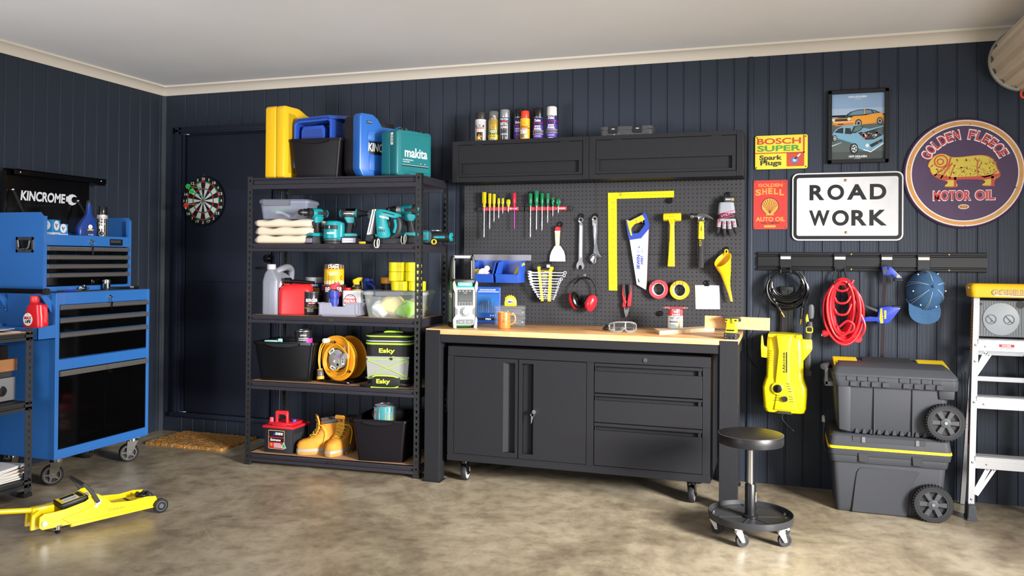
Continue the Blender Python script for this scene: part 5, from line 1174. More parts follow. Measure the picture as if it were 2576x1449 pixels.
for lt,lb_,rb,fb in((.739,.722,.695,.574),(.568,.555,.533,.410),(.406,.388,.366,.1685)):
 e=MB(POW);y0,y1=FY-.001,FY+.02;l_,r_=xd+.003,xe-.003
 e.box(l_,r_,y0,y1,zc(lb_),zc(lt),.002,1);e.box(l_,r_,y0,y1,zc(fb),zc(rb),.002,1)
 e.box(l_+.004,l_+.007,y0+.002,y1+.01,zc(rb),zc(lb_));e.box(r_-.02,r_-.004,y0+.004,y1+.01,zc(rb),zc(lb_));e.box(l_,r_,y0+.026,y0+.029,zc(rb)-.005,zc(lb_)+.005)
 wb(e,'drawer',c)
e=MB(CHR);e.cyl((sc(3.77),FY,zc(.768)),(sc(3.77),FY-.006,zc(.768)),.011,n=20);e.m(BLK);e.box(sc(3.77)-.001,sc(3.77)+.001,FY-.0066,FY-.006,zc(.768)-.006,zc(.768)+.006);wb(e,'lock',c)
for x,y,rz in((2.695,-.545,200),(4.02,-.545,195),(2.70,-.15,200),(4.02,-.15,195)):
 caster(c,(x-c.location.x,y-c.location.y,0),.047,.03,rz-110,BLKG,mat('#1b1b1d',.6),mat('#9a9a9c',.5),ZB-.004,0,.02)
# ---- wall cabinets
def wallcab(label,x0,x1):
 r=wt('wall_cabinet',label,'cabinet',(x0,-.244,1.8045),'charcoal wall cabinets');y=-.244;z0,z1=1.8045,2.0655
 a0,a1,b0,b1=x0+.040,x1-.038,1.834,2.041
 e=MB(POW);e.box(x0,x1,y+.02,-.004,z0,z1,.001,1)
 e.box(x0,a0,y,y+.02,z0,z1,.002,1);e.box(a1,x1-.001,y,y+.02,z0,z1,.002,1);e.box(a0,a1,y+.001,y+.02,b1,z1);e.box(a0,a1,y+.001,y+.02,z0,b0);wb(e,'cabinet_body',r)
 e=MB(POW);g=.003;a0+=g;a1-=g;b0+=g;b1-=g;h0,h1=1.851,1.922;s0,s1=a0+.017,a1-.02
 e.box(a0,a1,y-.0005,y+.015,h1,b1,.001,1);e.box(a0,a1,y-.0005,y+.015,b0,h0);e.box(a0,s0,y-.0005,y+.015,h0,h1);e.box(s1,a1,y-.0005,y+.015,h0,h1)
 e.box(s0,s1,y+.034,y+.037,h0-.002,h1+.002);e.box(s0-.001,s0+.001,y,y+.035,h0,h1);e.box(s1-.001,s1+.001,y,y+.035,h0,h1);e.box(s0,s1,y+.014,y+.035,h1-.001,h1+.001);d=wb(e,'flap_door',r)
 for x in(x0+.14,x1-.18):
  e=MB(POW);e.box(x,x+.058,y-.002,y+.004,b1-.002,b1+.006,.001,1);e.build('hinge',d)
 return r
wallcab('left charcoal steel wall cabinet below the row of spray cans',2.4751,3.3665);wallcab('right charcoal steel wall cabinet below the clear organiser case',3.3675,4.2676)
# ---- pegboard panels
m,nt,b,tc,N,Lk=nodemat('pegboard',.55)
s=N('SeparateXYZ');Lk(tc.outputs['Object'],s.inputs[0])
def cell(o_):
 a_=N('Math',operation='DIVIDE');Lk(o_,a_.inputs[0]);a_.inputs[1].default_value=.0254
 f=N('Math',operation='FRACT');Lk(a_.outputs[0],f.inputs[0]);q=N('Math',operation='SUBTRACT');Lk(f.outputs[0],q.inputs[0]);q.inputs[1].default_value=.5
 p=N('Math',operation='MULTIPLY');Lk(q.outputs[0],p.inputs[0]);Lk(q.outputs[0],p.inputs[1]);return p.outputs[0]
ad=N('Math',operation='ADD');Lk(cell(s.outputs['X']),ad.inputs[0]);Lk(cell(s.outputs['Z']),ad.inputs[1])
lt=N('Math',operation='GREATER_THAN');Lk(ad.outputs[0],lt.inputs[0]);lt.inputs[1].default_value=.0125
b.inputs['Base Color'].default_value=lin('#38383b');b.inputs['Specular IOR Level'].default_value=.2;Lk(lt.outputs[0],b.inputs['Alpha'])
n=N('TexNoise');n.inputs['Scale'].default_value=700;Lk(tc.outputs['Object'],n.inputs['Vector'])
bp=N('Bump');bp.inputs['Strength'].default_value=.3;bp.inputs['Distance'].default_value=.002;Lk(n.outputs['Fac'],bp.inputs['Height']);Lk(bp.outputs['Normal'],b.inputs['Normal'])
PEG=m
for x0,x1,z0,z1,lb in((2.479,3.3655,1.356,1.803,'upper left black pegboard panel behind the screwdriver racks'),(3.3675,4.266,1.356,1.803,'upper right black pegboard panel behind saw and hammers'),(2.479,3.3655,.9035,1.354,'lower left black pegboard panel behind the blue bins'),(3.3675,4.266,.9035,1.354,'lower right black pegboard panel behind the tape rolls')):
 r=wt('pegboard_panel',lb,'pegboard',(x0,-.035,z0),'pegboard panels')
 e=MB(PEG);e.box(0,x1-x0,0,.0012,0,z1-z0);e.build('punched_sheet',r)
 e=MB(POW)
 for q in((0,.006,0,z1-z0),(x1-x0-.006,x1-x0,0,z1-z0)):e.box(q[0],q[1],.0012,.02,q[2],q[3])
 e.m(mat('#0a0a0b',.8));e.box(.006,x1-x0-.006,.017,.019,0,z1-z0);e.build('panel_frame',r)
# ---- cans and organiser on the wall cabinets
ZW=2.0662
def lab(*rows):
 def art(e,mp,r,h):
  for q in rows:
   if q[0]=='r':rc(e,mp,q[1],q[2],q[3]*h,q[4]*h,q[5],q[6]if len(q)>6 else 0,8)
   elif q[0]=='t':tx(e,mp,q[1],q[2],q[3],q[4]*h,q[5]*h,q[6],q[8]if len(q)>8 else.03,q[7]if len(q)>7 else 2)
   elif q[0]=='c':e.m(mat(q[4],.5));e.poly(circ(q[3],20,q[1],q[2]*h),mp(q[5]if len(q)>5 else 2))
   elif q[0]=='p':e.m(mat(q[2],.5));e.poly([(x,z*h)for x,z in q[1]],mp(q[3]if len(q)>3 else 2))
 return art
cans=[
('spray can with dark grey cap and flame picture, leftmost on wall cabinet',2.633,.036,.195,.045,mat('#b9b6b4',.3,.4),mat('#2b2729',.5),lab(('r',-.06,.06,.02,.97,'#c9c6c6'),('r',-.03,.03,.62,.74,'#17181a',1),('r',-.03,.03,.56,.60,'#d8572a',1),('t','HIGH TEMP',-.024,.024,.69,.73,'#ffffff'),('t','ENAMEL',-.02,.02,.64,.68,'#ffffff'),('r',-.022,.022,.06,.42,'#2a1a14',1),('p',[(-.018,.08),(.018,.08),(.016,.2),(.008,.3),(.004,.22),(-.004,.36),(-.01,.2),(-.016,.28)],'#e88a1f'),('p',[(-.01,.08),(.01,.08),(.004,.2),(-.006,.24)],'#f7d35a',3),('t','BLACK',-.016,.016,.02,.05,'#e8e8e8')),False),
('spray can with clear cap and green label on wall cabinet',2.722,.034,.197,.045,mat('#b59a4a',.3,.5),mat('#9d9c98',.25,trans=.6,alpha=.6),lab(('r',-.06,.06,.02,.30,'#d9b91c'),('r',-.06,.06,.28,.50,'#1f5a2c'),('t','CABOTHANE',-.028,.028,.42,.47,'#f0f0e8'),('t','CLEAR',-.016,.016,.36,.41,'#f0f0e8'),('c',0,.60,.016,'#d9a52c',1),('r',-.02,.02,.2,.23,'#6b5a14',1),('r',-.016,.016,.05,.14,'#e6e6e6',1),('r',-.010,-.006,.05,.14,'#222',2),('r',-.002,.002,.05,.14,'#222',2),('r',.006,.010,.05,.14,'#222',2)),True),
('spray can with silver domed cap and black label on wall cabinet',2.797,.035,.203,.05,mat('#8f9094',.3,.5),mat('#a3a4a8',.3,.6),lab(('r',-.06,.06,.01,.97,'#19161a'),('r',-.06,.06,.84,.97,'#2a4a6a',1),('t','White Knight',-.028,.028,.87,.94,'#ffffff'),('r',-.018,.018,.80,.86,'#c9302a',2),('t','METAL',-.027,.027,.66,.77,'#dcdce0'),('t','GUARD',-.027,.027,.52,.63,'#dcdce0'),('p',[(.026*cos(a_),.40+.07*sin(a_))for a_ in[i*pi/10 for i in range(20)]],'#9a8fa0',1),('t','SILVER',-.018,.018,.37,.43,'#1c1c20'),('r',-.026,.026,.27,.30,'#c9c9cc',1),('c',.018,.12,.008,'#c9c9cc',1),('c',.018,.12,.005,'#333',2)),False),
('purple spray can with black cap half behind the orange can',2.893,.034,.203,.05,mat('#2a2350',.35),mat('#0f0f12',.35),lab(('r',-.06,.06,.02,.60,'#46318a'),('r',-.06,.06,.61,.64,'#b02050',1),('t','Dulux',-.022,.022,.70,.80,'#f4f4f6',2,.02),('t','metalshield',-.026,.026,.45,.53,'#e8e4f4',2,.0),('r',-.026,.02,.36,.42,'#8a7fc0',1),('c',-.004,.18,.013,'#b02a3a',1),('c',-.004,.18,.010,'#1d1a2c',2)),False),
('spray can with orange cap and yellow label in the middle of the row',2.942,.030,.182,.045,mat('#e0a41c',.35),mat('#dc3a1a',.4),lab(('r',-.05,.05,.02,.97,'#eaa81c'),('p',[(-.012,.66),(.012,.66),(0,.80)],'#d2481c',1),('t','Sikabond',-.024,.024,.58,.63,'#3a2a10'),('r',-.05,.05,.50,.55,'#d2341c',1),('r',-.026,.018,.28,.49,'#eceae4',1),('t','spray',-.02,.012,.40,.46,'#222'),('t','fix',-.02,-.004,.31,.37,'#222'),('r',-.026,.0,.08,.26,'#6a6a6c',1),('r',.004,.024,.08,.2,'#f0e8d8',1)),False),
('purple spray can with black cap, second from right on wall cabinet',3.019,.034,.203,.055,mat('#2c2458',.35),mat('#0d0d10',.35),lab(('r',-.06,.06,.02,.62,'#4f2f96'),('r',-.06,.06,.70,.72,'#b02050',1),('t','Dulux',-.02,.02,.76,.88,'#f4f4f6',2,.02),('t','EPOXY',-.02,.02,.52,.60,'#f4f4f6'),('t','ENAMEL',-.024,.024,.42,.50,'#f4f4f6'),('r',-.06,.06,.24,.38,'#55545a',1),('r',-.06,.06,.375,.39,'#b9b4c4',2),('r',-.06,.06,.23,.245,'#b9b4c4',2),('r',-.024,.02,.12,.18,'#8f7fc8',1)),False),
('purple spray can with white cap, rightmost on wall cabinet',3.107,.035,.207,.055,mat('#35296a',.35),mat('#c9c6c0',.5),lab(('r',-.06,.06,.02,.62,'#55339c'),('r',-.06,.06,.74,.76,'#b02050',1),('t','Dulux',-.021,.021,.82,.95,'#f4f4f6',2,.02),('p',[(-.026,.66),(.02,.80),(.028,.78),(.024,.64),(-.01,.62)],'#c9bfae',2),('t','EPOXY',-.02,.02,.53,.61,'#f4f4f6',3),('t','ENAMEL',-.024,.024,.44,.52,'#f4f4f6'),('r',-.06,.06,.27,.40,'#5a595e',1),('r',-.06,.06,.395,.41,'#b9b4c4',2),('r',-.06,.06,.265,.275,'#b9b4c4',2),('r',-.02,.012,.02,.08,'#c9dcd0',1),('r',-.024,.02,.14,.2,'#8f7fc8',1)),False)]
for lb,x,r_,h,ch,body,cap,art,cc in cans:spraycan((x,-.15 if r_>.031 else-.185,ZW),lb,r_,h,ch,body,cap,art,'spray cans on the wall cabinet',8,cc)
CLR=mat('#808084',.12,trans=.4,alpha=.35,ior=1.3)
def organiser(label,loc,rz,w_,d,h,tint,latches,seed=1,grp=None):
 r=thing('organiser_case',label,'organiser',loc,rz,grp)
 e=MB(tint);e.prism(rrect(w_,d,.02,4,0,d/2),'z',0,h*.62,.004,2);e.prism(rrect(w_+.006,d+.006,.022,4,0,d/2),'z',h*.66,h,.006,2);e.box(-w_/2+.02,w_/2-.02,-.004,.003,h*.62,h*.68);e.build('case_body',r)
 for x in latches:
  e=MB(mat('#18181a',.4));lw=.056 if w_>.25 else.03;e.prism([(x-lw/2,h*.22),(x+lw/2,h*.22),(x+lw/2,h*.95),(x-lw/2,h*.95)],'y',-.009,.0,.003,1);e.m(mat('#c9c9cc',.4));e.rect(x-lw*.16,x+lw*.16,h*.64,h*.72,pl_y(-.0096));e.build('latch',r)
 e=MB(mat('#b9bcc2',.3,.8));rnd=random.Random(seed)
 for k in range(60):
  x,y=rnd.uniform(-w_/2+.015,w_/2-.015),rnd.uniform(.008,d-.02);z=rnd.uniform(.004,h*.32);a_=rnd.uniform(0,6.3);e.cyl((x,y,z),(x+.010*cos(a_),y+.006*sin(a_),z+.004*sin(a_*3)),.0016,n=5)
 o=e.build('screws',r);o['kind']='stuff';return r
organiser('clear organiser case of screws with two black latches on wall cabinet',(3.588,-.225,ZW),2,.31,.18,.055,CLR,(-.075,.07),3)
# ---- screwdrivers in two red racks
def rack(label,x0,x1,z0,z1):
 r=wt('tool_rack',label,'rack',(x0,-.035,z0),'red screwdriver racks')
 e=MB(mat('#c9303a',.4));e.box(x0,x1,-.062,-.038,z0,z1,.002,1);e.m(WHT);xt=x0+(x1-x0)*.78;e.text('KINCROME',xt,xt+.045,z0+.008,z0+.016,pl_y(-.0624),.03);e.poly([(xt-.016,z0+.005),(xt-.006,z0+.02),(xt-.003,z0+.016),(xt-.012,z0+.005)],pl_y(-.0624));wb(e,'rail',r)
 for x,s_ in((x0,-1),(x1,1)):
  e=MB(BLK);a_,b2=sorted((x,x+s_*.034));e.box(a_,b2,-.058,-.0365,z0-.002,z1+.002,.002,1);e.cyl((x+s_*.017,-.06,(z0+z1)/2),(x+s_*.017,-.056,(z0+z1)/2),.007,n=12);wb(e,'end_bracket',r)
rack('left red bar rack holding yellow screwdrivers',2.613,2.862,1.632,1.656);rack('right red bar rack holding green screwdrivers',2.938,3.182,1.630,1.654)
YH,GH,RH=mat('#c9b814',.15,trans=.25,coat=.6),mat('#0a6b42',.15,coat=.6),mat('#c21a30',.15,coat=.6)
SH_=mat('#d2cdd4',.2,1)
def driver(label,x,zt,zm,zb,hw,m_,shaft=SH_,sr=.0032):
 r=wt('screwdriver',label,'screwdriver',(x,-.073,zm),'screwdrivers in the red racks');y=-.073;L=zt-zm;n=24
 prof=[(.62,0),(.8,.01),(.82,.05),(.6,.10),(.62,.18),(.93,.26),(1,.32),(1,.92),(.85,.98),(.4,1),(.05,1)]if L>.07 else[(.7,0),(.8,.03),(.6,.12),(.62,.2),(.95,.38),(1,.6),(.97,.85),(.7,.97),(.05,1)]
 e=MB(m_);rings=[]
 for rr,t in prof:
  ring=[]
  for i in range(n):
   a_=2*pi*i/n;k_=1-(.16 if(.3<t<.96 and i%4 in(1,2))else 0);ring.append((x+rr*hw*k_*cos(a_),y+rr*hw*k_*sin(a_),zm+t*L))
  rings.append(ring)
 e.loft(rings);wb(e,'handle',r)
 e=MB(shaft);e.cyl((x,y,zb+.012),(x,y,zm+.003),sr,n=12);e.cyl((x,y,zb),(x,y,zb+.0125),sr*.35,sr,n=8);wb(e,'shaft',r)
PK=mat('#b0207a',.25,.9)
for lb,x,zt,zm,zb,hw,m_,s_ in(
('largest yellow screwdriver, leftmost in the left rack',2.632,1.755,1.656,1.451,.0150,YH,.0042),('tall yellow screwdriver second from left in the left rack',2.670,1.746,1.656,1.505,.0115,YH,.0034),
('yellow screwdriver third from left in the left rack',2.700,1.742,1.656,1.552,.0115,YH,.003),('short yellow screwdriver fourth from left in the left rack',2.732,1.714,1.656,1.575,.009,YH,.0028),
('short yellow screwdriver fifth from left in the left rack',2.760,1.714,1.656,1.605,.009,YH,.0028),('stubby yellow screwdriver in the left rack',2.798,1.704,1.656,1.613,.0145,YH,.004),
('red screwdriver with magenta shaft in the left rack',2.839,1.746,1.658,1.502,.0112,RH,.003),
('green screwdriver with longest blade, leftmost in the right rack',2.948,1.741,1.655,1.451,.0125,GH,.0036),('tallest green screwdriver second from left in the right rack',2.988,1.758,1.655,1.499,.0145,GH,.0042),
('green screwdriver third from left in the right rack',3.025,1.740,1.654,1.499,.0115,GH,.0034),('green screwdriver fourth from left in the right rack',3.062,1.740,1.654,1.549,.0105,GH,.003),
('small slim green screwdriver second from right in the right rack',3.096,1.714,1.654,1.592,.0085,GH,.0028),('stubby green screwdriver rightmost in the right rack',3.132,1.702,1.654,1.609,.0145,GH,.004)):
 driver(lb,x,zt,zm,zb,hw,m_,PK if m_==RH else SH_,s_)
def hook(label,x,z,rr=.018,long=.03):
 r=wt('magnetic_hook',label,'hook',(x,-.0355,z),'black hooks on the pegboard')
 e=MB(BLKG);e.cyl((x,-.0358,z),(x,-.044,z),rr,n=24,bev=.002);wb(e,'magnet',r)
 e=MB(BLKG);e.tube([(x,-.044,z),(x,-.05,z-.006),(x,-.044-long,z-.012),(x,-.044-long-.006,z-.004)],.0022,8,sm=3);wb(e,'wire_hook',r)
for x,z,lb in((3.274,1.592,'black round hook holding the ring spanner'),(3.365,1.592,'black round hook holding the adjustable wrench'),(3.137,1.542,'black hook holding the scraper'),(4.172,1.712,'black round hook above the work glove'),(4.166,1.384,'black round hook holding the yellow funnel')):hook(lb,x,z)
for x,z,rr,lb in((3.828,1.682,.017,'black round magnet below the yellow square'),(3.777,.993,.016,'black round magnet left of the adhesive tin')):
 e=MB(BLKG);e.lathe([(rr*.9,-.037),(rr,-.040),(rr,-.052),(rr*.8,-.056),(.001,-.056)],(x,0,z),'y',28);tag(e.build('magnet'),lb,'magnet','round magnets on the pegboard')
def pegfork(label,xs,z,y1=-.09,m_=STL):
 r=wt('peg_hook',label,'hook',(xs[0],-.035,z),'wire peg hooks')
 e=MB(BLKG)
 for x in xs:e.tube([(x,-.036,z),(x,y1+.006,z-.002),(x,y1,z+.004),(x,y1,z+.02)],.0018,6,sm=3)
 if len(xs)>1:e.tube([(xs[0],-.037,z),(xs[-1],-.037,z)],.0018,6)
 wb(e,'wire_hook',r)
pegfork('double wire hook under the mallet head',(3.824,3.868),1.545,-.115);pegfork('double wire hook under the claw hammer head',(4.004,4.040),1.545,-.10);pegfork('wire hook holding the handsaw grip',(3.642,3.668),1.544,-.085);pegfork('double wire hook holding the red tape',(3.744,3.788),1.172,-.10);pegfork('double wire hook holding the yellow tape',(3.873,3.914),1.172,-.10);pegfork('wire hook pinning the yellow square',(3.528,),1.722,-.052);pegfork('wire hook holding the ear muffs',(3.303,3.311),1.207,-.075);pegfork('wire hook under the pliers',(3.569,),1.045,-.075)
# ---- hand tools
r=wt('paint_scraper','paint scraper with red tipped wooden handle on pegboard','scraper',(3.122,-.05,1.53))
e=MB(PINE2);e.prism([(3.106,1.49),(3.108,1.45),(3.111,1.404),(3.135,1.404),(3.137,1.45),(3.139,1.49)],'y',-.062,-.044,.005,2);wb(e,'handle',r)
e=MB(mat('#e2dfe2',.4));e.prism([(3.1055,1.489),(3.1395,1.489),(3.140,1.500),(3.1055,1.500)],'y',-.0625,-.0435,.003,1);e.m(RED);e.prism([(3.1055,1.4995),(3.142,1.4995),(3.141,1.522),(3.130,1.53),(3.108,1.524)],'y',-.063,-.043,.004,1);wb(e,'handle_end',r)
e=MB(mat('#cfcfd2',.28,.9));e.prism([(3.111,1.405),(3.136,1.405),(3.144,1.403),(3.166,1.37),(3.174,1.34),(3.176,1.306),(3.073,1.306),(3.075,1.34),(3.085,1.37),(3.105,1.403)],'y',-.0545,-.0525);wb(e,'blade',r)
def spanner_poly():pass
r=wt('ring_spanner','long chrome combination spanner hanging on pegboard','spanner',(3.277,-.056,1.58))
e=MB(CHR);e.ringlathe([(.0095,-.064),(.0165,-.063),(.0165,-.052),(.0095,-.051)],(3.277,0,1.567),'y',28)
e.prism([(3.266,1.552),(3.288,1.552),(3.291,1.53),(3.289,1.31),(3.296,1.296),(3.302,1.28),(3.298,1.262),(3.287,1.254),(3.284,1.27),(3.281,1.281),(3.268,1.281),(3.264,1.268),(3.262,1.253),(3.251,1.262),(3.247,1.28),(3.252,1.296),(3.262,1.31),(3.264,1.53)],'y',-.062,-.053,.002,1)
e.m(mat('#c3c0c6',.3,.9));e.box(3.270,3.284,-.0635,-.0618,1.33,1.535,.002,1);wb(e,'spanner_body',r)
r=wt('adjustable_wrench','chrome adjustable wrench hanging jaw down on pegboard','wrench',(3.365,-.056,1.58))
e=MB(CHR);e.ringlathe([(.0085,-.063),(.0175,-.062),(.0175,-.052),(.0085,-.051)],(3.366,0,1.574),'y',28)
e.prism([(3.349,1.568),(3.383,1.568),(3.384,1.51),(3.380,1.43),(3.386,1.385),(3.394,1.36),(3.409,1.340),(3.401,1.333),(3.386,1.336),(3.376,1.322),(3.374,1.298),(3.363,1.290),(3.345,1.303),(3.333,1.318),(3.332,1.332),(3.343,1.345),(3.355,1.358),(3.360,1.4),(3.353,1.46),(3.349,1.51)],'y',-.064,-.052,.003,2);wb(e,'wrench_body',r)
e=MB(mat('#8a888e',.3,1));e.cyl((3.356,-.066,1.352),(3.372,-.066,1.346),.009,n=14);wb(e,'adjusting_wheel',r)
e=MB(mat('#c3c0c6',.3,.9));e.prism([(3.36,1.545),(3.374,1.545),(3.375,1.50),(3.371,1.45),(3.366,1.435),(3.361,1.46)],'y',-.0652,-.0636,.003,1);wb(e,'grip_recess',r)
r=wt('rafter_square','large yellow L-shaped rafter square on pegboard','square',(3.446,-.04,1.74))
e=MB(mat('#efdc08',.35));e.prism([(3.444,1.737),(3.852,1.742),(3.852,1.703),(3.499,1.699),(3.506,1.127),(3.453,1.128)],'y',-.0405,-.0375);wb(e,'square_body',r)
e=MB(mat('#8d7d12',.5))
for k in range(38):x=3.51+k*.0088;e.rect(x,x+.002,1.735,1.739 if k%5 else 1.733,pl_y(-.0408));e.rect(x,x+.002,1.706,1.710,pl_y(-.0408))
for k in range(19):x=3.515+k*.017;e.rect(x,x+.008,1.720,1.724,pl_y(-.0408))
for k in range(60):z=1.14+k*.0094;e.rect(3.458,3.460,z,z+.002,pl_y(-.0408));e.rect(3.496,3.499,z,z+.002,pl_y(-.0408))
rnd=random.Random(4)
for k in range(26):
 z=1.145+k*.021
 for q in range(3):e.rect(3.466,3.466+rnd.uniform(.016,.026),z+q*.005,z+q*.005+.0022,pl_y(-.0408))
wb(e,'scale_markings',r)
r=wt('handsaw','handsaw with blue and yellow handle and white blade','saw',(3.65,-.06,1.55))
e=MB(mat('#dcdde2',.3,.4));e.prism([(3.586,1.443),(3.655,1.454),(3.703,1.51),(3.692,1.160),(3.690,1.135),(3.632,1.167)],'y',-.0605,-.0592);wb(e,'blade',r)
e=MB(mat('#2c3a9c',.5));mp=lambda a_,b2:Vector((3.657-b2,-.0609,1.265+a_));e.text('IRWIN',0,.085,.006,.027,mp,.04);e.text('XPERT',.022,.082,-.014,.002,lambda a_,b2:Vector((3.657-b2,-.0609,1.265+a_)),.04,.2)
e.poly(circ(.008,18,.105,.0175),mp,[circ(.006,18,.105,.0175)]);e.text('9',.127,.138,.006,.018,mp,.04);e.text('PRO',.1,.125,-.012,-.004,mp,.0);e.m(mat('#2a2024',.6));e.poly([(3.637,1.207),(3.644,1.2),(3.651,1.177),(3.641,1.184)],pl_y(-.0609));wb(e,'blade_print',r)
e=MB(mat('#b02a3a',.4))
for k in range(40):z=1.15+k*.009;x=3.6915+(z-1.15)*.032;e.poly([(x-.001,z),(x+.0025,z+.003),(x-.001,z+.008)],pl_y(-.06))
wb(e,'teeth',r)
def frame_poly(e,outer,inner,y0,y1):
 for y in(y0,y1):e.poly(outer,pl_y(y),[inner])
 for L_ in(outer,inner):
  for i in range(len(L_)):
   a_,b2=L_[i],L_[(i+1)%len(L_)];vs=[e.bm.verts.new(p)for p in((a_[0],y0,a_[1]),(b2[0],y0,b2[1]),(b2[0],y1,b2[1]),(a_[0],y1,a_[1]))];e.bm.faces.new(vs).material_index=e.i
 bmesh.ops.remove_doubles(e.bm,verts=e.bm.verts,dist=1e-6);bmesh.ops.recalc_face_normals(e.bm,faces=e.bm.faces)
e=MB(mat('#27409c',.4));frame_poly(e,[(3.562,1.566),(3.568,1.570),(3.590,1.562),(3.664,1.598),(3.678,1.611),(3.690,1.594),(3.706,1.54),(3.705,1.51),(3.657,1.452),(3.585,1.441),(3.576,1.475)],[(3.600,1.528),(3.612,1.541),(3.676,1.566),(3.682,1.536),(3.645,1.486),(3.605,1.481),(3.598,1.5)],-.070,-.050);wb(e,'handle_frame',r)
e=MB(mat('#eeba1c',.4));e.prism([(3.567,1.566),(3.588,1.558),(3.664,1.596),(3.681,1.568),(3.641,1.546),(3.615,1.538),(3.600,1.521),(3.596,1.504),(3.604,1.466),(3.592,1.470),(3.580,1.513)],'y',-.0735,-.0465,.004,2);wb(e,'grip',r)
r=wt('mallet','all-yellow club mallet hanging on pegboard','mallet',(3.848,-.08,1.57));MY=mat('#edbe14',.4)
e=MB(MY);e.cyl((3.796,-.08,1.580),(3.900,-.08,1.580),.0245,n=8,bev=.003);e.m(mat('#2a2410',.5));e.text('IRWIN',3.83,3.866,1.577,1.585,pl_y(-.1035),.05);wb(e,'head',r)
e=MB(MY);e.loft([[(3.847+dx+p[0],-.08+p[1],z)for p in rrect(w_,d2,.008,4)]for z,w_,d2,dx in((1.281,.041,.03,-.004),(1.285,.043,.032,-.004),(1.36,.037,.028,-.002),(1.44,.031,.024,0),(1.53,.027,.022,0),(1.556,.042,.028,0),(1.562,.046,.03,0))]);e.m(mat('#c79a10',.5))
for k in range(15):z=1.30+k*.0088;e.prism([(3.830,z),(3.858,z+.012),(3.858,z+.0145),(3.830,z+.0025)],'y',-.0955+k*.0002,-.092)
wb(e,'handle',r)
r=wt('claw_hammer','claw hammer with yellow and black handle on pegboard','hammer',(4.02,-.08,1.56))
e=MB(mat('#8f8e90',.25,1));e.cyl((3.957,-.08,1.582),(3.975,-.08,1.584),.019,n=20,bev=.003);e.cyl((3.973,-.08,1.584),(4.0,-.08,1.583),.011,.013,n=16)
e.prism([(3.996,1.592),(4.006,1.601),(4.034,1.601),(4.058,1.594),(4.082,1.578),(4.098,1.560),(4.074,1.567),(4.046,1.575),(4.037,1.568),(4.035,1.552),(4.006,1.552),(3.998,1.574)],'y',-.093,-.067,.005,2);wb(e,'head',r)
e=MB(mat('#e8c80e',.4));e.loft([[(4.020+p[0],-.08+p[1],z)for p in rrect(.030+(1.55-z)*.05,.024,.009,4)]for z in(1.552,1.5,1.445)]);e.m(mat('#2a2a1c',.5));e.text('FatMax',0,.035,-.004,.004,lambda a_,b2:Vector((4.022+b2,-.0925,1.525-a_)),.03);wb(e,'shaft',r)
e=MB(mat('#232325',.7));e.loft([[(4.019+dx+p[0],-.08+p[1],z)for p in rrect(w_,.03,.012,5)]for z,w_,dx in((1.275,.034,-.001),(1.283,.039,-.001),(1.32,.037,.0),(1.38,.033,.001),(1.43,.035,.001),(1.447,.0355,.001))]);e.m(mat('#e8c80e',.4));e.poly(rrect(.010,.034,.004,3,4.016,1.422),pl_y(-.0957));e.m(mat('#232325',.7));e.poly(rrect(.007,.03,.003,3,4.016,1.422),pl_y(-.0961));wb(e,'grip',r)
r=wt('work_glove','grey work glove with red bands hanging fingers down','glove',(4.17,-.08,1.66))
GG=mat('#8b9199',.8,bump=.3,bscale=120);GB=mat('#1d1c1f',.75)
e=MB(GG);e.loft([[(cx+p[0],-.078+p[1],z)for p in rrect(w_,d2,.02,5)]for z,w_,d2,cx in((1.553,.095,.040,4.168),(1.57,.1,.044,4.167),(1.61,.099,.046,4.166),(1.65,.09,.046,4.165),(1.664,.084,.042,4.166))]);hb=wb(e,'glove_back',r)
for k,(x0,z0,x1,z1)in enumerate(((4.127,1.562,4.116,1.480),(4.152,1.557,4.154,1.466),(4.180,1.557,4.188,1.463),(4.205,1.562,4.222,1.476))):
 e=MB(GG);xm,zm=x0+(x1-x0)*.55,z0+(z1-z0)*.55
 e.tube([(x0,-.076,z0+.012),(xm,-.083,zm)],[.0125,.0118],10);e.m(GB);e.tube([(xm,-.083,zm),(x1,-.08,z1+.012),(x1,-.078,z1)],[.0125,.012,.006],10)
 e.m(mat('#b02048',.6))
 for q in(.18,.42):
  px_,pz=x0+(x1-x0)*q,z0+(z1-z0)*q;e.ringlathe([(.0045,-.001),(.0075,-.001),(.0075,.001),(.0045,.001)],(px_,-.0915,pz),'y',14)
 wb(e,'finger',r)
e=MB(GB);e.tube([(4.212,-.07,1.60),(4.232,-.068,1.56),(4.24,-.07,1.52)],[.015,.013,.009],10);wb(e,'thumb',r)
e=MB(GB);e.loft([[(4.166+p[0],-.078+p[1],z)for p in rrect(w_,.046,.02,5)]for z,w_ in((1.566,.103),(1.60,.103))]);e.m(mat('#b8345c',.5));gm=lambda k:(lambda a_,b2:Vector((a_,-.1018-.0003*k,b2+(a_-4.166)*.22)))
e.rect(4.118,4.214,1.603,1.607,gm(1),4);e.rect(4.118,4.214,1.571,1.575,gm(1),4);e.m(mat('#d96a8a',.5));e.text('UTILITY',4.136,4.206,1.582,1.596,gm(2),.04);wb(e,'knuckle_band',r)
e=MB(GB);e.box(4.147,4.214,-.104,-.055,1.663,1.698,.008);e.m(mat('#4a4b50',.4));e.box(4.158,4.212,-.108,-.10,1.667,1.692,.004);e.m(WHT);e.text('METALIC',4.162,4.192,1.677,1.684,pl_y(-.1084),.04);e.m(mat('#e0a020',.4));e.poly([(4.194,1.680),(4.202,1.688),(4.210,1.680),(4.202,1.672)],pl_y(-.1084));e.m(GB);e.tube([(4.165,-.08,1.695),(4.172,-.075,1.708),(4.18,-.08,1.695)],.004,8,sm=3);wb(e,'cuff_strap',r)
r=wt('funnel','long yellow plastic funnel hanging on pegboard','funnel',(4.165,-.09,1.36))
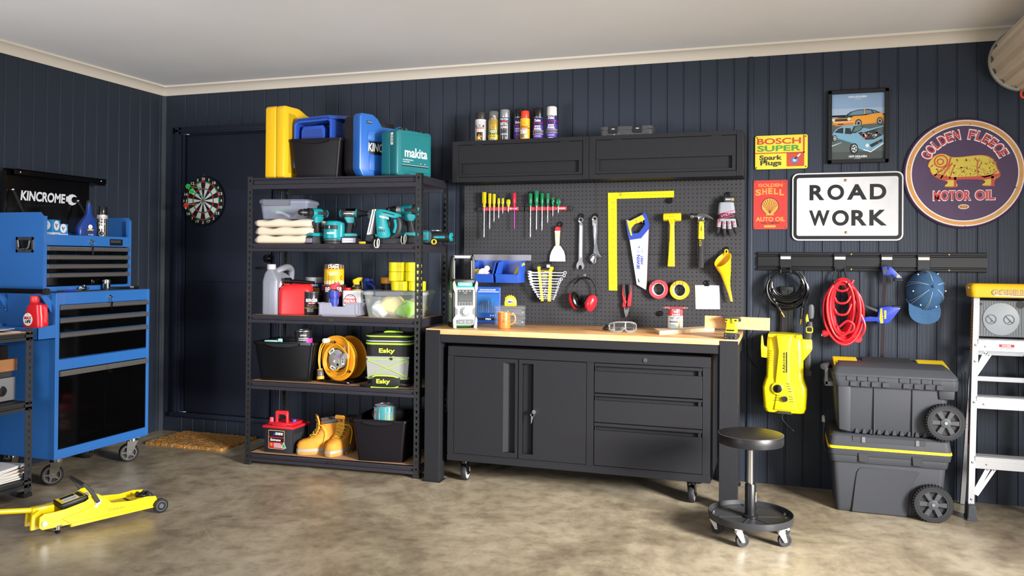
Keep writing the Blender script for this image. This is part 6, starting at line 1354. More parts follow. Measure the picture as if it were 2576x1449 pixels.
FY_=mat('#f2c012',.35);
def frings(off):
 R_=[]
 for cx,cy,cz,a_,b2,tl in((4.149,-.115,1.322,.046,.050,.9),(4.152,-.105,1.30,.043,.046,.85),(4.163,-.092,1.25,.031,.034,.5),(4.170,-.085,1.20,.020,.022,.3),(4.178,-.08,1.16,.013,.013,.2),(4.188,-.078,1.12,.0098,.0098,.1),(4.198,-.076,1.078,.0072,.0072,.1)):
  R_.append([(cx+(a_-off)*cos(t)-.02*tl*sin(t)*0,cy+(b2-off)*sin(t)*.75*(1),cz+(b2-off)*tl*sin(t)*.8+(a_-off)*cos(t)*.52*tl)for t in[2*pi*i/28 for i in range(28)]])
 return R_
e=MB(FY_);e.loft(frings(0),cap=False);e.loft(frings(.0022),cap=False);e.tube(frings(0)[0],.003,8,True);wb(e,'cone',r)
e=MB(FY_);e.tube([(4.158,-.088,1.352),(4.158,-.07,1.378),(4.166,-.066,1.384),(4.174,-.07,1.378),(4.172,-.088,1.356)],.004,8,sm=3);wb(e,'hanging_loop',r)
r=wt('pliers','red and black handled pliers hanging jaws down on pegboard','pliers',(3.57,-.058,1.06))
for P,Q in(([(3.545,1.163),(3.555,1.166),(3.559,1.106),(3.566,1.056),(3.564,1.029),(3.549,1.024),(3.543,1.036),(3.550,1.062),(3.542,1.106)],[(3.546,1.168),(3.557,1.168),(3.561,1.108),(3.566,1.085),(3.553,1.095),(3.550,1.13)]),([(3.586,1.163),(3.597,1.166),(3.601,1.107),(3.595,1.034),(3.580,1.028),(3.573,1.036),(3.575,1.062),(3.583,1.107)],[(3.585,1.169),(3.596,1.169),(3.598,1.13),(3.590,1.10),(3.584,1.115)])):
 e=MB(mat('#c9252e',.4));e.prism(P,'y',-.066,-.05,.003,2);g=wb(e,'handle',r);e=MB(mat('#3a3a3e',.5));e.prism(Q,'y',-.068,-.05,.002,1);e.build('soft_grip',g)
e=MB(mat('#a9a6a4',.25,1));e.prism([(3.552,1.026),(3.586,1.027),(3.585,1.0),(3.574,.966),(3.569,.962),(3.563,.966),(3.554,1.0)],'y',-.065,-.051,.002,1);e.m(mat('#2a2a2c',.4));e.cyl((3.569,-.0665,1.02),(3.569,-.05,1.02),.009,n=16);e.box(3.5685,3.5695,-.0656,-.065,.965,1.0);e.box(3.586,3.594,-.064,-.052,1.0,1.03);wb(e,'jaws',r)
for lb,x,z,c_ in(('roll of red tape on the pegboard',3.767,1.141,'#c9404c'),('roll of yellow tape on the pegboard',3.893,1.138,'#d9a422')):
 r=wt('tape_roll',lb,'tape',(x,-.06,z),'tape rolls on the pegboard')
 e=MB(mat(c_,.35));e.ringlathe([(.038,-.037),(.057,-.037),(.0575,-.039),(.0575,-.082),(.056,-.084),(.038,-.084)],(x,0,z),'y',48);wb(e,'tape',r)
 e=MB(mat('#d8cfc4',.7));e.ringlathe([(.0355,-.0365),(.038,-.0365),(.038,-.0845),(.0355,-.0845)],(x,0,z),'y',48);wb(e,'core',r)
r=wt('paper_sketch','small white paper sketch of a table clipped to pegboard','paper',(4.055,-.038,1.10))
e=MB(mat('#e6e4ee',.7));P=[(3.982,1.169),(4.125,1.170),(4.129,1.028),(3.986,1.025)];e.prism(P,'y',-.0395,-.0388);wb(e,'sheet',r)
e=MB(mat('#6f6e80',.7));
def ln(a_,b2,w_=.0011):
 a_,b2=Vector((a_[0],a_[1],0)),Vector((b2[0],b2[1],0));t=(b2-a_).normalized();nn=Vector((-t.y,t.x,0))*w_/2;e.poly([tuple((q)[:2])for q in(a_-nn,b2-nn,b2+nn,a_+nn)],pl_y(-.0398))
T={'a':(4.006,1.107),'b':(4.060,1.139),'c':(4.105,1.138),'d':(4.062,1.098)}
for q in('ab','bc','cd','da'):ln(T[q[0]],T[q[1]])
for q in(((4.006,1.107),(4.006,1.098)),((4.006,1.098),(4.062,1.089)),((4.062,1.098),(4.062,1.046)),((4.062,1.089),(4.105,1.129)),((4.105,1.138),(4.105,1.085)),((4.008,1.098),(4.008,1.052)),((4.018,1.096),(4.018,1.05)),((4.008,1.052),(4.018,1.05)),((4.052,1.091),(4.052,1.048)),((4.052,1.048),(4.062,1.046)),((4.062,1.046),(4.105,1.085)),((4.095,1.12),(4.095,1.078)),((4.018,1.07),(4.052,1.068))):ln(*q)
wb(e,'drawing',r)
e=MB(BLKG);e.cyl((4.052,-.036,1.184),(4.052,-.046,1.184),.016,n=24,bev=.002);e.prism([(4.036,1.164),(4.068,1.164),(4.062,1.174),(4.042,1.174)],'y',-.046,-.036,.002,1);e.tube([(4.046,-.044,1.172),(4.048,-.05,1.19),(4.056,-.05,1.19),(4.058,-.044,1.172)],.0016,6,sm=3);tag(e.build('binder_clip'),'black clip holding the paper sketch on the pegboard','clip')
# ---- blue bins on a rail
r=wt('bin_rail','grey metal rail carrying two blue bins on pegboard','rail',(2.75,-.045,1.33));e=MB(mat('#77757e',.4,.5));e.box(2.549,2.946,-.047,-.036,1.311,1.347,.001,1);e.box(2.549,2.946,-.056,-.047,1.308,1.312);e.m(STL)
for x in(2.575,2.92):e.ball((x,-.048,1.325),.003)
wb(e,'rail_body',r)
pickbin('parts_bin','left blue parts bin holding white rolls behind the radio handle',(2.668,-.0575,1.168),0,.146,.155,.140,PB,scoop=.36,group='blue parts bins on the rail')
pickbin('parts_bin','right blue parts bin holding a yellow strip on the pegboard rail',(2.836,-.0575,1.168),0,.146,.155,.140,PB,scoop=.36,group='blue parts bins on the rail')
for lb,x,z,rr,c_,y,tl in(('yellow tape disc in the left blue bin',2.622,1.222,.032,'#d9b41c',-.15,10),('white thread-seal tape roll in the left blue bin',2.672,1.230,.028,'#e6e2e4',-.185,5),('small white roll tipped on top in the left blue bin',2.69,1.257,.017,'#efecee',-.17,30),('small white roll at front of the left blue bin',2.642,1.213,.014,'#e2dfe4',-.19,0),('pink and white roll in the left blue bin',2.694,1.216,.022,'#d99ab4',-.175,20)):
 e=MB(mat(c_,.5));e.M=Matrix.Rotation(radians(tl),4,'Z');h_=rr*.35;e.ringlathe([(rr*.45,-h_),(rr,-h_),(rr,h_),(rr*.45,h_)],(0,0,0),'y',28);e.cyl((0,-h_*.7,0),(0,h_*.9,0),rr*.46,n=20);tag(e.build('tape_spool',None,(x,y,z)),lb,'tape','small rolls in the left blue bin')
e=MB(mat('#e2c018',.4));e.loft([[(2.842,-.17,1.185),(2.862,-.17,1.185),(2.862,-.165,1.185),(2.842,-.165,1.185)],[(2.890,-.13,1.275),(2.908,-.13,1.27),(2.908,-.125,1.27),(2.890,-.125,1.275)],[(2.920,-.12,1.295),(2.93,-.12,1.285),(2.93,-.115,1.285),(2.920,-.115,1.295)]]);tag(e.build('marking_strip'),'folded yellow plastic strip poking out of the right blue bin','strip')
# ---- wrench set
r=wt('wrench_rack','yellow and black wrench set rack hanging on pegboard','rack',(3.06,-.07,1.15))
e=MB(mat('#1b1a1c',.45));e.prism([(3.012,1.262),(3.088,1.262),(3.080,1.050),(3.036,1.050)],'y',-.088,-.072,.003,1);e.tube([(3.012,-.08,1.25),(3.008,-.08,1.28),(3.022,-.078,1.293),(3.085,-.078,1.293),(3.098,-.08,1.28),(3.096,-.08,1.25)],.0045,8,sm=4);e.m(mat('#b9b8ba',.3,.6));e.box(3.064,3.084,-.09,-.084,1.266,1.284);e.m(BLK);e.tube([(3.04,-.036,1.3),(3.06,-.07,1.302),(3.095,-.07,1.3)],.003,6,sm=3);wb(e,'card_holder',r)
e=MB(mat('#e8c812',.45))
for s_ in(-1,1):
 for k in range(22):
  z=1.252-k*.0093;t=(1.262-z)/.21;x=(3.012+.024*t)if s_<0 else(3.088-.008*t);e.box(x-.009,x+.009,-.094,-.07,z-.0046,z+.0042,.0015,1)
e.box(3.0,3.02,-.092,-.07,1.25,1.272,.004,1);e.box(3.082,3.104,-.092,-.07,1.25,1.272,.004,1);wb(e,'comb_clip',r)
e=MB(mat('#e8c812',.45));wm=pl_y(-.0886);e.rect(3.018,3.084,1.232,1.246,wm);e.m(mat('#2a2410',.5));e.poly(rrect(.028,.008,.003,3,3.036,1.239),pl_y(-.089));e.m(mat('#c2401c',.5));e.text('22',3.056,3.07,1.234,1.244,pl_y(-.089),.04);e.m(mat('#d9c42a',.5));e.rect(3.036,3.064,1.215,1.224,wm);e.rect(3.03,3.07,1.208,1.211,wm);e.rect(3.035,3.068,1.187,1.189,wm);e.m(mat('#c9c9cc',.4))
for k in range(6):e.rect(3.038,3.07-.006*(k%3),1.180-k*.007,1.182-k*.007,wm)
e.poly(circ(.010,20,3.068,1.120),wm,[circ(.007,20,3.068,1.120)]);e.poly([(3.043,1.105),(3.047,1.104),(3.06,1.132),(3.056,1.134)],wm)
for q in((3.05,1.095,.006),(3.066,1.09,.005),(3.058,1.078,.004),(3.07,1.074,.004)):e.poly(circ(q[2],14,q[0],q[1]),wm)
e.text('22 PIECE',3.034,3.066,1.198,1.204,wm,.02);wb(e,'card_print',r)
wl=[(2.940,1.233),(2.940,1.216),(2.945,1.198),(2.951,1.180),(2.955,1.161),(2.966,1.144),(2.974,1.127),(2.985,1.112),(2.996,1.096),(3.003,1.082),(3.015,1.070)]
wr_=[(3.198,1.235),(3.191,1.217),(3.173,1.195),(3.162,1.179),(3.154,1.163),(3.149,1.143),(3.143,1.125),(3.136,1.110),(3.132,1.094),(3.125,1.081),(3.119,1.068)]
ordn=['topmost','second','third','fourth','fifth','sixth','seventh','eighth','ninth','tenth','lowest']
for k,((x0,z0),(x1,z1))in enumerate(zip(wl,wr_)):
 e=MB(CHR);f=1-k*.055;y=-.096;h_=.0105*f
 o_=Vector((x0,y,z0));L=x1-x0;sl=(z1-z0)/L
 P=[(0,-h_*.2),(.004,-h_),(.02*f,-h_*1.0),(.034*f,-h_*.38),(L-.022*f,-h_*.34),(L-.022*f,h_*.34),(.034*f,h_*.38),(.018*f,h_*1.1),(.0,h_*.95),(.003,h_*.45),(.013*f,h_*.35),(.013*f,-h_*.2)]
 e.prism([(o_.x+a_,o_.z+b2+a_*sl)for a_,b2 in P],'y',y-.003,y+.003,.001,1);e.ringlathe([(.0055*f,y-.005),(.0112*f,y-.005),(.0112*f,y+.005),(.0055*f,y+.005)],(x1-.011*f,0,z1),'y',18)
 tag(e.build('combination_wrench'),('chrome combination wrench %s in the yellow rack'%ordn[k])if k in(0,10)else 'chrome combination wrench %s from top in the yellow rack'%ordn[k],'wrench','chrome wrenches in the yellow rack')
# ---- ear muffs
r=wt('ear_muffs','red ear muffs with thin black headband hanging on pegboard','ear muffs',(3.30,-.07,1.1))
e=MB(BLKG)
for dy in(-.004,.004):e.tube([(3.231,-.075+dy,1.085),(3.226,-.075+dy,1.12),(3.240,-.072+dy,1.165),(3.270,-.07+dy,1.198),(3.306,-.068+dy,1.207),(3.345,-.07+dy,1.194),(3.370,-.072+dy,1.155),(3.382,-.075+dy,1.11),(3.380,-.075+dy,1.06),(3.37,-.075+dy,1.035)],.0022,8,sm=4)
e.tube([(3.24,-.07,1.165),(3.28,-.066,1.2),(3.306,-.064,1.205),(3.34,-.066,1.195)],.0045,8,sm=4);wb(e,'headband',r)
for c0,ax,sz in((Vector((3.252,-.085,1.062)),Vector((-.62,-.40,-.30)),1.0),(Vector((3.345,-.085,1.05)),Vector((.62,-.50,-.25)),1.0)):
 L_=c0.x<3.3;n_=Vector((-.80,.40,-.25)if L_ else(.72,-.62,-.2)).normalized();u_=Vector((-.42 if L_ else.42,0,.9));u_=(u_-n_*u_.dot(n_)).normalized();s_x=u_.cross(n_)
 M_=Matrix.Translation(c0)@Matrix((s_x,u_,n_)).transposed().to_4x4()
 def ring(w_,h_,z):return[M_@Vector((p[0],p[1],z))for p in[(w_*cos(t),h_*sin(t))for t in[2*pi*i/28 for i in range(28)]]]
 e=MB(mat('#cf1f2c',.25,coat=.4));e.loft([ring(.038,.054,.0),ring(.039,.055,.006),ring(.036,.052,.022),ring(.024,.038,.034),ring(.006,.01,.038)]);cp=wb(e,'ear_cup',r)
 e=MB(BLKG);e.loft([ring(.036,.052,.001),ring(.039,.055,-.004),ring(.037,.052,-.014),ring(.028,.042,-.019),ring(.02,.034,-.017),ring(.018,.03,-.004)]);e.build('cushion',cp)
# ---- things on the worktop
r=thing('jobsite_radio','silver and teal jobsite radio with tall carry handle on workbench','radio',(2.628,-.435,BT),33)
w_,d_,h_=.148,.175,.292
e=MB(mat('#2f7a45',.5));e.prism(rrect(w_-.012,d_-.03,.02,4),'z',.006,h_-.01,.006,2);e.m(mat('#2b6f73',.45));e.box(-w_/2+.001,w_/2-.001,-d_/2+.02,-d_/2+.045,.006,h_-.02,.008);bd=e.build('radio_body',r)
e=MB(mat('#6f7a6a',.5));e.box(-w_/2+.003,-w_/2+.006,-.055,.06,.02,.22,.001,1);e.m(mat('#d8d8d0',.5));e.rect(-.05,.045,.2,.225,lambda a_,b2:Vector((-w_/2+.0024,-a_,b2-.02)));e.m(BLK);e.text('N18',-.04,.0,.2,.215,lambda a_,b2:Vector((-w_/2+.002,-a_,b2-.02)),.03);e.build('side_grille',bd)
e=MB(BLK)
for sx in(-1,1):
 x=sx*w_/2;e.prism([(x-sx*.0,-d_/2+.02),(x,d_/2-.01),(x-sx*.012,d_/2),(x-sx*.022,d_/2),(x-sx*.012,d_/2-.02),(x-sx*.01,-d_/2+.02)],'z',.0,.03,.002,1)
e.box(-w_/2+.01,w_/2-.01,-d_/2+.005,d_/2,h_-.03,h_,.008);e.box(-w_/2-.002,-w_/2+.014,-d_/2+.004,-d_/2+.03,.0,h_-.008,.005);e.box(w_/2-.014,w_/2+.002,-d_/2+.004,-d_/2+.03,.0,h_-.008,.005);e.build('bumper_frame',r)
e=MB(mat('#b9babd',.35));e.prism([(-.062,.03),(-.05,.018),(.05,.018),(.062,.03),(.062,.225),(.055,.24),(-.055,.24),(-.062,.225)],'y',-d_/2-.004,-d_/2+.03,.003,2);fp=e.build('front_panel',r)
e=MB(mat('#c4c2c4',.35,.3))
for sx in(-1,1):
 for P in([(.052,.0),(.072,.0),(.074,.05),(.066,.07),(.058,.04)],[(.056,.245),(.064,.21),(.074,.235),(.076,.27),(.066,.285)]):
  e.prism([(sx*a_,b2)for a_,b2 in P],'y',-d_/2-.012,-d_/2+.01,.002,1)
e.build('corner_guard',r)
e=MB(mat('#1f8f93',.4));e.poly(rrect(.09,.022,.006,3,0,.262),pl_y(-d_/2+.0043));e.m(WHT);e.text('makita',-.03,.03,.256,.268,pl_y(-d_/2+.0038),.04);e.m(mat('#1f8f93',.4));e.box(-.062,.062,-d_/2-.003,-d_/2+.01,.238,.248,.002,1);e.build('name_badge',r)
fm=lambda k=0:pl_y(-d_/2-.0045-.0005*k)
e=MB(mat('#0d0f10',.15));e.poly(rrect(.096,.095,.003,2,0,.182),fm());e.m(mat('#16211c',.1));e.rect(-.038,.04,.165,.20,fm(1));e.m(mat('#c9cccc',.5));
for k in range(4):e.rect(-.040+k*.021,-.028+k*.021,.2195,.2225,fm(1))
for k in range(5):e.text(str(k+1),-.038+k*.018,-.034+k*.018,.141,.147,fm(1),.02)
e.rect(-.042,.042,.1525,.1532,fm(1));e.text('Makita',-.01,.012,.208,.212,fm(1),.0);e.build('display',fp)
e=MB(mat('#7a7d82',.4));e.cyl((0,-d_/2-.004,.098),(0,-d_/2-.012,.098),.030,n=32,bev=.002);e.m(mat('#9fa2a8',.35,.3));e.cyl((0,-d_/2-.012,.098),(0,-d_/2-.020,.098),.02,n=32,bev=.002);e.m(mat('#8a8d93',.4));e.cyl((0,-d_/2-.020,.098),(0,-d_/2-.022,.098),.011,n=24);e.build('tuning_dial',fp)
e=MB(mat('#5a5d62',.5))
for sx in(-1,1):e.prism([(sx*.062,.07),(sx*.046,.085),(sx*.046,.112),(sx*.062,.125)],'y',-d_/2-.006,-d_/2-.002,.001,1)
e.prism([(-.05,.024),(.05,.024),(.053,.045),(.05,.05),(-.05,.05),(-.053,.045)],'y',-d_/2-.008,-d_/2-.002,.002,1);e.m(WHT);e.rect(-.001,.001,.027,.047,fm(8));e.text('USB',-.03,-.018,.034,.039,fm(8),.0);e.text('AUX',.018,.03,.034,.039,fm(8),.0);e.build('port_cover',fp)
e=MB(BLK)
for sx in(-1,1):e.prism([(sx*.050,.28),(sx*.074,.28),(sx*.074,.40),(sx*.066,.432),(sx*.05,.432),(sx*.054,.40)],'y',-.02,.03,.005,2)
hd=e.build('carry_handle',r)
e=MB(mat('#a6a7aa',.4,.3));e.cyl((-.055,.004,.426),(.055,.004,.426),.0105,n=18)
for sx in(-1,1):e.box(sx*.053-.0025,sx*.053+.0025,-.024,.0,.29,.405,.002,1)
e.build('handle_grip',hd)
r=thing('drill_bit_case','blue drill bit case with clear window behind the radio','case',(2.665,-.085,BT),14)
e=MB(mat('#2452a8',.35));e.prism(rrect(.17,.235,.012,4,0,.1175),'y',-.02,.02,.004,2);cb=e.build('case_body',r)
e=MB(mat('#2a66b0',.2));e.prism(rrect(.13,.12,.004,2,-.0,.125),'y',-.0225,-.019);e.m(mat('#d8dce4',.4));e.text('KINCROME',-.05,.055,.21,.219,pl_y(-.0206),.03,.1);e.rect(-.06,.075,.2,.2045,pl_y(-.0206));e.m(BLK);e.rect(-.06,.06,.018,.034,pl_y(-.0206));e.m(WHT);e.text('P&N',-.01,.025,.02,.032,pl_y(-.021),.05)
for k,hh in enumerate((.05,.06,.068,.075,.07,.08,.055,.098,.05,.045)):e.m(mat('#b9b9bc',.3,.8));x=-.055+k*.0125;e.rect(x,x+.002+.001*(k%3),.07,.07+hh*.9,pl_y(-.023))
e.m(mat('#e3e6ec',.5));
for x in(.02,.035,.05):e.text('6',x,x+.008,.045,.055,pl_y(-.0206),.02)
e.build('window',cb);e=MB(BLK);e.box(.082,.089,-.01,.01,.10,.135,.002,1);e.build('catch',r)
OC=mat('#c9ccd0',.08,trans=.5,alpha=.22,ior=1.25)
for k,lb in enumerate(('lower clear organiser box behind the orange mug','upper clear organiser box under the tape measure')):
 organiser(lb,(2.888,-.30,BT+k*.062),16,.19,.19,.061,OC,(),5+k,'clear organiser boxes on the workbench')
r=thing('tape_measure','yellow tape measure standing on the clear organiser boxes','tape measure',(2.885,-.275,BT+.1235),18)
e=MB(mat('#eecf14',.4));P=[(-.036,0),(.036,0),(.039,.01),(.037,.035),(.03,.052),(.016,.063),(-.002,.066),(-.02,.061),(-.033,.047),(-.038,.02)];e.prism(P,'y',-.018,.018,.006,2);mb_=e.build('case_body',r)
e=MB(mat('#2a2a2c',.4));e.poly(circ(.0215,32,-.002,.033),pl_y(-.0186));e.m(mat('#b9bab4',.4,.3));e.poly(circ(.0195,32,-.002,.033),pl_y(-.019));e.m(BLK);e.text('8m',-.014,.012,.022,.034,pl_y(-.0194),.05);e.m(mat('#d9c012',.4));e.poly(rrect(.026,.006,.002,2,-.002,.043),pl_y(-.0194));e.build('emblem',mb_)
e=MB(mat('#d2b410',.5))
for k in range(6):a_=pi/2-.9+k*.36;e.box(-.002+.036*cos(a_)-.004,-.002+.036*cos(a_)+.004,-.0195,.0195,.03+.036*sin(a_)-.004,.03+.036*sin(a_)+.004,.002,1)
e.m(STL);e.box(-.045,-.036,-.008,.008,.0,.004);e.build('grip_ribs',mb_)
r=thing('mug','orange mug with a dark name print standing on the workbench','mug',(2.906,-.455,BT),25)
e=MB(mat('#d9732c',.35,coat=.3));rm,hm=.0375,.098
e.lathe([(rm*.86,0),(rm*.95,.003),(rm,.012),(rm,hm-.003),(rm*.985,hm),(rm*.93,hm-.001)],n=40,cap=False);e.lathe([(rm*.93,hm-.001),(rm*.92,hm-.006),(rm*.9,.006),(.001,.005)],n=40,cap=False);e.lathe([(.001,0),(rm*.86,0)],n=40,cap=False);mb_=e.build('mug_body',r)
e=MB(mat('#efe6dc',.3));e.lathe([(rm*.932,hm-.0005),(rm*.92,hm-.006),(rm*.905,.02)],n=40,cap=False);e.build('glazed_inside',mb_)
e=MB(mat('#d9732c',.35,coat=.3));e.tube([(rm*.95,0,hm*.85),(rm+.02,0,hm*.84),(rm+.029,0,hm*.66),(rm+.026,0,hm*.44),(rm+.012,0,hm*.29),(rm*.95,0,hm*.26)],.0055,10,sm=5);e.build('handle',r)
e=MB(mat('#33211a',.5));mm=cyl_map(0,0,rm+.0004,0,-96);e.text('JACK',-.014,.018,hm*.36,hm*.52,mm,.0);
e.poly([(.024*cos(t)+.002,hm*.60+.021*sin(t))for t in[pi*i/10 for i in range(11)]],mm);e.poly([(.016*cos(t)+.002,hm*.25-.010*sin(t))for t in[pi*i/8 for i in range(9)]],mm);e.m(mat('#d9732c',.35));e.rect(-.012,.016,hm*.64,hm*.68,cyl_map(0,0,rm+.0008,0,-96),4);e.poly([(.010*cos(t)+.002,hm*.70+.006*sin(t))for t in[pi*i/8 for i in range(9)]],cyl_map(0,0,rm+.0008,0,-96));e.m(mat('#33211a',.5))
for q in((-.026,.032,.33,.34),(-.026,.032,.55,.56)):e.rect(q[0],q[1],hm*q[2],hm*q[3],mm,5)
e.rect(-.0265,-.0255,hm*.33,hm*.56,mm);e.build('print',mb_)
r=thing('safety_goggles','clear safety goggles lying on the workbench','goggles',(3.605,-.395,BT),24)
GL=mat('#aab0b4',.05,trans=.9,alpha=.45,ior=1.3,coat=.3);e=MB(GL)
up,lo=[],[]
n=24
for i in range(n+1):
 t=-1+2*i/n;x=.078*t;y=-.05+.035*t*t;top_=.060-.016*t**4;bot=.004+(.022*math.exp(-(t/.16)**2))+.012*t**6
 up.append((x,y,top_));lo.append((x,y-.004,bot))
for i in range(n):
 for a_,b2 in((0,0),):vs=[e.bm.verts.new(p)for p in(lo[i],lo[i+1],up[i+1],up[i])];e.bm.faces.new(vs)
bmesh.ops.remove_doubles(e.bm,verts=e.bm.verts,dist=1e-5);e.build('lens',r)
e=MB(mat('#c4c8ca',.15,trans=.7,alpha=.7,ior=1.3));e.tube(up+lo[::-1],.0042,8,True);e.tube([(p[0]*.95,p[1]+.035,p[2]-.004)for p in up]+[(p[0]*.95,p[1]+.038,p[2]+.002)for p in lo[::-1]],.0035,8,True)
for i in range(n):vs=[e.bm.verts.new(p)for p in(up[i],up[i+1],(up[i+1][0]*.95,up[i+1][1]+.035,up[i+1][2]-.004),(up[i][0]*.95,up[i][1]+.035,up[i][2]-.004))];e.bm.faces.new(vs)
e.build('frame',r)
e=MB(BLKG);e.box(-.092,-.076,-.02,.02,.022,.042,.004);e.box(.074,.084,-.02,.02,.025,.04,.003);e.tube([(-.088,.0,.03),(-.10,.02,.022),(-.09,.06,.01),(.0,.075,.009),(.08,.05,.012),(.082,.0,.03)],.006,8,sm=4);e.m(mat('#1d1d1f',.5));e.box(-.02,.02,-.02,-.012,.058,.063);e.m(mat('#3f4350',.4));e.text('CE',-.052,-.034,.016,.026,lambda a_,b2:Vector((a_,-.056+.035*(a_/.078)**2-.0,b2)),.03);e.build('strap',r)
r=thing('timber_block','pale timber offcut lying on the workbench under adhesive tin','timber',(3.80,-.40,BT),0)
e=MB(PINE2);P=[(3.778,-.325),(3.834,-.505),(3.905,-.482),(4.085,-.072),(4.02,-.045)];e.prism([(3.782,-.335),(3.835,-.50),(4.105,-.13),(4.045,-.055)],'z',BT,BT+.021,.001,1);o=e.build('offcut',r);o.location=-Vector(r.location)
def a7(e,mp,r,h):
 rc(e,mp,-.075,.075,h*.66,h*.985,'#b8242c',0);rc(e,mp,-.075,.075,h*.03,h*.66,'#dde3e2',0);tx(e,mp,'SELLEYS',-.014,.016,h*.84,h*.92,'#f4e0e0',.02,1);tx(e,mp,'PARFIX',-.010,.024,h*.70,h*.76,'#f4e0e0',.03,1);e.m(mat('#f0d8d8',.5));e.poly(circ(.004,14,-.017,h*.73),mp(1));tx(e,mp,'FAST GRIP',-.033,.024,h*.49,h*.62,'#4a4650',.03,1)
 rc(e,mp,-.033,.006,h*.43,h*.46,'#5aa0a8',1,3);rc(e,mp,-.04,.012,h*.33,h*.385,'#5a2430',1,4);rc(e,mp,-.034,-.004,h*.12,h*.24,'#a9d2d2',1,3);e.m(mat('#c9a85a',.5));e.poly([(.012,h*.06),(.022,h*.06),(.03,h*.4),(.04,h*.58),(.05,h*.6),(.05,h*.66),(.03,h*.62),(.018,h*.4)],mp(1));e.m(mat('#f6f4ee',.5));e.poly([(.03,h*.06),(.06,h*.06),(.06,h*.5),(.036,h*.36)],mp(1))
tin('adhesive_tin','red and white adhesive tin standing on the timber offcut',(3.895,-.285,BT+.0215),.0425,.112,mat('#d9dcdc',.35),a7,12)
r=thing('scribing_pen','red metal pen lying across the top of adhesive tin','pen',(3.895,-.29,BT+.0215+.1190),10)
e=MB(mat('#c02a34',.35));e.cyl((-.062,0,0),(.058,0,0),.0052,n=14,bev=.001);e.build('barrel',r);e=MB(mat('#d9b9bc',.25,.8))
for k in range(5):x=-.06+k*.006;e.cyl((x,0,0),(x+.003,0,0),.0056,n=12)
e.cyl((.05,0,0),(.056,0,0),.0056,n=12);e.build('knurled_band',r);e=MB(CHR);e.cyl((-.062,0,0),(-.075,0,0),.004,.001,n=10);e.ball((.066,0,0),.006);e.build('tip',r)
# ---- clamp vice and the plank held in it
r=thing('bench_vice','small yellow and black clamp vice on right end of workbench','vice',(4.228,-.56,BT),-4);r.scale=(1,1,.82)
e=MB(mat('#26262a',.5));e.box(-.034,.034,-.05,.05,0,.026,.003);e.box(-.034,.034,-.062,-.05,.0,.042,.003)
for x in(-.02,0,.02):e.box(x-.002,x+.002,-.066,-.062,.002,.022)
e.m(STL)
for x in(-.026,.026):
 for z in(.012,.030):e.ball((x,-.0635,z),.0035)
e.build('base',r)
e=MB(mat('#ecc814',.4));e.loft([[(p[0],p[1]-.018,z)for p in rrect(w2,d2,.006,3)]for z,w2,d2 in((.042,.060,.06),(.085,.054,.04),(.108,.052,.034),(.110,.066,.036),(.132,.068,.036))]);b2=e.build('body',r)
e=MB(BLK);e.rect(-.022,.018,.052,.062,pl_y(-.047));
for x in(-.024,.024):e.cyl((x,-.0365,.121),(x,-.0385,.121),.0055,n=14)
e.tube([(0,-.038,.148),(.003,-.041,.12),(.005,-.041,.1)],.0022,6);e.build('slots_and_bolts',b2)
e=MB(mat('#33353a',.45));e.box(-.044,.044,-.044,.022,.131,.150,.007);e.m(mat('#232428',.5));e.box(-.040,.046,.008,.018,.11,.131,.003);e.build('jaw',r)
r=thing('pine_plank','pine plank gripped in the vice and overhanging the bench end','plank',(4.20,-.53,BT+.071),0)
e=MB(PINE);e.M=Matrix.Rotation(radians(.6),4,'Y');e.box(-.117,.221,-.005,.014,-.023,.044,.001,1);e.m(mat('#4a3a2a',.6))
for z in(.014,-.008):e.cyl((.2,-.0056,z),(.2,-.005,z),.002,n=8)
o=e.build('plank',r)
# ================================================================ right-hand wall
def screw(e,x,y,z,r=.006):e.ball((x,y,z),r,(1,.5,1),10)
def tinsign(name,label,x0,x1,z0,z1,y,rad,col):
 r=wt(name,label,'sign',((x0+x1)/2,y,z0));e=MB(mat(col,.45,mottle=.06,mscale=14));e.prism(rrect(x1-x0,z1-z0,rad,4,(x0+x1)/2,(z0+z1)/2),'y',y,y+.004,.001,1);return r,wb(e,'plate',r)
y=-.012
r,p=tinsign('wall_sign','yellow tin spark plug sign on the wall',4.325,4.62,1.862,2.062,y,.012,'#d5c436')
Y1,Y2=y-.0004,y-.0008;tl=lambda yy:(lambda a_,b2:Vector((a_,yy,b2)))
e=MB(mat('#b4442c',.5));e.rect(4.325,4.605,1.954,1.960,tl(Y1));e.rect(4.594,4.603,1.954,2.059,tl(Y1));e.rect(4.503,4.601,1.876,1.955,tl(Y1));e.text('BOSCH',4.336,4.583,2.009,2.045,tl(Y1),.03)
e.m(mat('#4f8a3c',.5));e.text('SUPER',4.338,4.583,1.967,2.002,tl(Y1),.03);e.m(mat('#39382c',.5));e.text('Spark',4.350,4.479,1.908,1.945,tl(Y1),.035);e.text('Plugs',4.355,4.475,1.876,1.914,tl(Y1),.035)
e.m(mat('#3a6ab0',.5));e.poly([(4.548+(.030 if k%2 else.013)*cos(k*pi/8),1.912+(.026 if k%2 else.012)*sin(k*pi/8))for k in range(16)],tl(Y2));e.m(mat('#9cc4e8',.5));e.poly([(4.548+(.016 if k%2 else.007)*cos(k*pi/8),1.912+(.014 if k%2 else.006)*sin(k*pi/8))for k in range(16)],tl(Y2-.0004));e.m(mat('#2a2622',.5));e.poly([(4.545,1.921),(4.551,1.915),(4.566,1.929),(4.560,1.935)],tl(Y2-.0008));e.m(mat('#d8d4d0',.5));e.poly([(4.560,1.935),(4.566,1.929),(4.582,1.946),(4.577,1.951)],tl(Y2-.0008));e.m(mat('#4a3a22',.4,.5))
for x,z in((4.337,2.05),(4.609,2.05),(4.333,1.872),(4.609,1.874)):screw(e,x,y-.001,z,.004)
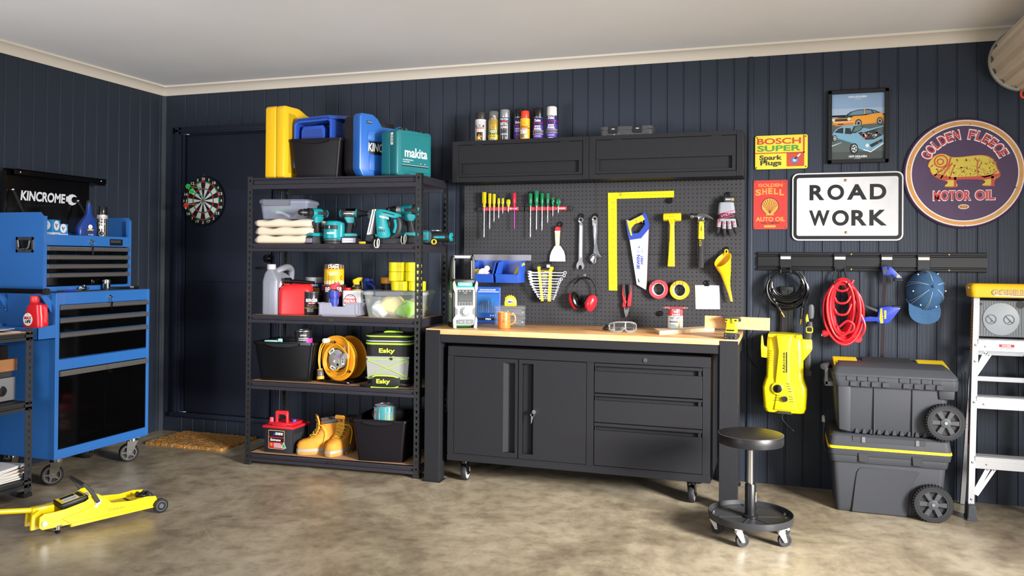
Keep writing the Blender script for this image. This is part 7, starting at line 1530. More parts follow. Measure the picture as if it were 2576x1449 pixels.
wb(e,'lettering',r)
r,p=tinsign('wall_sign','red tin oil sign with golden shell on the wall',4.316,4.510,1.506,1.798,y,.008,'#b9302c')
e=MB(mat('#7a4a3a',.6));e.poly(rrect(.186,.284,.007,3,4.413,1.652),tl(Y1),[rrect(.180,.278,.006,3,4.413,1.652)])
e.m(mat('#c98a3c',.5));e.text('GOLDEN',4.344,4.481,1.757,1.777,tl(Y1),.03)
for ch,xa,xb,dz in(('S',4.329,4.361,-.006),('H',4.367,4.394,.0),('E',4.401,4.425,.002),('L',4.433,4.457,.0),('L',4.464,4.489,-.006)):e.text(ch,xa,xb,1.712+dz,1.749+dz,tl(Y1),.04)
e.text('AUTO OIL',4.331,4.496,1.553,1.579,tl(Y1),.03);e.poly(rrect(.068,.013,.006,4,4.411,1.524),tl(Y1));e.m(mat('#3a1c18',.5));e.text('SHELL COMPANY',4.362,4.466,1.538,1.549,tl(Y1),.02)
cx,cz=4.411,1.612
fan=lambda s_:[(cx+s_*.049*cos(t)*(1+.05*abs(sin(8*t))),cz+.030+s_*.050*sin(t)*(1+.05*abs(sin(8*t))))for t in[radians(-25+230*i/30)for i in range(31)]]+[(cx-s_*.02,cz-.018*s_),(cx-s_*.028,cz-.026*s_),(cx+s_*.028,cz-.026*s_),(cx+s_*.02,cz-.018*s_)]
e.m(mat('#3a1a12',.5));e.poly(fan(1.0),tl(Y1));e.m(mat('#c98a3a',.5));e.poly(fan(.92),tl(Y2));e.m(mat('#6a2c18',.5))
for k in range(9):
 t=radians(18+18*k);a_=Vector((cx,cz-.012,0));b2=Vector((cx+.045*cos(t),cz+.030+.044*sin(t),0));nn=Vector((-(b2-a_).y,(b2-a_).x,0)).normalized();e.poly([tuple((a_+nn*.0006)[:2]),tuple((a_-nn*.0006)[:2]),tuple((b2-nn*.0016)[:2]),tuple((b2+nn*.0016)[:2])],tl(Y2-.0004))
e.m(mat('#6a4a2a',.4,.5))
for x in(4.326,4.500):
 for z in(1.516,1.788):screw(e,x,y-.001,z,.0035)
wb(e,'lettering',r)
r,p=tinsign('wall_sign','large white road work sign with black border',4.535,5.130,1.439,1.833,-.016,.035,'#c6c6c9')
yy=-.0164;e=MB(mat('#101012',.4));cx,cz,w_,h_=4.8325,1.636,.595,.394
e.poly(rrect(w_-.016,h_-.016,.03,6,cx,cz),tl(yy),[rrect(w_-.052,h_-.056,.012,4,cx,cz)])
for t_,xs,z0,z1 in(('ROAD',(4.631,5.041),1.674,1.763),('WORK',(4.629,5.045),1.525,1.615)):
 widths={'R':.082,'O':.09,'A':.106,'D':.086,'W':.112,'K':.092};tot=sum(widths[c_]for c_ in t_);gap=(xs[1]-xs[0]-tot)/3;x=xs[0]
 for c_ in t_:e.text(c_,x,x+widths[c_],z0,z1,tl(yy),.035);x+=widths[c_]+gap
wb(e,'lettering',r)
e=MB(mat('#a3905a',.3,.8))
for x,z in((4.826,1.787),(4.830,1.487)):screw(e,x,-.018,z,.008)
wb(e,'bolts',r)
r=wt('framed_poster','black framed poster of two cars, orange above blue, on the wall','poster',(4.891,-.03,1.88))
e=MB(mat('#131315',.35));X0,X1,Z0_,Z1_=4.730,5.052,1.884,2.305;fw=.021
for q in((X0,X0+fw,Z0_,Z1_),(X1-fw,X1,Z0_,Z1_)):e.box(q[0],q[1],-.03,-.001,q[2],q[3],.002,1)
for q in((Z0_,Z0_+fw),(Z1_-fw,Z1_)):e.box(X0,X1,-.03,-.001,q[0],q[1],.002,1)
wb(e,'frame',r)
A0,A1,B0,B1=X0+fw,X1-fw,Z0_+fw,Z1_-fw;W2,H2=A1-A0,B1-B0
pm=lambda k=0:(lambda a_,b2:Vector((A0+a_*W2,-.012-.0003*k,B0+b2*H2)))
e=MB(mat('#7f9ab8',.5));e.rect(0,1,0,1,pm());e.m(mat('#97aabf',.5));e.rect(0,1,.66,.78,pm(1));e.m(mat('#6b7a86',.5));e.rect(0,1,.60,.68,pm(1));e.m(mat('#8a6f4a',.5));e.rect(0,1,.50,.615,pm(2));e.m(mat('#4c5654',.5));e.rect(0,1,0,.53,pm(3));e.m(mat('#3a4240',.5));e.rect(0,1,0,.12,pm(4));e.m(mat('#b9beb8',.5));e.poly([(0,.205),(0,.222),(.19,.268),(.19,.262)],pm(4))
e.m(mat('#e0e4e6',.5));e.text('1976 HOLDEN',.32,.66,.937,.968,pm(1),.03);e.text('LX TORANA',.43,.55,.912,.925,pm(1),.0);e.text('1977 HOLDEN',.33,.67,.030,.062,pm(5),.03);e.text('LX TORANA',.43,.55,.008,.022,pm(5),.0)
OC_=mat('#d9912a',.4);DK_=mat('#20262c',.4)
e.m(OC_);e.poly([(.02,.60),(.02,.55),(.10,.515),(.42,.522),(.60,.53),(.80,.545),(.985,.575),(.985,.66),(.93,.695),(.62,.665),(.38,.66),(.2,.655),(.06,.645)],pm(6));e.m(mat('#c9701c',.4));e.poly([(.04,.56),(.10,.515),(.40,.522),(.42,.56),(.1,.55)],pm(7))
e.m(DK_);e.poly([(.23,.655),(.36,.725),(.50,.755),(.70,.758),(.82,.735),(.93,.695),(.64,.68),(.60,.665),(.30,.66)],pm(8));e.m(mat('#5f8296',.3));e.poly([(.31,.672),(.39,.722),(.50,.745),(.60,.745),(.60,.680)],pm(9));e.poly([(.63,.686),(.64,.745),(.74,.738),(.77,.700)],pm(9));e.poly([(.79,.702),(.77,.735),(.88,.698)],pm(9));e.m(OC_);e.poly([(.605,.68),(.61,.758),(.635,.758),(.63,.68)],pm(10));e.m(DK_);e.poly([(.06,.645),(.2,.655),(.42,.66),(.36,.635),(.15,.632)],pm(8));e.rect(.06,.36,.590,.622,pm(8));e.m(mat('#c9c9c4',.3));e.poly(circ(.032,18,.03,.612,1,.75),pm(9));e.poly(circ(.034,18,.33,.618,1,.75),pm(9));e.rect(.03,.42,.572,.58,pm(9));e.m(mat('#2c3a6a',.4));e.rect(.12,.22,.532,.552,pm(9))
for cx,cz,rr in((.51,.548,.062),(.91,.572,.055)):
 e.m(BLK);e.poly(circ(rr,22,cx,cz,1,1.0),pm(11));e.m(mat('#9fa2a4',.3));e.poly(circ(rr*.72,20,cx,cz),pm(12));e.m(DK_);e.poly(circ(rr*.42,16,cx,cz),pm(13))
BC=mat('#6f9cb4',.35)
e.m(BC);e.poly([(.01,.40),(.08,.47),(.20,.515),(.42,.53),(.58,.52),(.56,.485),(.80,.44),(.985,.36),(.985,.25),(.80,.14),(.64,.12),(.52,.16),(.40,.235),(.2,.29),(.03,.33)],pm(14));e.m(mat('#4a7890',.35));e.poly([(.03,.33),(.2,.29),(.40,.235),(.40,.255),(.2,.31),(.02,.36)],pm(15))
e.m(DK_);e.poly([(.05,.42),(.13,.475),(.22,.49),(.22,.40)],pm(15));e.poly([(.25,.395),(.26,.485),(.36,.475),(.38,.385)],pm(15));e.poly([(.36,.40),(.42,.505),(.57,.515),(.60,.478),(.55,.44),(.45,.40)],pm(15));e.m(mat('#54706a',.3));e.poly([(.40,.415),(.45,.495),(.56,.505),(.58,.478),(.5,.43)],pm(16))
e.m(mat('#26282a',.5));e.poly([(.50,.40),(.62,.435),(.82,.43),(.97,.36),(.80,.295),(.65,.29)],pm(16));e.m(BC);e.poly([(.52,.425),(.98,.50),(.99,.485),(.6,.405)],pm(18));e.m(mat('#1a1c1e',.5));e.poly([(.54,.418),(.93,.475),(.8,.42),(.62,.40)],pm(17))
rnd=random.Random(11)
for k in range(26):
 e.m(mat(('#b03428','#c9cbc8','#8a8d90','#b9b0a0','#3a5f8a')[k%5],.4));x,z=rnd.uniform(.58,.86),rnd.uniform(.32,.40);s_=rnd.uniform(.012,.026);e.poly(circ(s_,8,x,z,1,.7,rnd.uniform(0,3)),pm(19))
e.m(DK_);e.poly([(.72,.215),(.95,.30),(.965,.265),(.76,.175)],pm(18));e.m(mat('#c9d4d8',.3));e.poly(circ(.036,18,.675,.205,1,.8),pm(19));e.poly([(.60,.155),(.74,.12),(.985,.245),(.985,.225),(.74,.10),(.60,.14)],pm(19));e.m(mat('#b03428',.4));e.rect(.88,.90,.24,.265,pm(19))
for cx,cz,rr in((.43,.165,.082),(.06,.33,.05)):
 e.m(BLK);e.poly(circ(rr,22,cx,cz,.9,1.0),pm(20));e.m(mat('#c4c8ca',.3));e.poly(circ(rr*.72,20,cx,cz,.9),pm(21));e.m(DK_)
 for q in range(5):a_=q*2*pi/5;e.poly(circ(rr*.2,8,cx+rr*.42*cos(a_)*.9,cz+rr*.42*sin(a_)),pm(22))
wb(e,'poster_print',r)
# round sign
R0,sx,sz=.306,5.4335,1.8125
r=wt('wall_sign','large round purple motor oil sign with golden ram','sign',(sx,-.02,sz-R0));PUR=mat('#42294c',.4,mottle=.1,mscale=9)
e=MB(PUR);e.lathe([(R0-.004,-.001),(R0,-.004),(R0,-.012),(R0-.008,-.018),(R0-.02,-.017),(.001,-.017)],(sx,0,sz),'y',72);wb(e,'plate',r)
sm_=lambda k=0:(lambda a_,b2:Vector((sx+a_,-.0186-.0004*k,sz+b2)))
e=MB(mat('#dcd8d6',.45));e.poly(circ(.294,72),sm_(),[circ(.262,72)]);e.m(mat('#c98f4a',.45,mottle=.12,mscale=20));e.poly(circ(.288,72),sm_(1),[circ(.268,72)])
def arctext(t_,rad,a0,a1,h_,mt_,k,grow,bold):
 e.m(mt_)
 n_=len(t_)
 for i,ch in enumerate(t_):
  if ch==' ':continue
  a_=radians(a0+(a1-a0)*i/(n_-1));w_=rad*radians(abs(a1-a0))/(n_-1)*(.80 if ch!='L' else.7)
  M2=lambda u,v,a_=a_:Vector((sx+(rad+v)*cos(a_)+u*sin(a_),-.0186-.0004*k,sz+(rad+v)*sin(a_)-u*cos(a_)))
  e.text(ch,-w_/2-grow,w_/2+grow,-h_/2-grow,h_/2+grow,M2,bold)
WR,RR_=mat('#e2d9da',.45),mat('#b93338',.45)
arctext('GOLDEN FLEECE',.214,151,29,.052,WR,2,.0042,.055);arctext('GOLDEN FLEECE',.214,151,29,.048,RR_,3,.0,.03)
for mt_,k,g_,b_ in((WR,2,.004,.06),(RR_,3,0,.035)):
 e.m(mt_);e.text('MOTOR',-.152-g_,.032+g_,-.150-g_,-.097+g_,sm_(k),b_);e.text('OIL',.056-g_,.150+g_,-.149-g_,-.097+g_,sm_(k),b_)
GO,GOR,GOD=mat('#c9b23c',.45),mat('#b5402c',.45),mat('#a8862c',.5)
body=[(-.180,.055),(-.170,.075),(-.150,.10),(-.12,.112),(-.09,.107),(-.066,.092),(-.02,.090),(.04,.096),(.09,.098),(.130,.085),(.155,.055),(.165,.02),(.176,.0),(.175,-.025),(.158,-.035),(.149,-.05),(.148,-.068),(.150,-.075),(.096,-.075),(.095,-.068),(.110,-.056),(.09,-.040),(.04,-.036),(-.038,-.036),(-.036,-.06),(-.034,-.077),(-.094,-.077),(-.094,-.07),(-.082,-.058),(-.085,-.045),(-.115,-.035),(-.15,-.015),(-.168,.01),(-.172,.03),(-.181,.04)]
e.m(GOR);e.poly(smooth([(a_,b2,0)for a_,b2 in body],2,True)and[tuple(v[:2])for v in smooth([(a_,b2,0)for a_,b2 in body],2,True)],sm_(2));e.m(GO);e.poly([tuple(v[:2])for v in smooth([(-.002+a_*.97,.002+b2*.955,0)for a_,b2 in body],2,True)],sm_(3))
e.m(GOR);e.poly([(-.165,-.005),(-.10,-.038),(.04,-.034),(.095,-.040),(.15,-.03),(.17,-.02),(.168,-.005),(.13,-.012),(.09,-.018),(-.06,-.022),(-.13,.0)],sm_(4));e.rect(-.05,-.038,-.072,-.02,sm_(4));e.rect(.132,.145,-.07,-.02,sm_(4))
e.poly(circ(.036,26,-.115,.068),sm_(4),[circ(.029,26,-.115,.068)]);e.poly(circ(.019,20,-.118,.066),sm_(4),[circ(.012,20,-.118,.066)]);e.poly([(-.172,.035),(-.158,.04),(-.15,.052),(-.16,.05)],sm_(4))
for q in([(-.07,.09),(-.08,.05),(-.12,.02),(-.15,-.01),(-.145,-.014),(-.112,.014),(-.072,.046),(-.062,.088)],[(-.06,.06),(-.085,.03),(-.12,-.025),(-.114,-.03),(-.078,.024),(-.055,.055)],[(-.045,.05),(-.06,.02),(-.075,-.03),(-.069,-.03),(-.054,.02),(-.04,.05)],[(.055,.085),(.07,.06),(.066,.03),(.072,-.015),(.066,-.015),(.06,.03),(.064,.06),(.05,.08)],[(.07,-.012),(.1,-.02),(.13,-.012),(.16,.012),(.162,.006),(.13,-.02),(.1,-.028)]):e.poly(q,sm_(4))
rnd=random.Random(2);cnt=0
while cnt<150:
 x,z=rnd.uniform(-.14,.155),rnd.uniform(-.018,.075)
 if abs(z-.055)<.012 and-.03<x<.06:continue
 if x<-.06 and z>.03:continue
 if(x-.1)**2+(z-.04)**2>.0042 and x>.1:continue
 if x<-.08 and z>-(x+.08)*.4+.02:continue
 e.m(GOD);e.poly(circ(.0036,7,x,z),sm_(5));cnt+=1
e.m(mat('#d8d2cc',.45));e.poly(circ(.027,24,-.002,-.186,1,.5),sm_(2));e.m(mat('#c98f4a',.45));e.poly(circ(.024,24,-.002,-.186,1,.45),sm_(3));e.m(mat('#5a2a2c',.5));e.text('H-C-S',-.02,.016,-.191,-.181,sm_(4),.03);e.m(mat('#6a5046',.7))
for k in range(16):a_=rnd.uniform(0,6.28);rr=rnd.uniform(.17,.295);e.poly(circ(rnd.uniform(.002,.006),7,rr*cos(a_),rr*sin(a_),rnd.uniform(.4,1),rnd.uniform(.4,1)),sm_(5))
wb(e,'sign_print',r)
# ---- slotted rail and hooks
r=wt('wall_rail','long black slotted storage rail screwed to the wall','rail',(4.94,-.02,1.262));e=MB(mat('#131316',.4))
P=[(-.001,1.264),(-.020,1.264),(-.023,1.270),(-.023,1.277),(-.013,1.281),(-.013,1.286),(-.021,1.290),(-.021,1.344),(-.013,1.348),(-.013,1.353),(-.023,1.357),(-.023,1.366),(-.020,1.372),(-.001,1.372)]
e.prism(P,'x',4.345,5.547);wb(e,'rail_body',r);e=MB(mat('#b39a5a',.3,.9))
for x in(4.857,5.030,5.360):
 for z in(1.274,1.361):screw(e,x,-.023,z,.006)
wb(e,'screws',r)
def shook(label,x0,x1,z0,dbl,drop,reach,body_z=None):
 r=wt('storage_hook',label,'hook',((x0+x1)/2,-.03,z0),'hooks on the wall rail');e=MB(mat('#1c1c1f',.35));e.box(x0,x1,-.034,-.0235,z0,1.360,.002,1);e.box(x0-.002,x1+.002,-.030,-.022,1.356,1.366,.001,1);wb(e,'hook_plate',r)
 e=MB(mat('#c9c6bc',.5));e.box(x0+.003,x1-.003,-.0362,-.034,1.330,1.346,.001,1);wb(e,'name_strip',r);e=MB(BLK);xs=(x0+.008,x1-.008)if dbl else((x0+x1)/2,)
 for i,x in enumerate(xs):
  s_=(-1 if i==0 else 1)*(1 if dbl else 0);e.tube([(x,-.03,z0+.012),(x,-.036,z0-.004),(x+s_*drop*.12,-.05,z0-drop*.6),(x+s_*drop*.12,-.06,z0-drop),(x+s_*drop*.12,-.06-reach,z0-drop-.004),(x+s_*drop*.12,-.066-reach,z0-drop+.018)],.0052,10,sm=4)
 wb(e,'arm',r)
shook('black wall hook holding the coiled black hose',4.469,4.532,1.28,True,.03,.055);shook('black wall hook with long arms holding the red cord',4.764,4.829,1.275,True,.085,.06);shook('black wall hook holding the bar clamp',5.013,5.074,1.285,False,.01,.03);shook('black wall hook holding the blue cap',5.200,5.264,1.268,False,.02,.04)
# black hose coil
r=wt('hose_coil','coiled black pressure hose with brass ends hanging on wall hook','hose',(4.507,-.09,1.2));e=MB(mat('#0b0b0d',.2,coat=.4));rnd=random.Random(5)
for k in range(9):
 rr=.078+.0044*k+rnd.uniform(-.002,.002);cz=1.262-rr*.92-k*.0012;yy=-.055-(k%4)*.013;e.tube([(4.507+rr*1.02*cos(t)+.003*sin(2*t+k),yy+.004*sin(3*t+k),cz+rr*.96*sin(t))for t in[2*pi*i/36 for i in range(36)]],.0056,8,True)
e.tube([(4.43,-.09,1.16),(4.43,-.085,1.115),(4.452,-.08,1.066)],.0056,8,sm=4);e.tube([(4.575,-.09,1.26),(4.605,-.085,1.22),(4.612,-.08,1.16),(4.598,-.08,1.08),(4.588,-.08,1.03)],.0056,8,sm=4);wb(e,'hose',r)
for a_,b2 in(((4.446,-.08,1.078),(4.478,-.08,1.022)),((4.592,-.08,1.048),(4.586,-.08,.985))):
 a_,b2=Vector(a_),Vector(b2);d_=(b2-a_).normalized();e=MB(BLK);e.cyl(a_,b2,.010,.0085,n=14);e.cyl(a_,a_+d_*.008,.012,n=14);f=wb(e,'hose_end',r);e=MB(mat('#c99a3a',.25,1));e.cyl(b2,b2+d_*.026,.0065,n=12);e.cyl(b2+d_*.008,b2+d_*.012,.0085,n=12);e.cyl(b2+d_*.024,b2+d_*.032,.0045,n=10);e.build('brass_fitting',f)
# red extension cord
r=wt('extension_cord','thick coiled red extension cord hanging on wall hook','cord',(4.81,-.1,1.05));e=MB(mat('#d81f2a',.35));rnd=random.Random(9)
for k in range(11):
 w_=.044+.0062*k;zt_=1.222-.006*abs(k-5);zb_=.925-.0075*k;cz,hz=(zt_+zb_)/2,(zt_-zb_)/2;yy=-.07-(k%4)*.016;cx=4.805+.002*(k%3)
 e.tube([(cx+w_*cos(t)*(1+.08*sin(t))+(.010*(.5-.5*sin(t))if k>4 else.0),yy-.01*cos(t*2+k),cz+hz*sin(t))for t in[2*pi*i/30 for i in range(30)]],.0068,8,True)
for z,x1 in((1.155,4.865),(1.085,4.86),(1.02,4.855)):e.tube([(4.765,-.1,z+.03),(4.785,-.105,z),(4.83,-.105,z+.005),(x1,-.1,z+.06)],.0065,8,sm=4)
e.tube([(4.79,-.12,.95),(4.83,-.125,.985),(4.865,-.12,.965),(4.86,-.12,.93),(4.82,-.12,.915),(4.78,-.12,.925)],.0065,8,sm=4);e.tube([(4.87,-.1,1.1),(4.905,-.1,1.02),(4.925,-.1,.96),(4.915,-.1,.915),(4.89,-.1,.89)],.0065,8,sm=4);wb(e,'cord',r)
e=MB(mat('#d3202c',.35));e.cyl((4.74,-.09,.915),(4.705,-.085,.905),.018,.021,n=18,bev=.003);pg=wb(e,'plug',r);e=MB(STL);e.box(4.696,4.704,-.088,-.082,.892,.906);e.build('pins',pg);e=MB(mat('#cf2630',.35));e.lathe([(.022,-.10),(.024,-.09),(.024,-.07),(.02,-.06)],(4.888,0,.885),'y',24);e.cyl((4.888,-.085,.885),(4.85,-.085,.9),.012,n=14);wb(e,'socket_end',r)
# bar clamp
r=wt('bar_clamp','blue one-handed bar clamp with long dark bar hanging on wall','clamp',(5.02,-.08,1.28));CB=mat('#2b3fa6',.35)
e=MB(mat('#2a2022',.3,.6));e.prism([(5.018,1.285),(5.036,1.285),(5.024,.746),(5.006,.746)],'y',-.083,-.077);wb(e,'bar',r)
e=MB(CB);e.prism([(5.011,1.289),(5.030,1.294),(5.056,1.293),(5.070,1.280),(5.112,1.236),(5.115,1.225),(5.084,1.224),(5.060,1.250),(5.055,1.244),(5.016,1.243)],'y',-.098,-.066,.004,2);e.m(mat('#3a3b40',.5));e.prism([(5.014,1.276),(5.036,1.283),(5.040,1.262),(5.030,1.250),(5.016,1.252)],'y',-.100,-.097,.001,1);e.m(YEL);e.prism([(5.088,1.245),(5.100,1.246),(5.102,1.232),(5.086,1.232)],'y',-.0995,-.0975);wb(e,'fixed_jaw',r)
e=MB(BLK);e.box(5.072,5.121,-.102,-.062,1.211,1.226,.003,1);e.box(5.066,5.112,-.102,-.062,1.066,1.076,.003,1);wb(e,'jaw_pad',r)
e=MB(CB);e.prism([(4.998,1.066),(5.052,1.072),(5.108,1.066),(5.104,1.055),(5.066,1.0),(5.046,.974),(4.998,.970),(4.988,.985),(4.90,.980),(4.90,1.002),(4.95,1.012),(4.990,1.010)],'y',-.104,-.058,.006,2);sb_=wb(e,'trigger_body',r)
e=MB(YEL);e.prism([(5.004,1.058),(5.012,1.058),(5.018,.978),(5.004,.976),(4.999,1.0)],'y',-.1055,-.104);e.text('IRWIN',0,.046,0,.012,lambda a_,b2:Vector((5.022+b2,-.1049,1.048-a_)),.06);e.m(mat('#3a3410',.5));e.text('QUICK-GRIP',0,.05,0,.005,lambda a_,b2:Vector((5.006+b2,-.1060,1.046-a_)),.02);e.build('lettering',sb_)
e=MB(mat('#33343a',.6));e.prism([(4.990,1.035),(4.994,1.050),(4.955,1.066),(4.908,1.086),(4.903,1.074),(4.945,1.052)],'y',-.094,-.068,.004,2);e.tube([(4.985,-.08,1.068),(4.972,-.08,1.08),(4.966,-.08,1.09)],.0014,6);wb(e,'trigger',r)
# cap
r=wt('baseball_cap','faded blue baseball cap hanging brim down on wall hook','cap',(5.225,-.09,1.26));CP=mat('#35597e',.85,bump=.2,bscale=200,mottle=.12,mscale=18)
cx,cy0=5.228,-.03
def capr(s_,zt_):pass
e=MB(CP);rings=[]
for i,(t,f)in enumerate(((0,1.0),(.18,1.01),(.4,.97),(.6,.87),(.78,.68),(.9,.45),(.97,.22),(1,.03))):
 c0=Vector((5.228,-.03,1.150)).lerp(Vector((5.262,-.16,1.188)),t);rings.append([(c0.x+f*.086*cos(a_),c0.y+f*.03*sin(a_)*.5,c0.z+f*.112*sin(a_))for a_ in[2*pi*k/32 for k in range(32)]])
e.loft(rings);cr_o=wb(e,'crown',r)
e=MB(CP);B_=[]
for yy in(-.060,-.056):
 B_.append([(5.152+.154*k/16,yy-.035*(1-((k-8)/8)**2),1.095-.03*(1-((k-8)/8)**2))for k in range(17)]+[(5.229+.080*cos(t),yy-.03-.035*abs(sin(t)),1.055-.075*sin(t)**.75 if sin(t)>0 else 1.055)for t in[pi*k/16 for k in range(17)]])
e.loft(B_);wb(e,'brim',r)
e=MB(mat('#a9bfd2',.7));ap=Vector((5.262,-.161,1.188))
def onc(a_,t):
 ks=[(0,1.0),(.18,1.01),(.4,.97),(.6,.87),(.78,.68),(.9,.45),(.97,.22),(1,.03)]
 for(t0,f0),(t1,f1)in zip(ks,ks[1:]):
  if t<=t1:f=f0+(f1-f0)*(t-t0)/(t1-t0);break
 c0=Vector((5.228,-.03,1.150)).lerp(ap,t);return Vector((c0.x+(f*.092+.001)*cos(a_),c0.y+f*.015*sin(a_)-.0012,c0.z+(f*.112+.001)*sin(a_)))
for a_ in(20,95,160,215,262,330):
 for da in(-3.5,3.5):e.tube([onc(radians(a_+da*(1.4-t)),t)for t in(.05,.3,.5,.7,.85,.96)],.0009,5,sm=3)
e.tube([onc(radians(200+140*k/12),.06)for k in range(13)],.0009,5);e.build('stitching',cr_o)
e=MB(mat('#d6e2ea',.5))
for a_,t in((128,.55),(188,.6),(240,.55),(296,.5),(355,.55),(55,.5)):e.ball(onc(radians(a_),t),.0042,(1,.5,1),10)
e.build('eyelets',cr_o);e=MB(CP);e.ball(tuple(ap+Vector((0,-.002,0))),.008);e.build('button',cr_o)
e=MB(mat('#e2e8ec',.5));lp=[(5.232,1.114),(5.236,1.089),(5.239,1.089)],[(5.234,1.112),(5.248,1.089),(5.251,1.09)],[(5.236,1.109),(5.258,1.091),(5.261,1.093)]
for q in lp:e.poly(q,pl_y(-.098))
e.build('sail_logo',cr_o)
# ---- pressure washer
r=wt('pressure_washer','yellow pressure washer body hanging on the wall','pressure washer',(4.5,-.15,.45));KY=mat('#f0da10',.32,coat=.3)
def ksec(z,x0,x1,yf,rad=.03):
 cxx=(x0+x1)/2;w_=x1-x0;d2=-.03-yf;return[(cxx+p[0],(-.03+yf)/2+p[1],z)for p in rrect(w_,d2,rad,6)]
e=MB(KY);e.loft([ksec(.458,4.413,4.590,-.20,.025),ksec(.464,4.395,4.605,-.215),ksec(.49,4.385,4.614,-.225),ksec(.56,4.380,4.618,-.228),ksec(.602,4.378,4.619,-.228),ksec(.64,4.390,4.606,-.222),ksec(.66,4.398,4.600,-.215),ksec(.76,4.400,4.598,-.205),ksec(.86,4.402,4.595,-.200),ksec(.890,4.404,4.592,-.195),ksec(.903,4.412,4.588,-.185)]);hs=wb(e,'housing',r)
e=MB(KY);e.prism([(4.447,.64),(4.463,.81),(4.452,.90),(4.538,.90),(4.528,.81),(4.528,.64),(4.555,.55),(4.57,.48),(4.44,.48),(4.452,.56)],'y',-.236,-.19,.008,3)
e.prism([(4.378,.888),(4.370,.892),(4.367,.83),(4.370,.768),(4.402,.765),(4.402,.826),(4.384,.832)],'y',-.19,-.09,.004,2);e.prism([(4.590,.892),(4.596,.874),(4.643,.876),(4.645,.83),(4.640,.815),(4.597,.757)],'y',-.19,-.09,.004,2)
e.prism([(4.405,.903),(4.408,.885),(4.438,.885),(4.440,.905)],'y',-.21,-.17,.003,1);e.prism([(4.555,.903),(4.560,.883),(4.588,.883),(4.590,.903)],'y',-.21,-.17,.003,1)
e.cyl((4.461,-.215,.602),(4.461,-.245,.602),.038,.034,n=32,bev=.004);e.cyl((4.499,-.22,.546),(4.499,-.242,.546),.02,n=24);e.build('front_cover',hs)
e=MB(mat('#a08a10',.5))
for k in range(11):
 z=.812-k*.0135
 for x0,x1 in((4.413,4.435),(4.556,4.578)):e.prism([(x0,z),(x1,z-.004),(x1,z-.0065),(x0+.004,z-.002)],'y',-.209,-.19)
e.build('vent_slots',hs);e=MB(mat('#4a4210',.6))
for k in range(4):e.box(4.505+k*.004,4.525+k*.004,-.2375,-.235,.628-k*.014,.632-k*.014)
for k in range(3):e.box(4.452-k*.004,4.475-k*.002,-.2375,-.235,.560-k*.013,.5635-k*.013);e.box(4.520+k*.001,4.542+k*.002,-.2375,-.235,.556-k*.013,.5595-k*.013)
e.build('front_slots',hs);e=MB(mat('#141414',.25));e.cyl((4.461,-.245,.602),(4.461,-.252,.602),.0235,n=28,bev=.002);e.box(4.457,4.465,-.268,-.25,.584,.620,.002,1);e.build('rotary_switch',r)
e=MB(mat('#222226',.4));e.ringlathe([(.008,-.240),(.016,-.240),(.016,-.254),(.008,-.254)],(4.499,0,.546),'y',24);e.cyl((4.499,-.25,.546),(4.499,-.244,.546),.0085,n=16);e.build('outlet',r)
for o in r.children:
 if o.name.startswith(('rotary','outlet')):o.location=-Vector(r.location)
e=MB(mat('#1a1a14',.4));e.prism([(4.504,.692),(4.511,.692),(4.511,.809),(4.504,.809)],'y',-.2365,-.2355);e.text('KÄRCHER',0,.117,0,.016,lambda a_,b2:Vector((4.501-b2,-.2366,.692+a_)),.04);e.build('lettering',hs)
e=MB(mat('#2a2612',.7));e.prism([(4.457,.462),(4.463,.474),(4.531,.472),(4.540,.460)],'y',-.2375,-.20);e.build('handle_slot',hs)
e=MB(BLK);e.box(4.47,4.545,-.03,-.001,.5,1.17,.004);e.box(4.478,4.50,-.034,-.028,.9,1.15,.002,1);e.box(4.515,4.535,-.034,-.028,.9,1.15,.002,1);wb(e,'back_bracket',r)
e=MB(mat('#8a9098',.3,trans=.4));e.tube([(4.50,-.08,.458),(4.487,-.06,.405),(4.51,-.05,.37),(4.545,-.045,.338)],.0022,6,sm=4);e.cyl((4.543,-.045,.34),(4.552,-.045,.331),.005,n=10);wb(e,'drain_tube',r)
e=MB(BLKG);e.tube([(4.41,-.06,1.19),(4.375,-.05,1.12),(4.352,-.045,1.0),(4.318,-.045,.90),(4.288,-.05,.845),(4.286,-.055,.785),(4.318,-.06,.72),(4.352,-.065,.69),(4.385,-.07,.70)],.0026,8,sm=5);wb(e,'power_cord',r)
r=wt('spray_gun','black and yellow pressure washer gun holstered beside the yellow body','spray gun',(4.63,-.11,.66));e=MB(mat('#2e3033',.5))
e.loft([[(cx_+p[0],-.12+p[1],z)for p in rrect(w_,d2,.012,4)]for z,w_,d2,cx_ in((.664,.034,.04,4.625),(.70,.034,.042,4.625),(.74,.033,.04,4.624),(.87,.034,.046,4.626),(.915,.037,.052,4.629),(.955,.035,.05,4.632),(.975,.026,.04,4.634))]);bd=wb(e,'gun_body',r)
e=MB(mat('#e0c81c',.4));e.tube([(4.622,-.112,.965),(4.618,-.11,.985),(4.622,-.108,1.01),(4.634,-.108,1.018)],.009,8,sm=3);e.prism(rrect(.038,.036,.010,3,4.630,.930),'y',-.1485,-.143,.002,1);e.build('trim',bd);e=MB(mat('#17181a',.4));e.prism(rrect(.028,.026,.006,3,4.630,.932),'y',-.1500,-.147,.001,1);e.cyl((4.630,-.150,.932),(4.630,-.152,.932),.006,n=12);e.build('hose_port',bd)
e=MB(mat('#4a4d50',.5));e.loft([[(4.639+p[0],-.11+p[1],z)for p in rrect(w_,.03,.013,5)]for z,w_ in((.992,.022),(1.0,.032),(1.03,.036),(1.06,.034),(1.072,.022))]);wb(e,'trigger_grip',r)
e=MB(mat('#1a1a1c',.4));e.box(4.606,4.646,-.146,-.09,.664,.70,.004);e.box(4.612,4.635,-.149,-.145,.695,.702);wb(e,'nozzle',r)
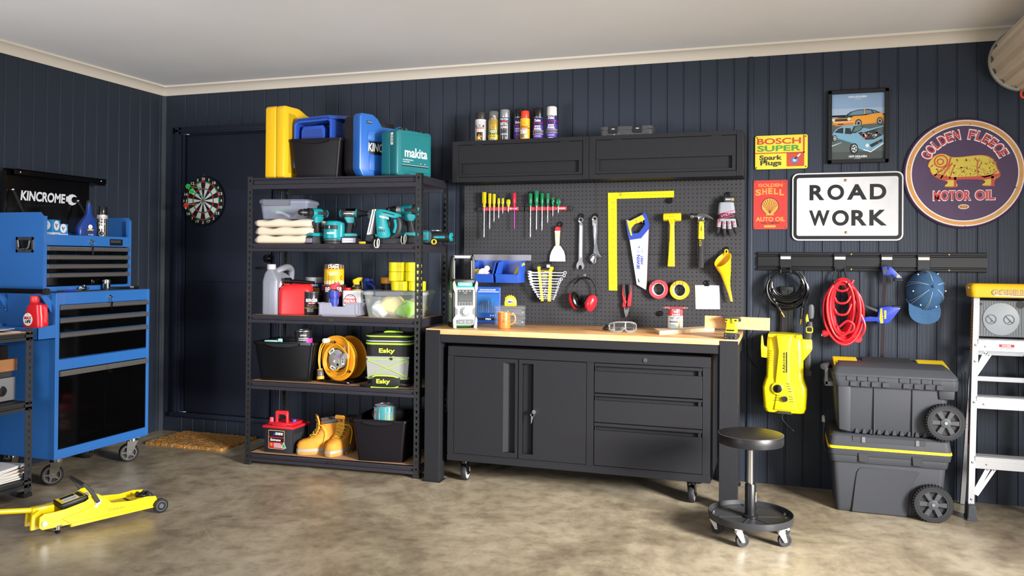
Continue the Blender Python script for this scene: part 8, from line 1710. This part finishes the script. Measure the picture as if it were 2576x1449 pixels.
# ---- rolling tool boxes
TB=mat('#3b3d42',.55,spec=.3,bump=.15,bscale=500);TBD=mat('#2e3034',.55);
def wheel(par,c_,rr,w_,m_=RUB):
 e=MB(mat('#232427',.7));x,y_,z=c_;h_=w_/2
 e.ringlathe([(rr*.80,y_-h_),(rr*.95,y_-h_),(rr,y_-h_*.6),(rr,y_+h_*.6),(rr*.95,y_+h_),(rr*.80,y_+h_)],(x,0,z),'y',48)
 for k in range(40):a_=2*pi*k/40;e.box(x+rr*.995*cos(a_)-.003,x+rr*.995*cos(a_)+.003,y_-h_*.8,y_+h_*.8,z+rr*.995*sin(a_)-.003,z+rr*.995*sin(a_)+.003)
 o=e.build('wheel',par);o.location=-Vector(par.location)
 e=MB(mat('#2b2c30',.5));e.cyl((x,y_-h_*.2,z),(x,y_+h_*.8,z),rr*.80,n=36);e.ringlathe([(rr*.70,y_-h_*.95),(rr*.81,y_-h_*.95),(rr*.81,y_),(rr*.70,y_)],(x,0,z),'y',40);e.m(mat('#45474c',.5));e.cyl((x,y_-h_,z),(x,y_,z),rr*.27,n=28,bev=.002)
 for k in range(6):
  a_=k*pi/3;P=[(u*cos(a_)-v*sin(a_)+x,u*sin(a_)+v*cos(a_)+z)for u,v in((rr*.25,-rr*.11),(rr*.70,-rr*.14),(rr*.70,rr*.14),(rr*.25,rr*.11))];e.prism(P,'y',y_-h_*.85,y_,.002,1)
 e.m(mat('#8fa39a',.3,.6));e.cyl((x,y_-h_-.004,z),(x,y_-h_+.002,z),rr*.085,n=14);e.build('hub',o)
r=wt('rolling_toolbox','lower dark grey wheeled toolbox with yellow stripe on the floor','toolbox',(5.0,-.23,0),'wheeled toolboxes')
def tsec(z,x0,x1,y0,y1,rad=.03):return[((x0+x1)/2+p[0],(y0+y1)/2+p[1],z)for p in rrect(x1-x0,y1-y0,rad,5)]
e=MB(TB);e.loft([tsec(.003,4.760,5.255,-.410,-.06,.02),tsec(.03,4.755,5.262,-.414,-.055),tsec(.27,4.738,5.284,-.420,-.045)],bev=.003);e.loft([tsec(.262,4.730,5.290,-.430,-.04),tsec(.30,4.726,5.296,-.434,-.04)],bev=.004)
P=[(4.835,.004),(4.85,.15),(4.858,.21),(4.868,.232),(4.885,.24),(5.15,.240),(5.16,.235),(5.135,.19),(5.115,.14),(5.10,.004)];e.prism(P,'y',-.4245,-.40,.003,1);bd=wb(e,'box_body',r)
e=MB(TB);e.loft([tsec(.300,4.722,5.303,-.436,-.04),tsec(.331,4.719,5.308,-.438,-.04),tsec(.34,4.719,5.308,-.438,-.04),tsec(.398,4.728,5.300,-.430,-.045),tsec(.410,4.742,5.288,-.415,-.055)],bev=.003);e.box(4.835,5.185,-.435,-.40,.372,.402,.003,1);wb(e,'lid',r)
e=MB(mat('#e6c414',.45));e.loft([tsec(.3345,4.7165,5.3105,-.4405,-.038),tsec(.348,4.718,5.309,-.4395,-.038)]);wb(e,'yellow_stripe',r)
for x in(4.868,5.124):
 e=MB(TBD);e.prism([(x,.272),(x+.042,.272),(x+.046,.318),(x-.004,.318)],'y',-.443,-.43,.002,1);e.m(mat('#7d7f85',.3,trans=.3));e.box(x+.012,x+.03,-.440,-.428,.372,.402,.002,1);wb(e,'latch',r)
wheel(r,(5.214,-.452,.091),.0925,.052)
e=MB(mat('#3a3c40',.3,.6));e.tube([(4.705,-.28,.44),(4.704,-.28,.39),(4.706,-.28,.32),(4.718,-.28,.285),(4.74,-.28,.28)],.006,8,sm=4);e.m(mat('#8a8880',.5));e.prism([(4.692,.44),(4.71,.44),(4.706,.475),(4.694,.472)],'y',-.30,-.26,.003,1);wb(e,'pull_handle',r)
r=wt('rolling_toolbox','upper dark grey wheeled toolbox with yellow lid corners stacked on top','toolbox',(5.03,-.22,.41),'wheeled toolboxes')
e=MB(TB);e.loft([tsec(.414,4.775,5.262,-.385,-.06,.02),tsec(.44,4.765,5.272,-.395,-.055),tsec(.66,4.748,5.300,-.402,-.05)],bev=.003)
for x0,x1 in((4.772,4.828),(5.25,5.320)):e.prism([(x0,.615 if x0>5 else.43),(x1,.615 if x0>5 else.42),(x1+.002,.668),(x0-.006,.668)],'y',-.412,-.38,.006,2)
for x in(4.945,5.128):e.box(x-.003,x+.003,-.408,-.39,.415,.66)
for k in range(10):x=4.852+k*.036;e.prism([(x,.414),(x+.02,.414),(x+.016,.438),(x+.004,.438)],'y',-.399,-.39)
bd=wb(e,'box_body',r)
e=MB(TB);e.loft([tsec(.660,4.752,5.338,-.420,-.045),tsec(.712,4.738,5.342,-.424,-.045)],bev=.003);e.loft([tsec(.712,4.738,5.340,-.422,-.045),tsec(.725,4.738,5.338,-.42,-.045),tsec(.760,4.752,5.312,-.385,-.06),tsec(.775,4.775,5.29,-.32,-.08)],bev=.003)
for a0,n_ in((4.806,4),(5.06,4)):
 for k in range(n_):
  x=a0+k*.052;e.box(x,x+.038,-.428,-.418,.692,.716,.002,1);e.box(x+.018,x+.05,-.430,-.418,.664,.690,.002,1)
lid=wb(e,'lid',r)
e=MB(mat('#e6c414',.45))
for x0,x1 in((4.752,4.875),(5.175,5.312)):
 e.prism([(-.372,.7585),(-.14,.786),(-.14,.775),(-.372,.7475)],'x',x0,x1,.003,1)
e.m(mat('#c9a80c',.5))
for k in range(4):e.box(4.765+k*.027,4.783+k*.027,-.30,-.2,.772,.7735);e.box(5.19+k*.03,5.21+k*.03,-.30,-.2,.772,.7735)
e.build('yellow_panel',lid);e=MB(TBD);e.prism([(-.36,.757),(-.12,.790),(-.12,.775),(-.36,.745)],'x',4.90,5.15,.003,1);e.box(4.94,5.11,-.32,-.2,.768,.7745,.004,1);e.build('lid_handle',lid)
wheel(r,(5.274,-.430,.5035),.0905,.05)
e=MB(mat('#2a2b2e',.5));e.cyl((4.697,-.36,.752),(4.728,-.20,.742),.018,n=16,bev=.003);e.m(mat('#e6c414',.45));e.cyl((4.7,-.345,.752),(4.726,-.21,.743),.0186,n=16)if False else None;e.m(mat('#6d6f74',.4,.5));e.box(4.705,4.755,-.34,-.20,.645,.672,.003,1);e.box(4.703,4.722,-.34,-.32,.65,.745,.003,1);wb(e,'pull_handle',r)
# ---- step ladder
AL=mat('#a9aaad',.35,.5);r=wt('step_ladder','aluminium step ladder with yellow top at right edge','ladder',(5.62,-.25,0))
def rail_(e,xb,yb,xt,yt,zb,zt_,w_,d2):
 def sec(x,y_,z):return[(x-w_/2,y_-d2/2,z),(x+w_/2,y_-d2/2,z),(x+w_/2,y_+d2/2,z),(x-w_/2,y_+d2/2,z)]
 e.loft([sec(xb,yb,zb),sec(xt,yt,zt_)])
xl=lambda z:5.408+.055*z/1.13;xr=lambda z:5.84-.055*z/1.13;yf_=lambda z:-.345+.155*z/1.13
for f,sgn in((xl,-1),(xr,1)):
 e=MB(AL);z0,z1=.06,1.14
 for dx,w_,dy,d2 in((0,.028,0,.004),(sgn*.013,.003,.026,.05)):rail_(e,f(z0)+dx,yf_(z0)+dy,f(z1)+dx,yf_(z1)+dy,z0,z1,w_,d2)
 rl=wb(e,'front_rail',r)
 e=MB(STL)
 for z in(.1,.285,.59,.80,.885):screw(e,f(z),yf_(z)-.003,z,.006)
 e.build('rivets',rl)
 if sgn<0:
  e=MB(mat('#d58a1c',.5));q=lambda a_,b2:Vector((f(b2)-.0151,yf_(b2)+.008+a_,b2));e.poly([(0.006,.86),(.034,.86),(.034,1.08),(.006,1.08)],q);e.m(mat('#2a2410',.5))
  for k in range(12):e.rect(.012,.028,.87+k*.017,.877+k*.017,lambda a_,b2:q(a_,b2)-Vector((.0004,0,0)))
  e.m(mat('#8a2430',.5));e.rect(.006,.034,.37,.55,q);e.m(mat('#b9b4b4',.5));e.rect(.01,.03,.44,.53,lambda a_,b2:q(a_,b2)-Vector((.0004,0,0)))
  e.build('side_labels',rl)
 e=MB(mat('#3d4147',.6));x=f(.03);e.prism([(x-.022,0),(x+.022,0),(x+.018,.078),(x-.018,.078)],'y',-.372,-.29,.004,1);e.box(x-.024,x+.024,-.376,-.286,0,.012,.002,1);wb(e,'foot',r)
 e=MB(AL);g=lambda z:f(z)-sgn*.012
 rail_(e,g(.02),-.06,g(1.1),-.13,.005,1.12,.022,.028);wb(e,'rear_rail',r)
for z0,z1 in((.255,.319),(.558,.622),(.855,.917)):
 e=MB(mat('#bfbfc2',.35,.4));zm=(z0+z1)/2;yy=yf_(zm);e.box(xl(zm)+.012,xr(zm)-.012,yy-.002,yy+.07,z1-.006,z1,.002,1);e.box(xl(zm)+.012,xr(zm)-.012,yy-.002,yy+.003,z0,z1,.001,1)
 for k in range(2):e.box(xl(zm)+.012,xr(zm)-.012,yy-.004,yy-.001,z1-.012-.012*k,z1-.006-.012*k)
 st=wb(e,'step',r);e=MB(STL)
 for x in(xl(zm)+.045+(.02 if z0<.3 else 0),xr(zm)-.045):screw(e,x,yy-.003,zm-.008,.005)
 e.build('rivets',st)
 if z0>.8:
  e=MB(mat('#dcdcdc',.5));e.rect(5.558,5.632,.866,.895,pl_y(yy-.0026));e.m(mat('#b02a34',.5));e.rect(5.560,5.630,.879,.893,pl_y(yy-.003));e.m(WHT);e.text('DANGER',5.574,5.616,.882,.890,pl_y(yy-.0034),.04);e.m(mat('#8a8a8c',.5))
  for k in range(2):e.rect(5.562,5.626,.868+k*.005,.870+k*.005,pl_y(yy-.003))
  e.build('warning_label',st)
e=MB(AL)
for z in(.695,.835):rail_(e,0,0,0,0,0,.001,.001,.001)if False else e.box(xl(z)+.006,xr(z)-.006,-.11,-.104,z-.014,z+.014,.002,1)
wb(e,'rear_brace',r)
for P in([(.28,.235,.015,'l'),(.49,.235,0,0)],):pass
def brace(a_,b2,w_=.02):
 e=MB(AL);a_,b2=Vector(a_),Vector(b2);d_=(b2-a_).normalized();u=Vector((-d_.z,0,d_.x))*w_/2;e.loft([[a_+u,a_-u,b2-u,b2+u],[a_+u+Vector((0,.004,0)),a_-u+Vector((0,.004,0)),b2-u+Vector((0,.004,0)),b2+u+Vector((0,.004,0))]]);e.m(STL);screw(e,b2.x-d_.x*.01,b2.y-.002,b2.z-d_.z*.01,.005);wb(e,'brace',r)
for s_ in(-1,1):
 c0=5.624;X=lambda x:c0+s_*(c0-x)if s_>0 else x
 brace((X(5.428),-.318,.125),(X(5.50),-.285,.255),.022);brace((X(5.44),-.318,.12),(X(5.53),-.285,.255),.016);brace((X(5.455),-.215,.74),(X(5.50),-.215,.852),.016);brace((X(5.464),-.15,.715),(X(5.54),-.12,.83),.022)
e=MB(mat('#e9b312',.42));x0,x1=5.428,5.820;e.loft([tsec(1.135,x0+.006,x1-.006,-.225,-.075,.02),tsec(1.19,x0,x1,-.225,-.07,.02),tsec(1.208,x0+.01,x1-.01,-.215,-.08,.02)],bev=.006,seg=3);tp=wb(e,'top_cap',r)
gm_=lambda k:pl_y(-.2262-.0006*k);e=MB(mat('#3a3a3e',.45));e.text('GORILLA',5.524,5.716,1.148,1.178,gm_(0),.075);e.m(mat('#e2dcd0',.45));e.text('GORILLA',5.527,5.713,1.150,1.176,gm_(1),.05);e.m(mat('#d0951c',.45));e.text('GORILLA',5.528,5.712,1.151,1.175,gm_(2),.02);e.m(WHT);e.poly([(5.53,1.145),(5.71,1.141),(5.705,1.147),(5.545,1.150)],gm_(3));e.build('lettering',tp)
e=MB(STL);screw(e,x0-.002,-.19,1.185,.008);
for q in((-.16,1.18),(-.13,1.17),(-.16,1.155)):e.ball((x0+.001,q[0],q[1]),.004)
e.build('bolts',tp)
e=MB(mat('#75797e',.5));e.box(5.462,5.79,-.150,-.142,.925,1.118,.003,1)
for k in range(26):e.box(5.465+k*.0127,5.4665+k*.0127,-.1525,-.15,.93,1.113)
for k in range(15):e.box(5.465,5.787,-.1525,-.15,.932+k*.0127,.9335+k*.0127)
tr=wb(e,'tool_tray',r);e=MB(mat('#9aa0a6',.45));e.cyl((5.585,-.155,1.02),(5.585,-.149,1.02),.086,n=48,bev=.001);e.m(mat('#5a5e63',.5))
for x in(5.538,5.622):
 e.ringlathe([(.022,-.1572),(.026,-.1572),(.026,-.155),(.022,-.155)],(x,0,1.018),'y',28);a_=[(x-.018,1.034),(x-.015,1.037),(x+.018,1.002),(x+.015,.999)];e.prism(a_,'y',-.1572,-.155);e.tube([(x-.008,-.156,1.026),(x,-.156,1.018),(x+.004,-.156,1.006),(x-.006,-.156,1.002)],.0018,6)
e.m(BLK);e.poly(rrect(.024,.013,.006,3,5.485,1.098),pl_y(-.1532));e.poly(circ(.02,20,5.675,1.098),pl_y(-.1532));e.build('tray_emboss',tr)
e=MB(BLK)
for dx,z0,z1 in((0,.515,.73),(.014,.49,.735)):e.tube([(5.388+dx,-.235,z1),(5.386+dx,-.235,z0)],.0028,6);e.ball((5.386+dx,-.235,z0),.0045);e.ball((5.388+dx,-.235,z1),.0045)
wb(e,'spreader_bar',r)
# ---- rolled-up garage door at the top right
rd=wt('roller_door','pale ribbed roller door curtain rolled up at top right','roller door',(5.69,-.15,2.393));rx_,rz_=5.69,2.393
def rprof(y_,s_=1.0):
 P=[];n_=15
 for k in range(n_):
  a0=2*pi*k/n_
  for f,rr in((0,.160),(.12,.160),(.30,.147),(.55,.147),(.70,.160),(.85,.160)):a_=a0+f*2*pi/n_;P.append((rx_+s_*rr*cos(a_),y_,rz_+s_*rr*sin(a_)))
 return P
e=MB(mat('#cfc2ae',.5,mottle=.05,mscale=6));e.loft([rprof(-3.3),rprof(-.17)]);wb(e,'curtain',rd)
e=MB(mat('#9c9a90',.45));e.ringlathe([(.160,-.172),(.168,-.172),(.170,-.165),(.170,-.15),(.166,-.145),(.160,-.145)],(rx_,0,rz_),'y',64);e.cyl((rx_,-.16,rz_),(rx_,-.15,rz_),.158,n=48);wb(e,'end_drum',rd)
e=MB(mat('#d2481c',.5));e.tube([(5.672,-.19,2.225),(5.665,-.19,2.205),(5.672,-.19,2.187),(5.686,-.19,2.187),(5.690,-.19,2.205),(5.684,-.19,2.225)],.006,8,sm=4);tag(e.build('pull_strap'),'orange pull strap hanging below the rolled-up garage door','strap')
# ---- stool
r=thing('mechanic_stool','black padded rolling stool with round tool tray base','stool',(4.343,-1.0,0));VN=mat('#19191b',.38,bump=.1,bscale=250)
e=MB(VN);e.lathe([(.12,.443),(.150,.447),(.152,.455),(.152,.488),(.149,.494),(.12,.501),(.001,.505)],n=56);st=e.build('seat',r)
e=MB(mat('#55555a',.5));
for k in range(120):
 a_=2*pi*k/120;e.box(.1505*cos(a_)-.0012,.1505*cos(a_)+.0012,.1505*sin(a_)-.0012,.1505*sin(a_)+.0012,.4915,.4935)
e.build('stitching',st)
e=MB(BLK);e.cyl((0,0,.415),(0,0,.444),.016,n=20);e.cyl((0,0,.44),(0,0,.446),.06,n=24);e.build('seat_mount',r)
e=MB(mat('#dcdcde',.15,1));e.cyl((0,0,.24),(0,0,.42),.0135,n=24);e.build('gas_lift',r)
e=MB(mat('#141416',.35));e.lathe([(.026,.098),(.026,.25),(.023,.255),(.014,.255)],n=28);e.lathe([(.036,.096),(.036,.104),(.03,.109),(.026,.109)],n=28);cl=e.build('column',r)
e=MB(WHT);mp=cyl_map(0,0,.0264,0,-10);e.rect(-.006,.012,.17,.215,mp,3);e.m(mat('#d8922a',.5));e.rect(-.006,.012,.20,.215,cyl_map(0,0,.0268,0,-10),3);e.build('sticker',cl)
e=MB(mat('#2c2d31',.4));R2=.197;e.lathe([(R2-.012,.086),(R2-.002,.088),(R2,.094),(R2,.118),(R2-.002,.120),(R2-.004,.118),(R2-.005,.098),(R2-.014,.0945),(.001,.0945)],n=72,cap=False);e.lathe([(.001,.086),(R2-.012,.086)],n=72,cap=False)
for k in range(6):a_=k*pi/3+.3;c_,s_=cos(a_),sin(a_);e.prism([(u*c_-v*s_,u*s_+v*c_)for u,v in((.035,-.004),(.15,-.004),(.15,.004),(.035,.004))],'z',.094,.097,.001,1)
tr=e.build('tool_tray',r)
base=[math.degrees(math.atan2(-1.164+1.0,4.297-4.343)),math.degrees(math.atan2(-1.1+1.0,4.494-4.343)),math.degrees(math.atan2(.003,4.177-4.343)),25,100]
e=MB(STL)
for a_ in base:a_=radians(a_);e.cyl((.172*cos(a_),.172*sin(a_),.094),(.172*cos(a_),.172*sin(a_),.101),.008,n=6);e.cyl((.172*cos(a_),.172*sin(a_),.1),(.172*cos(a_),.172*sin(a_),.108),.0045,n=10)
e.build('castor_bolts',tr)
for k,a_ in enumerate(base):
 ra=radians(a_);caster(r,(.168*cos(ra),.168*sin(ra),0),.031,.022,(20,15,-20,60,120)[k],fork=mat('#cfcfd0',.35,.6),tyre=mat('#2e2e30',.6),hub=mat('#2e2e30',.6),top=.087,spokes=0,off=.016)
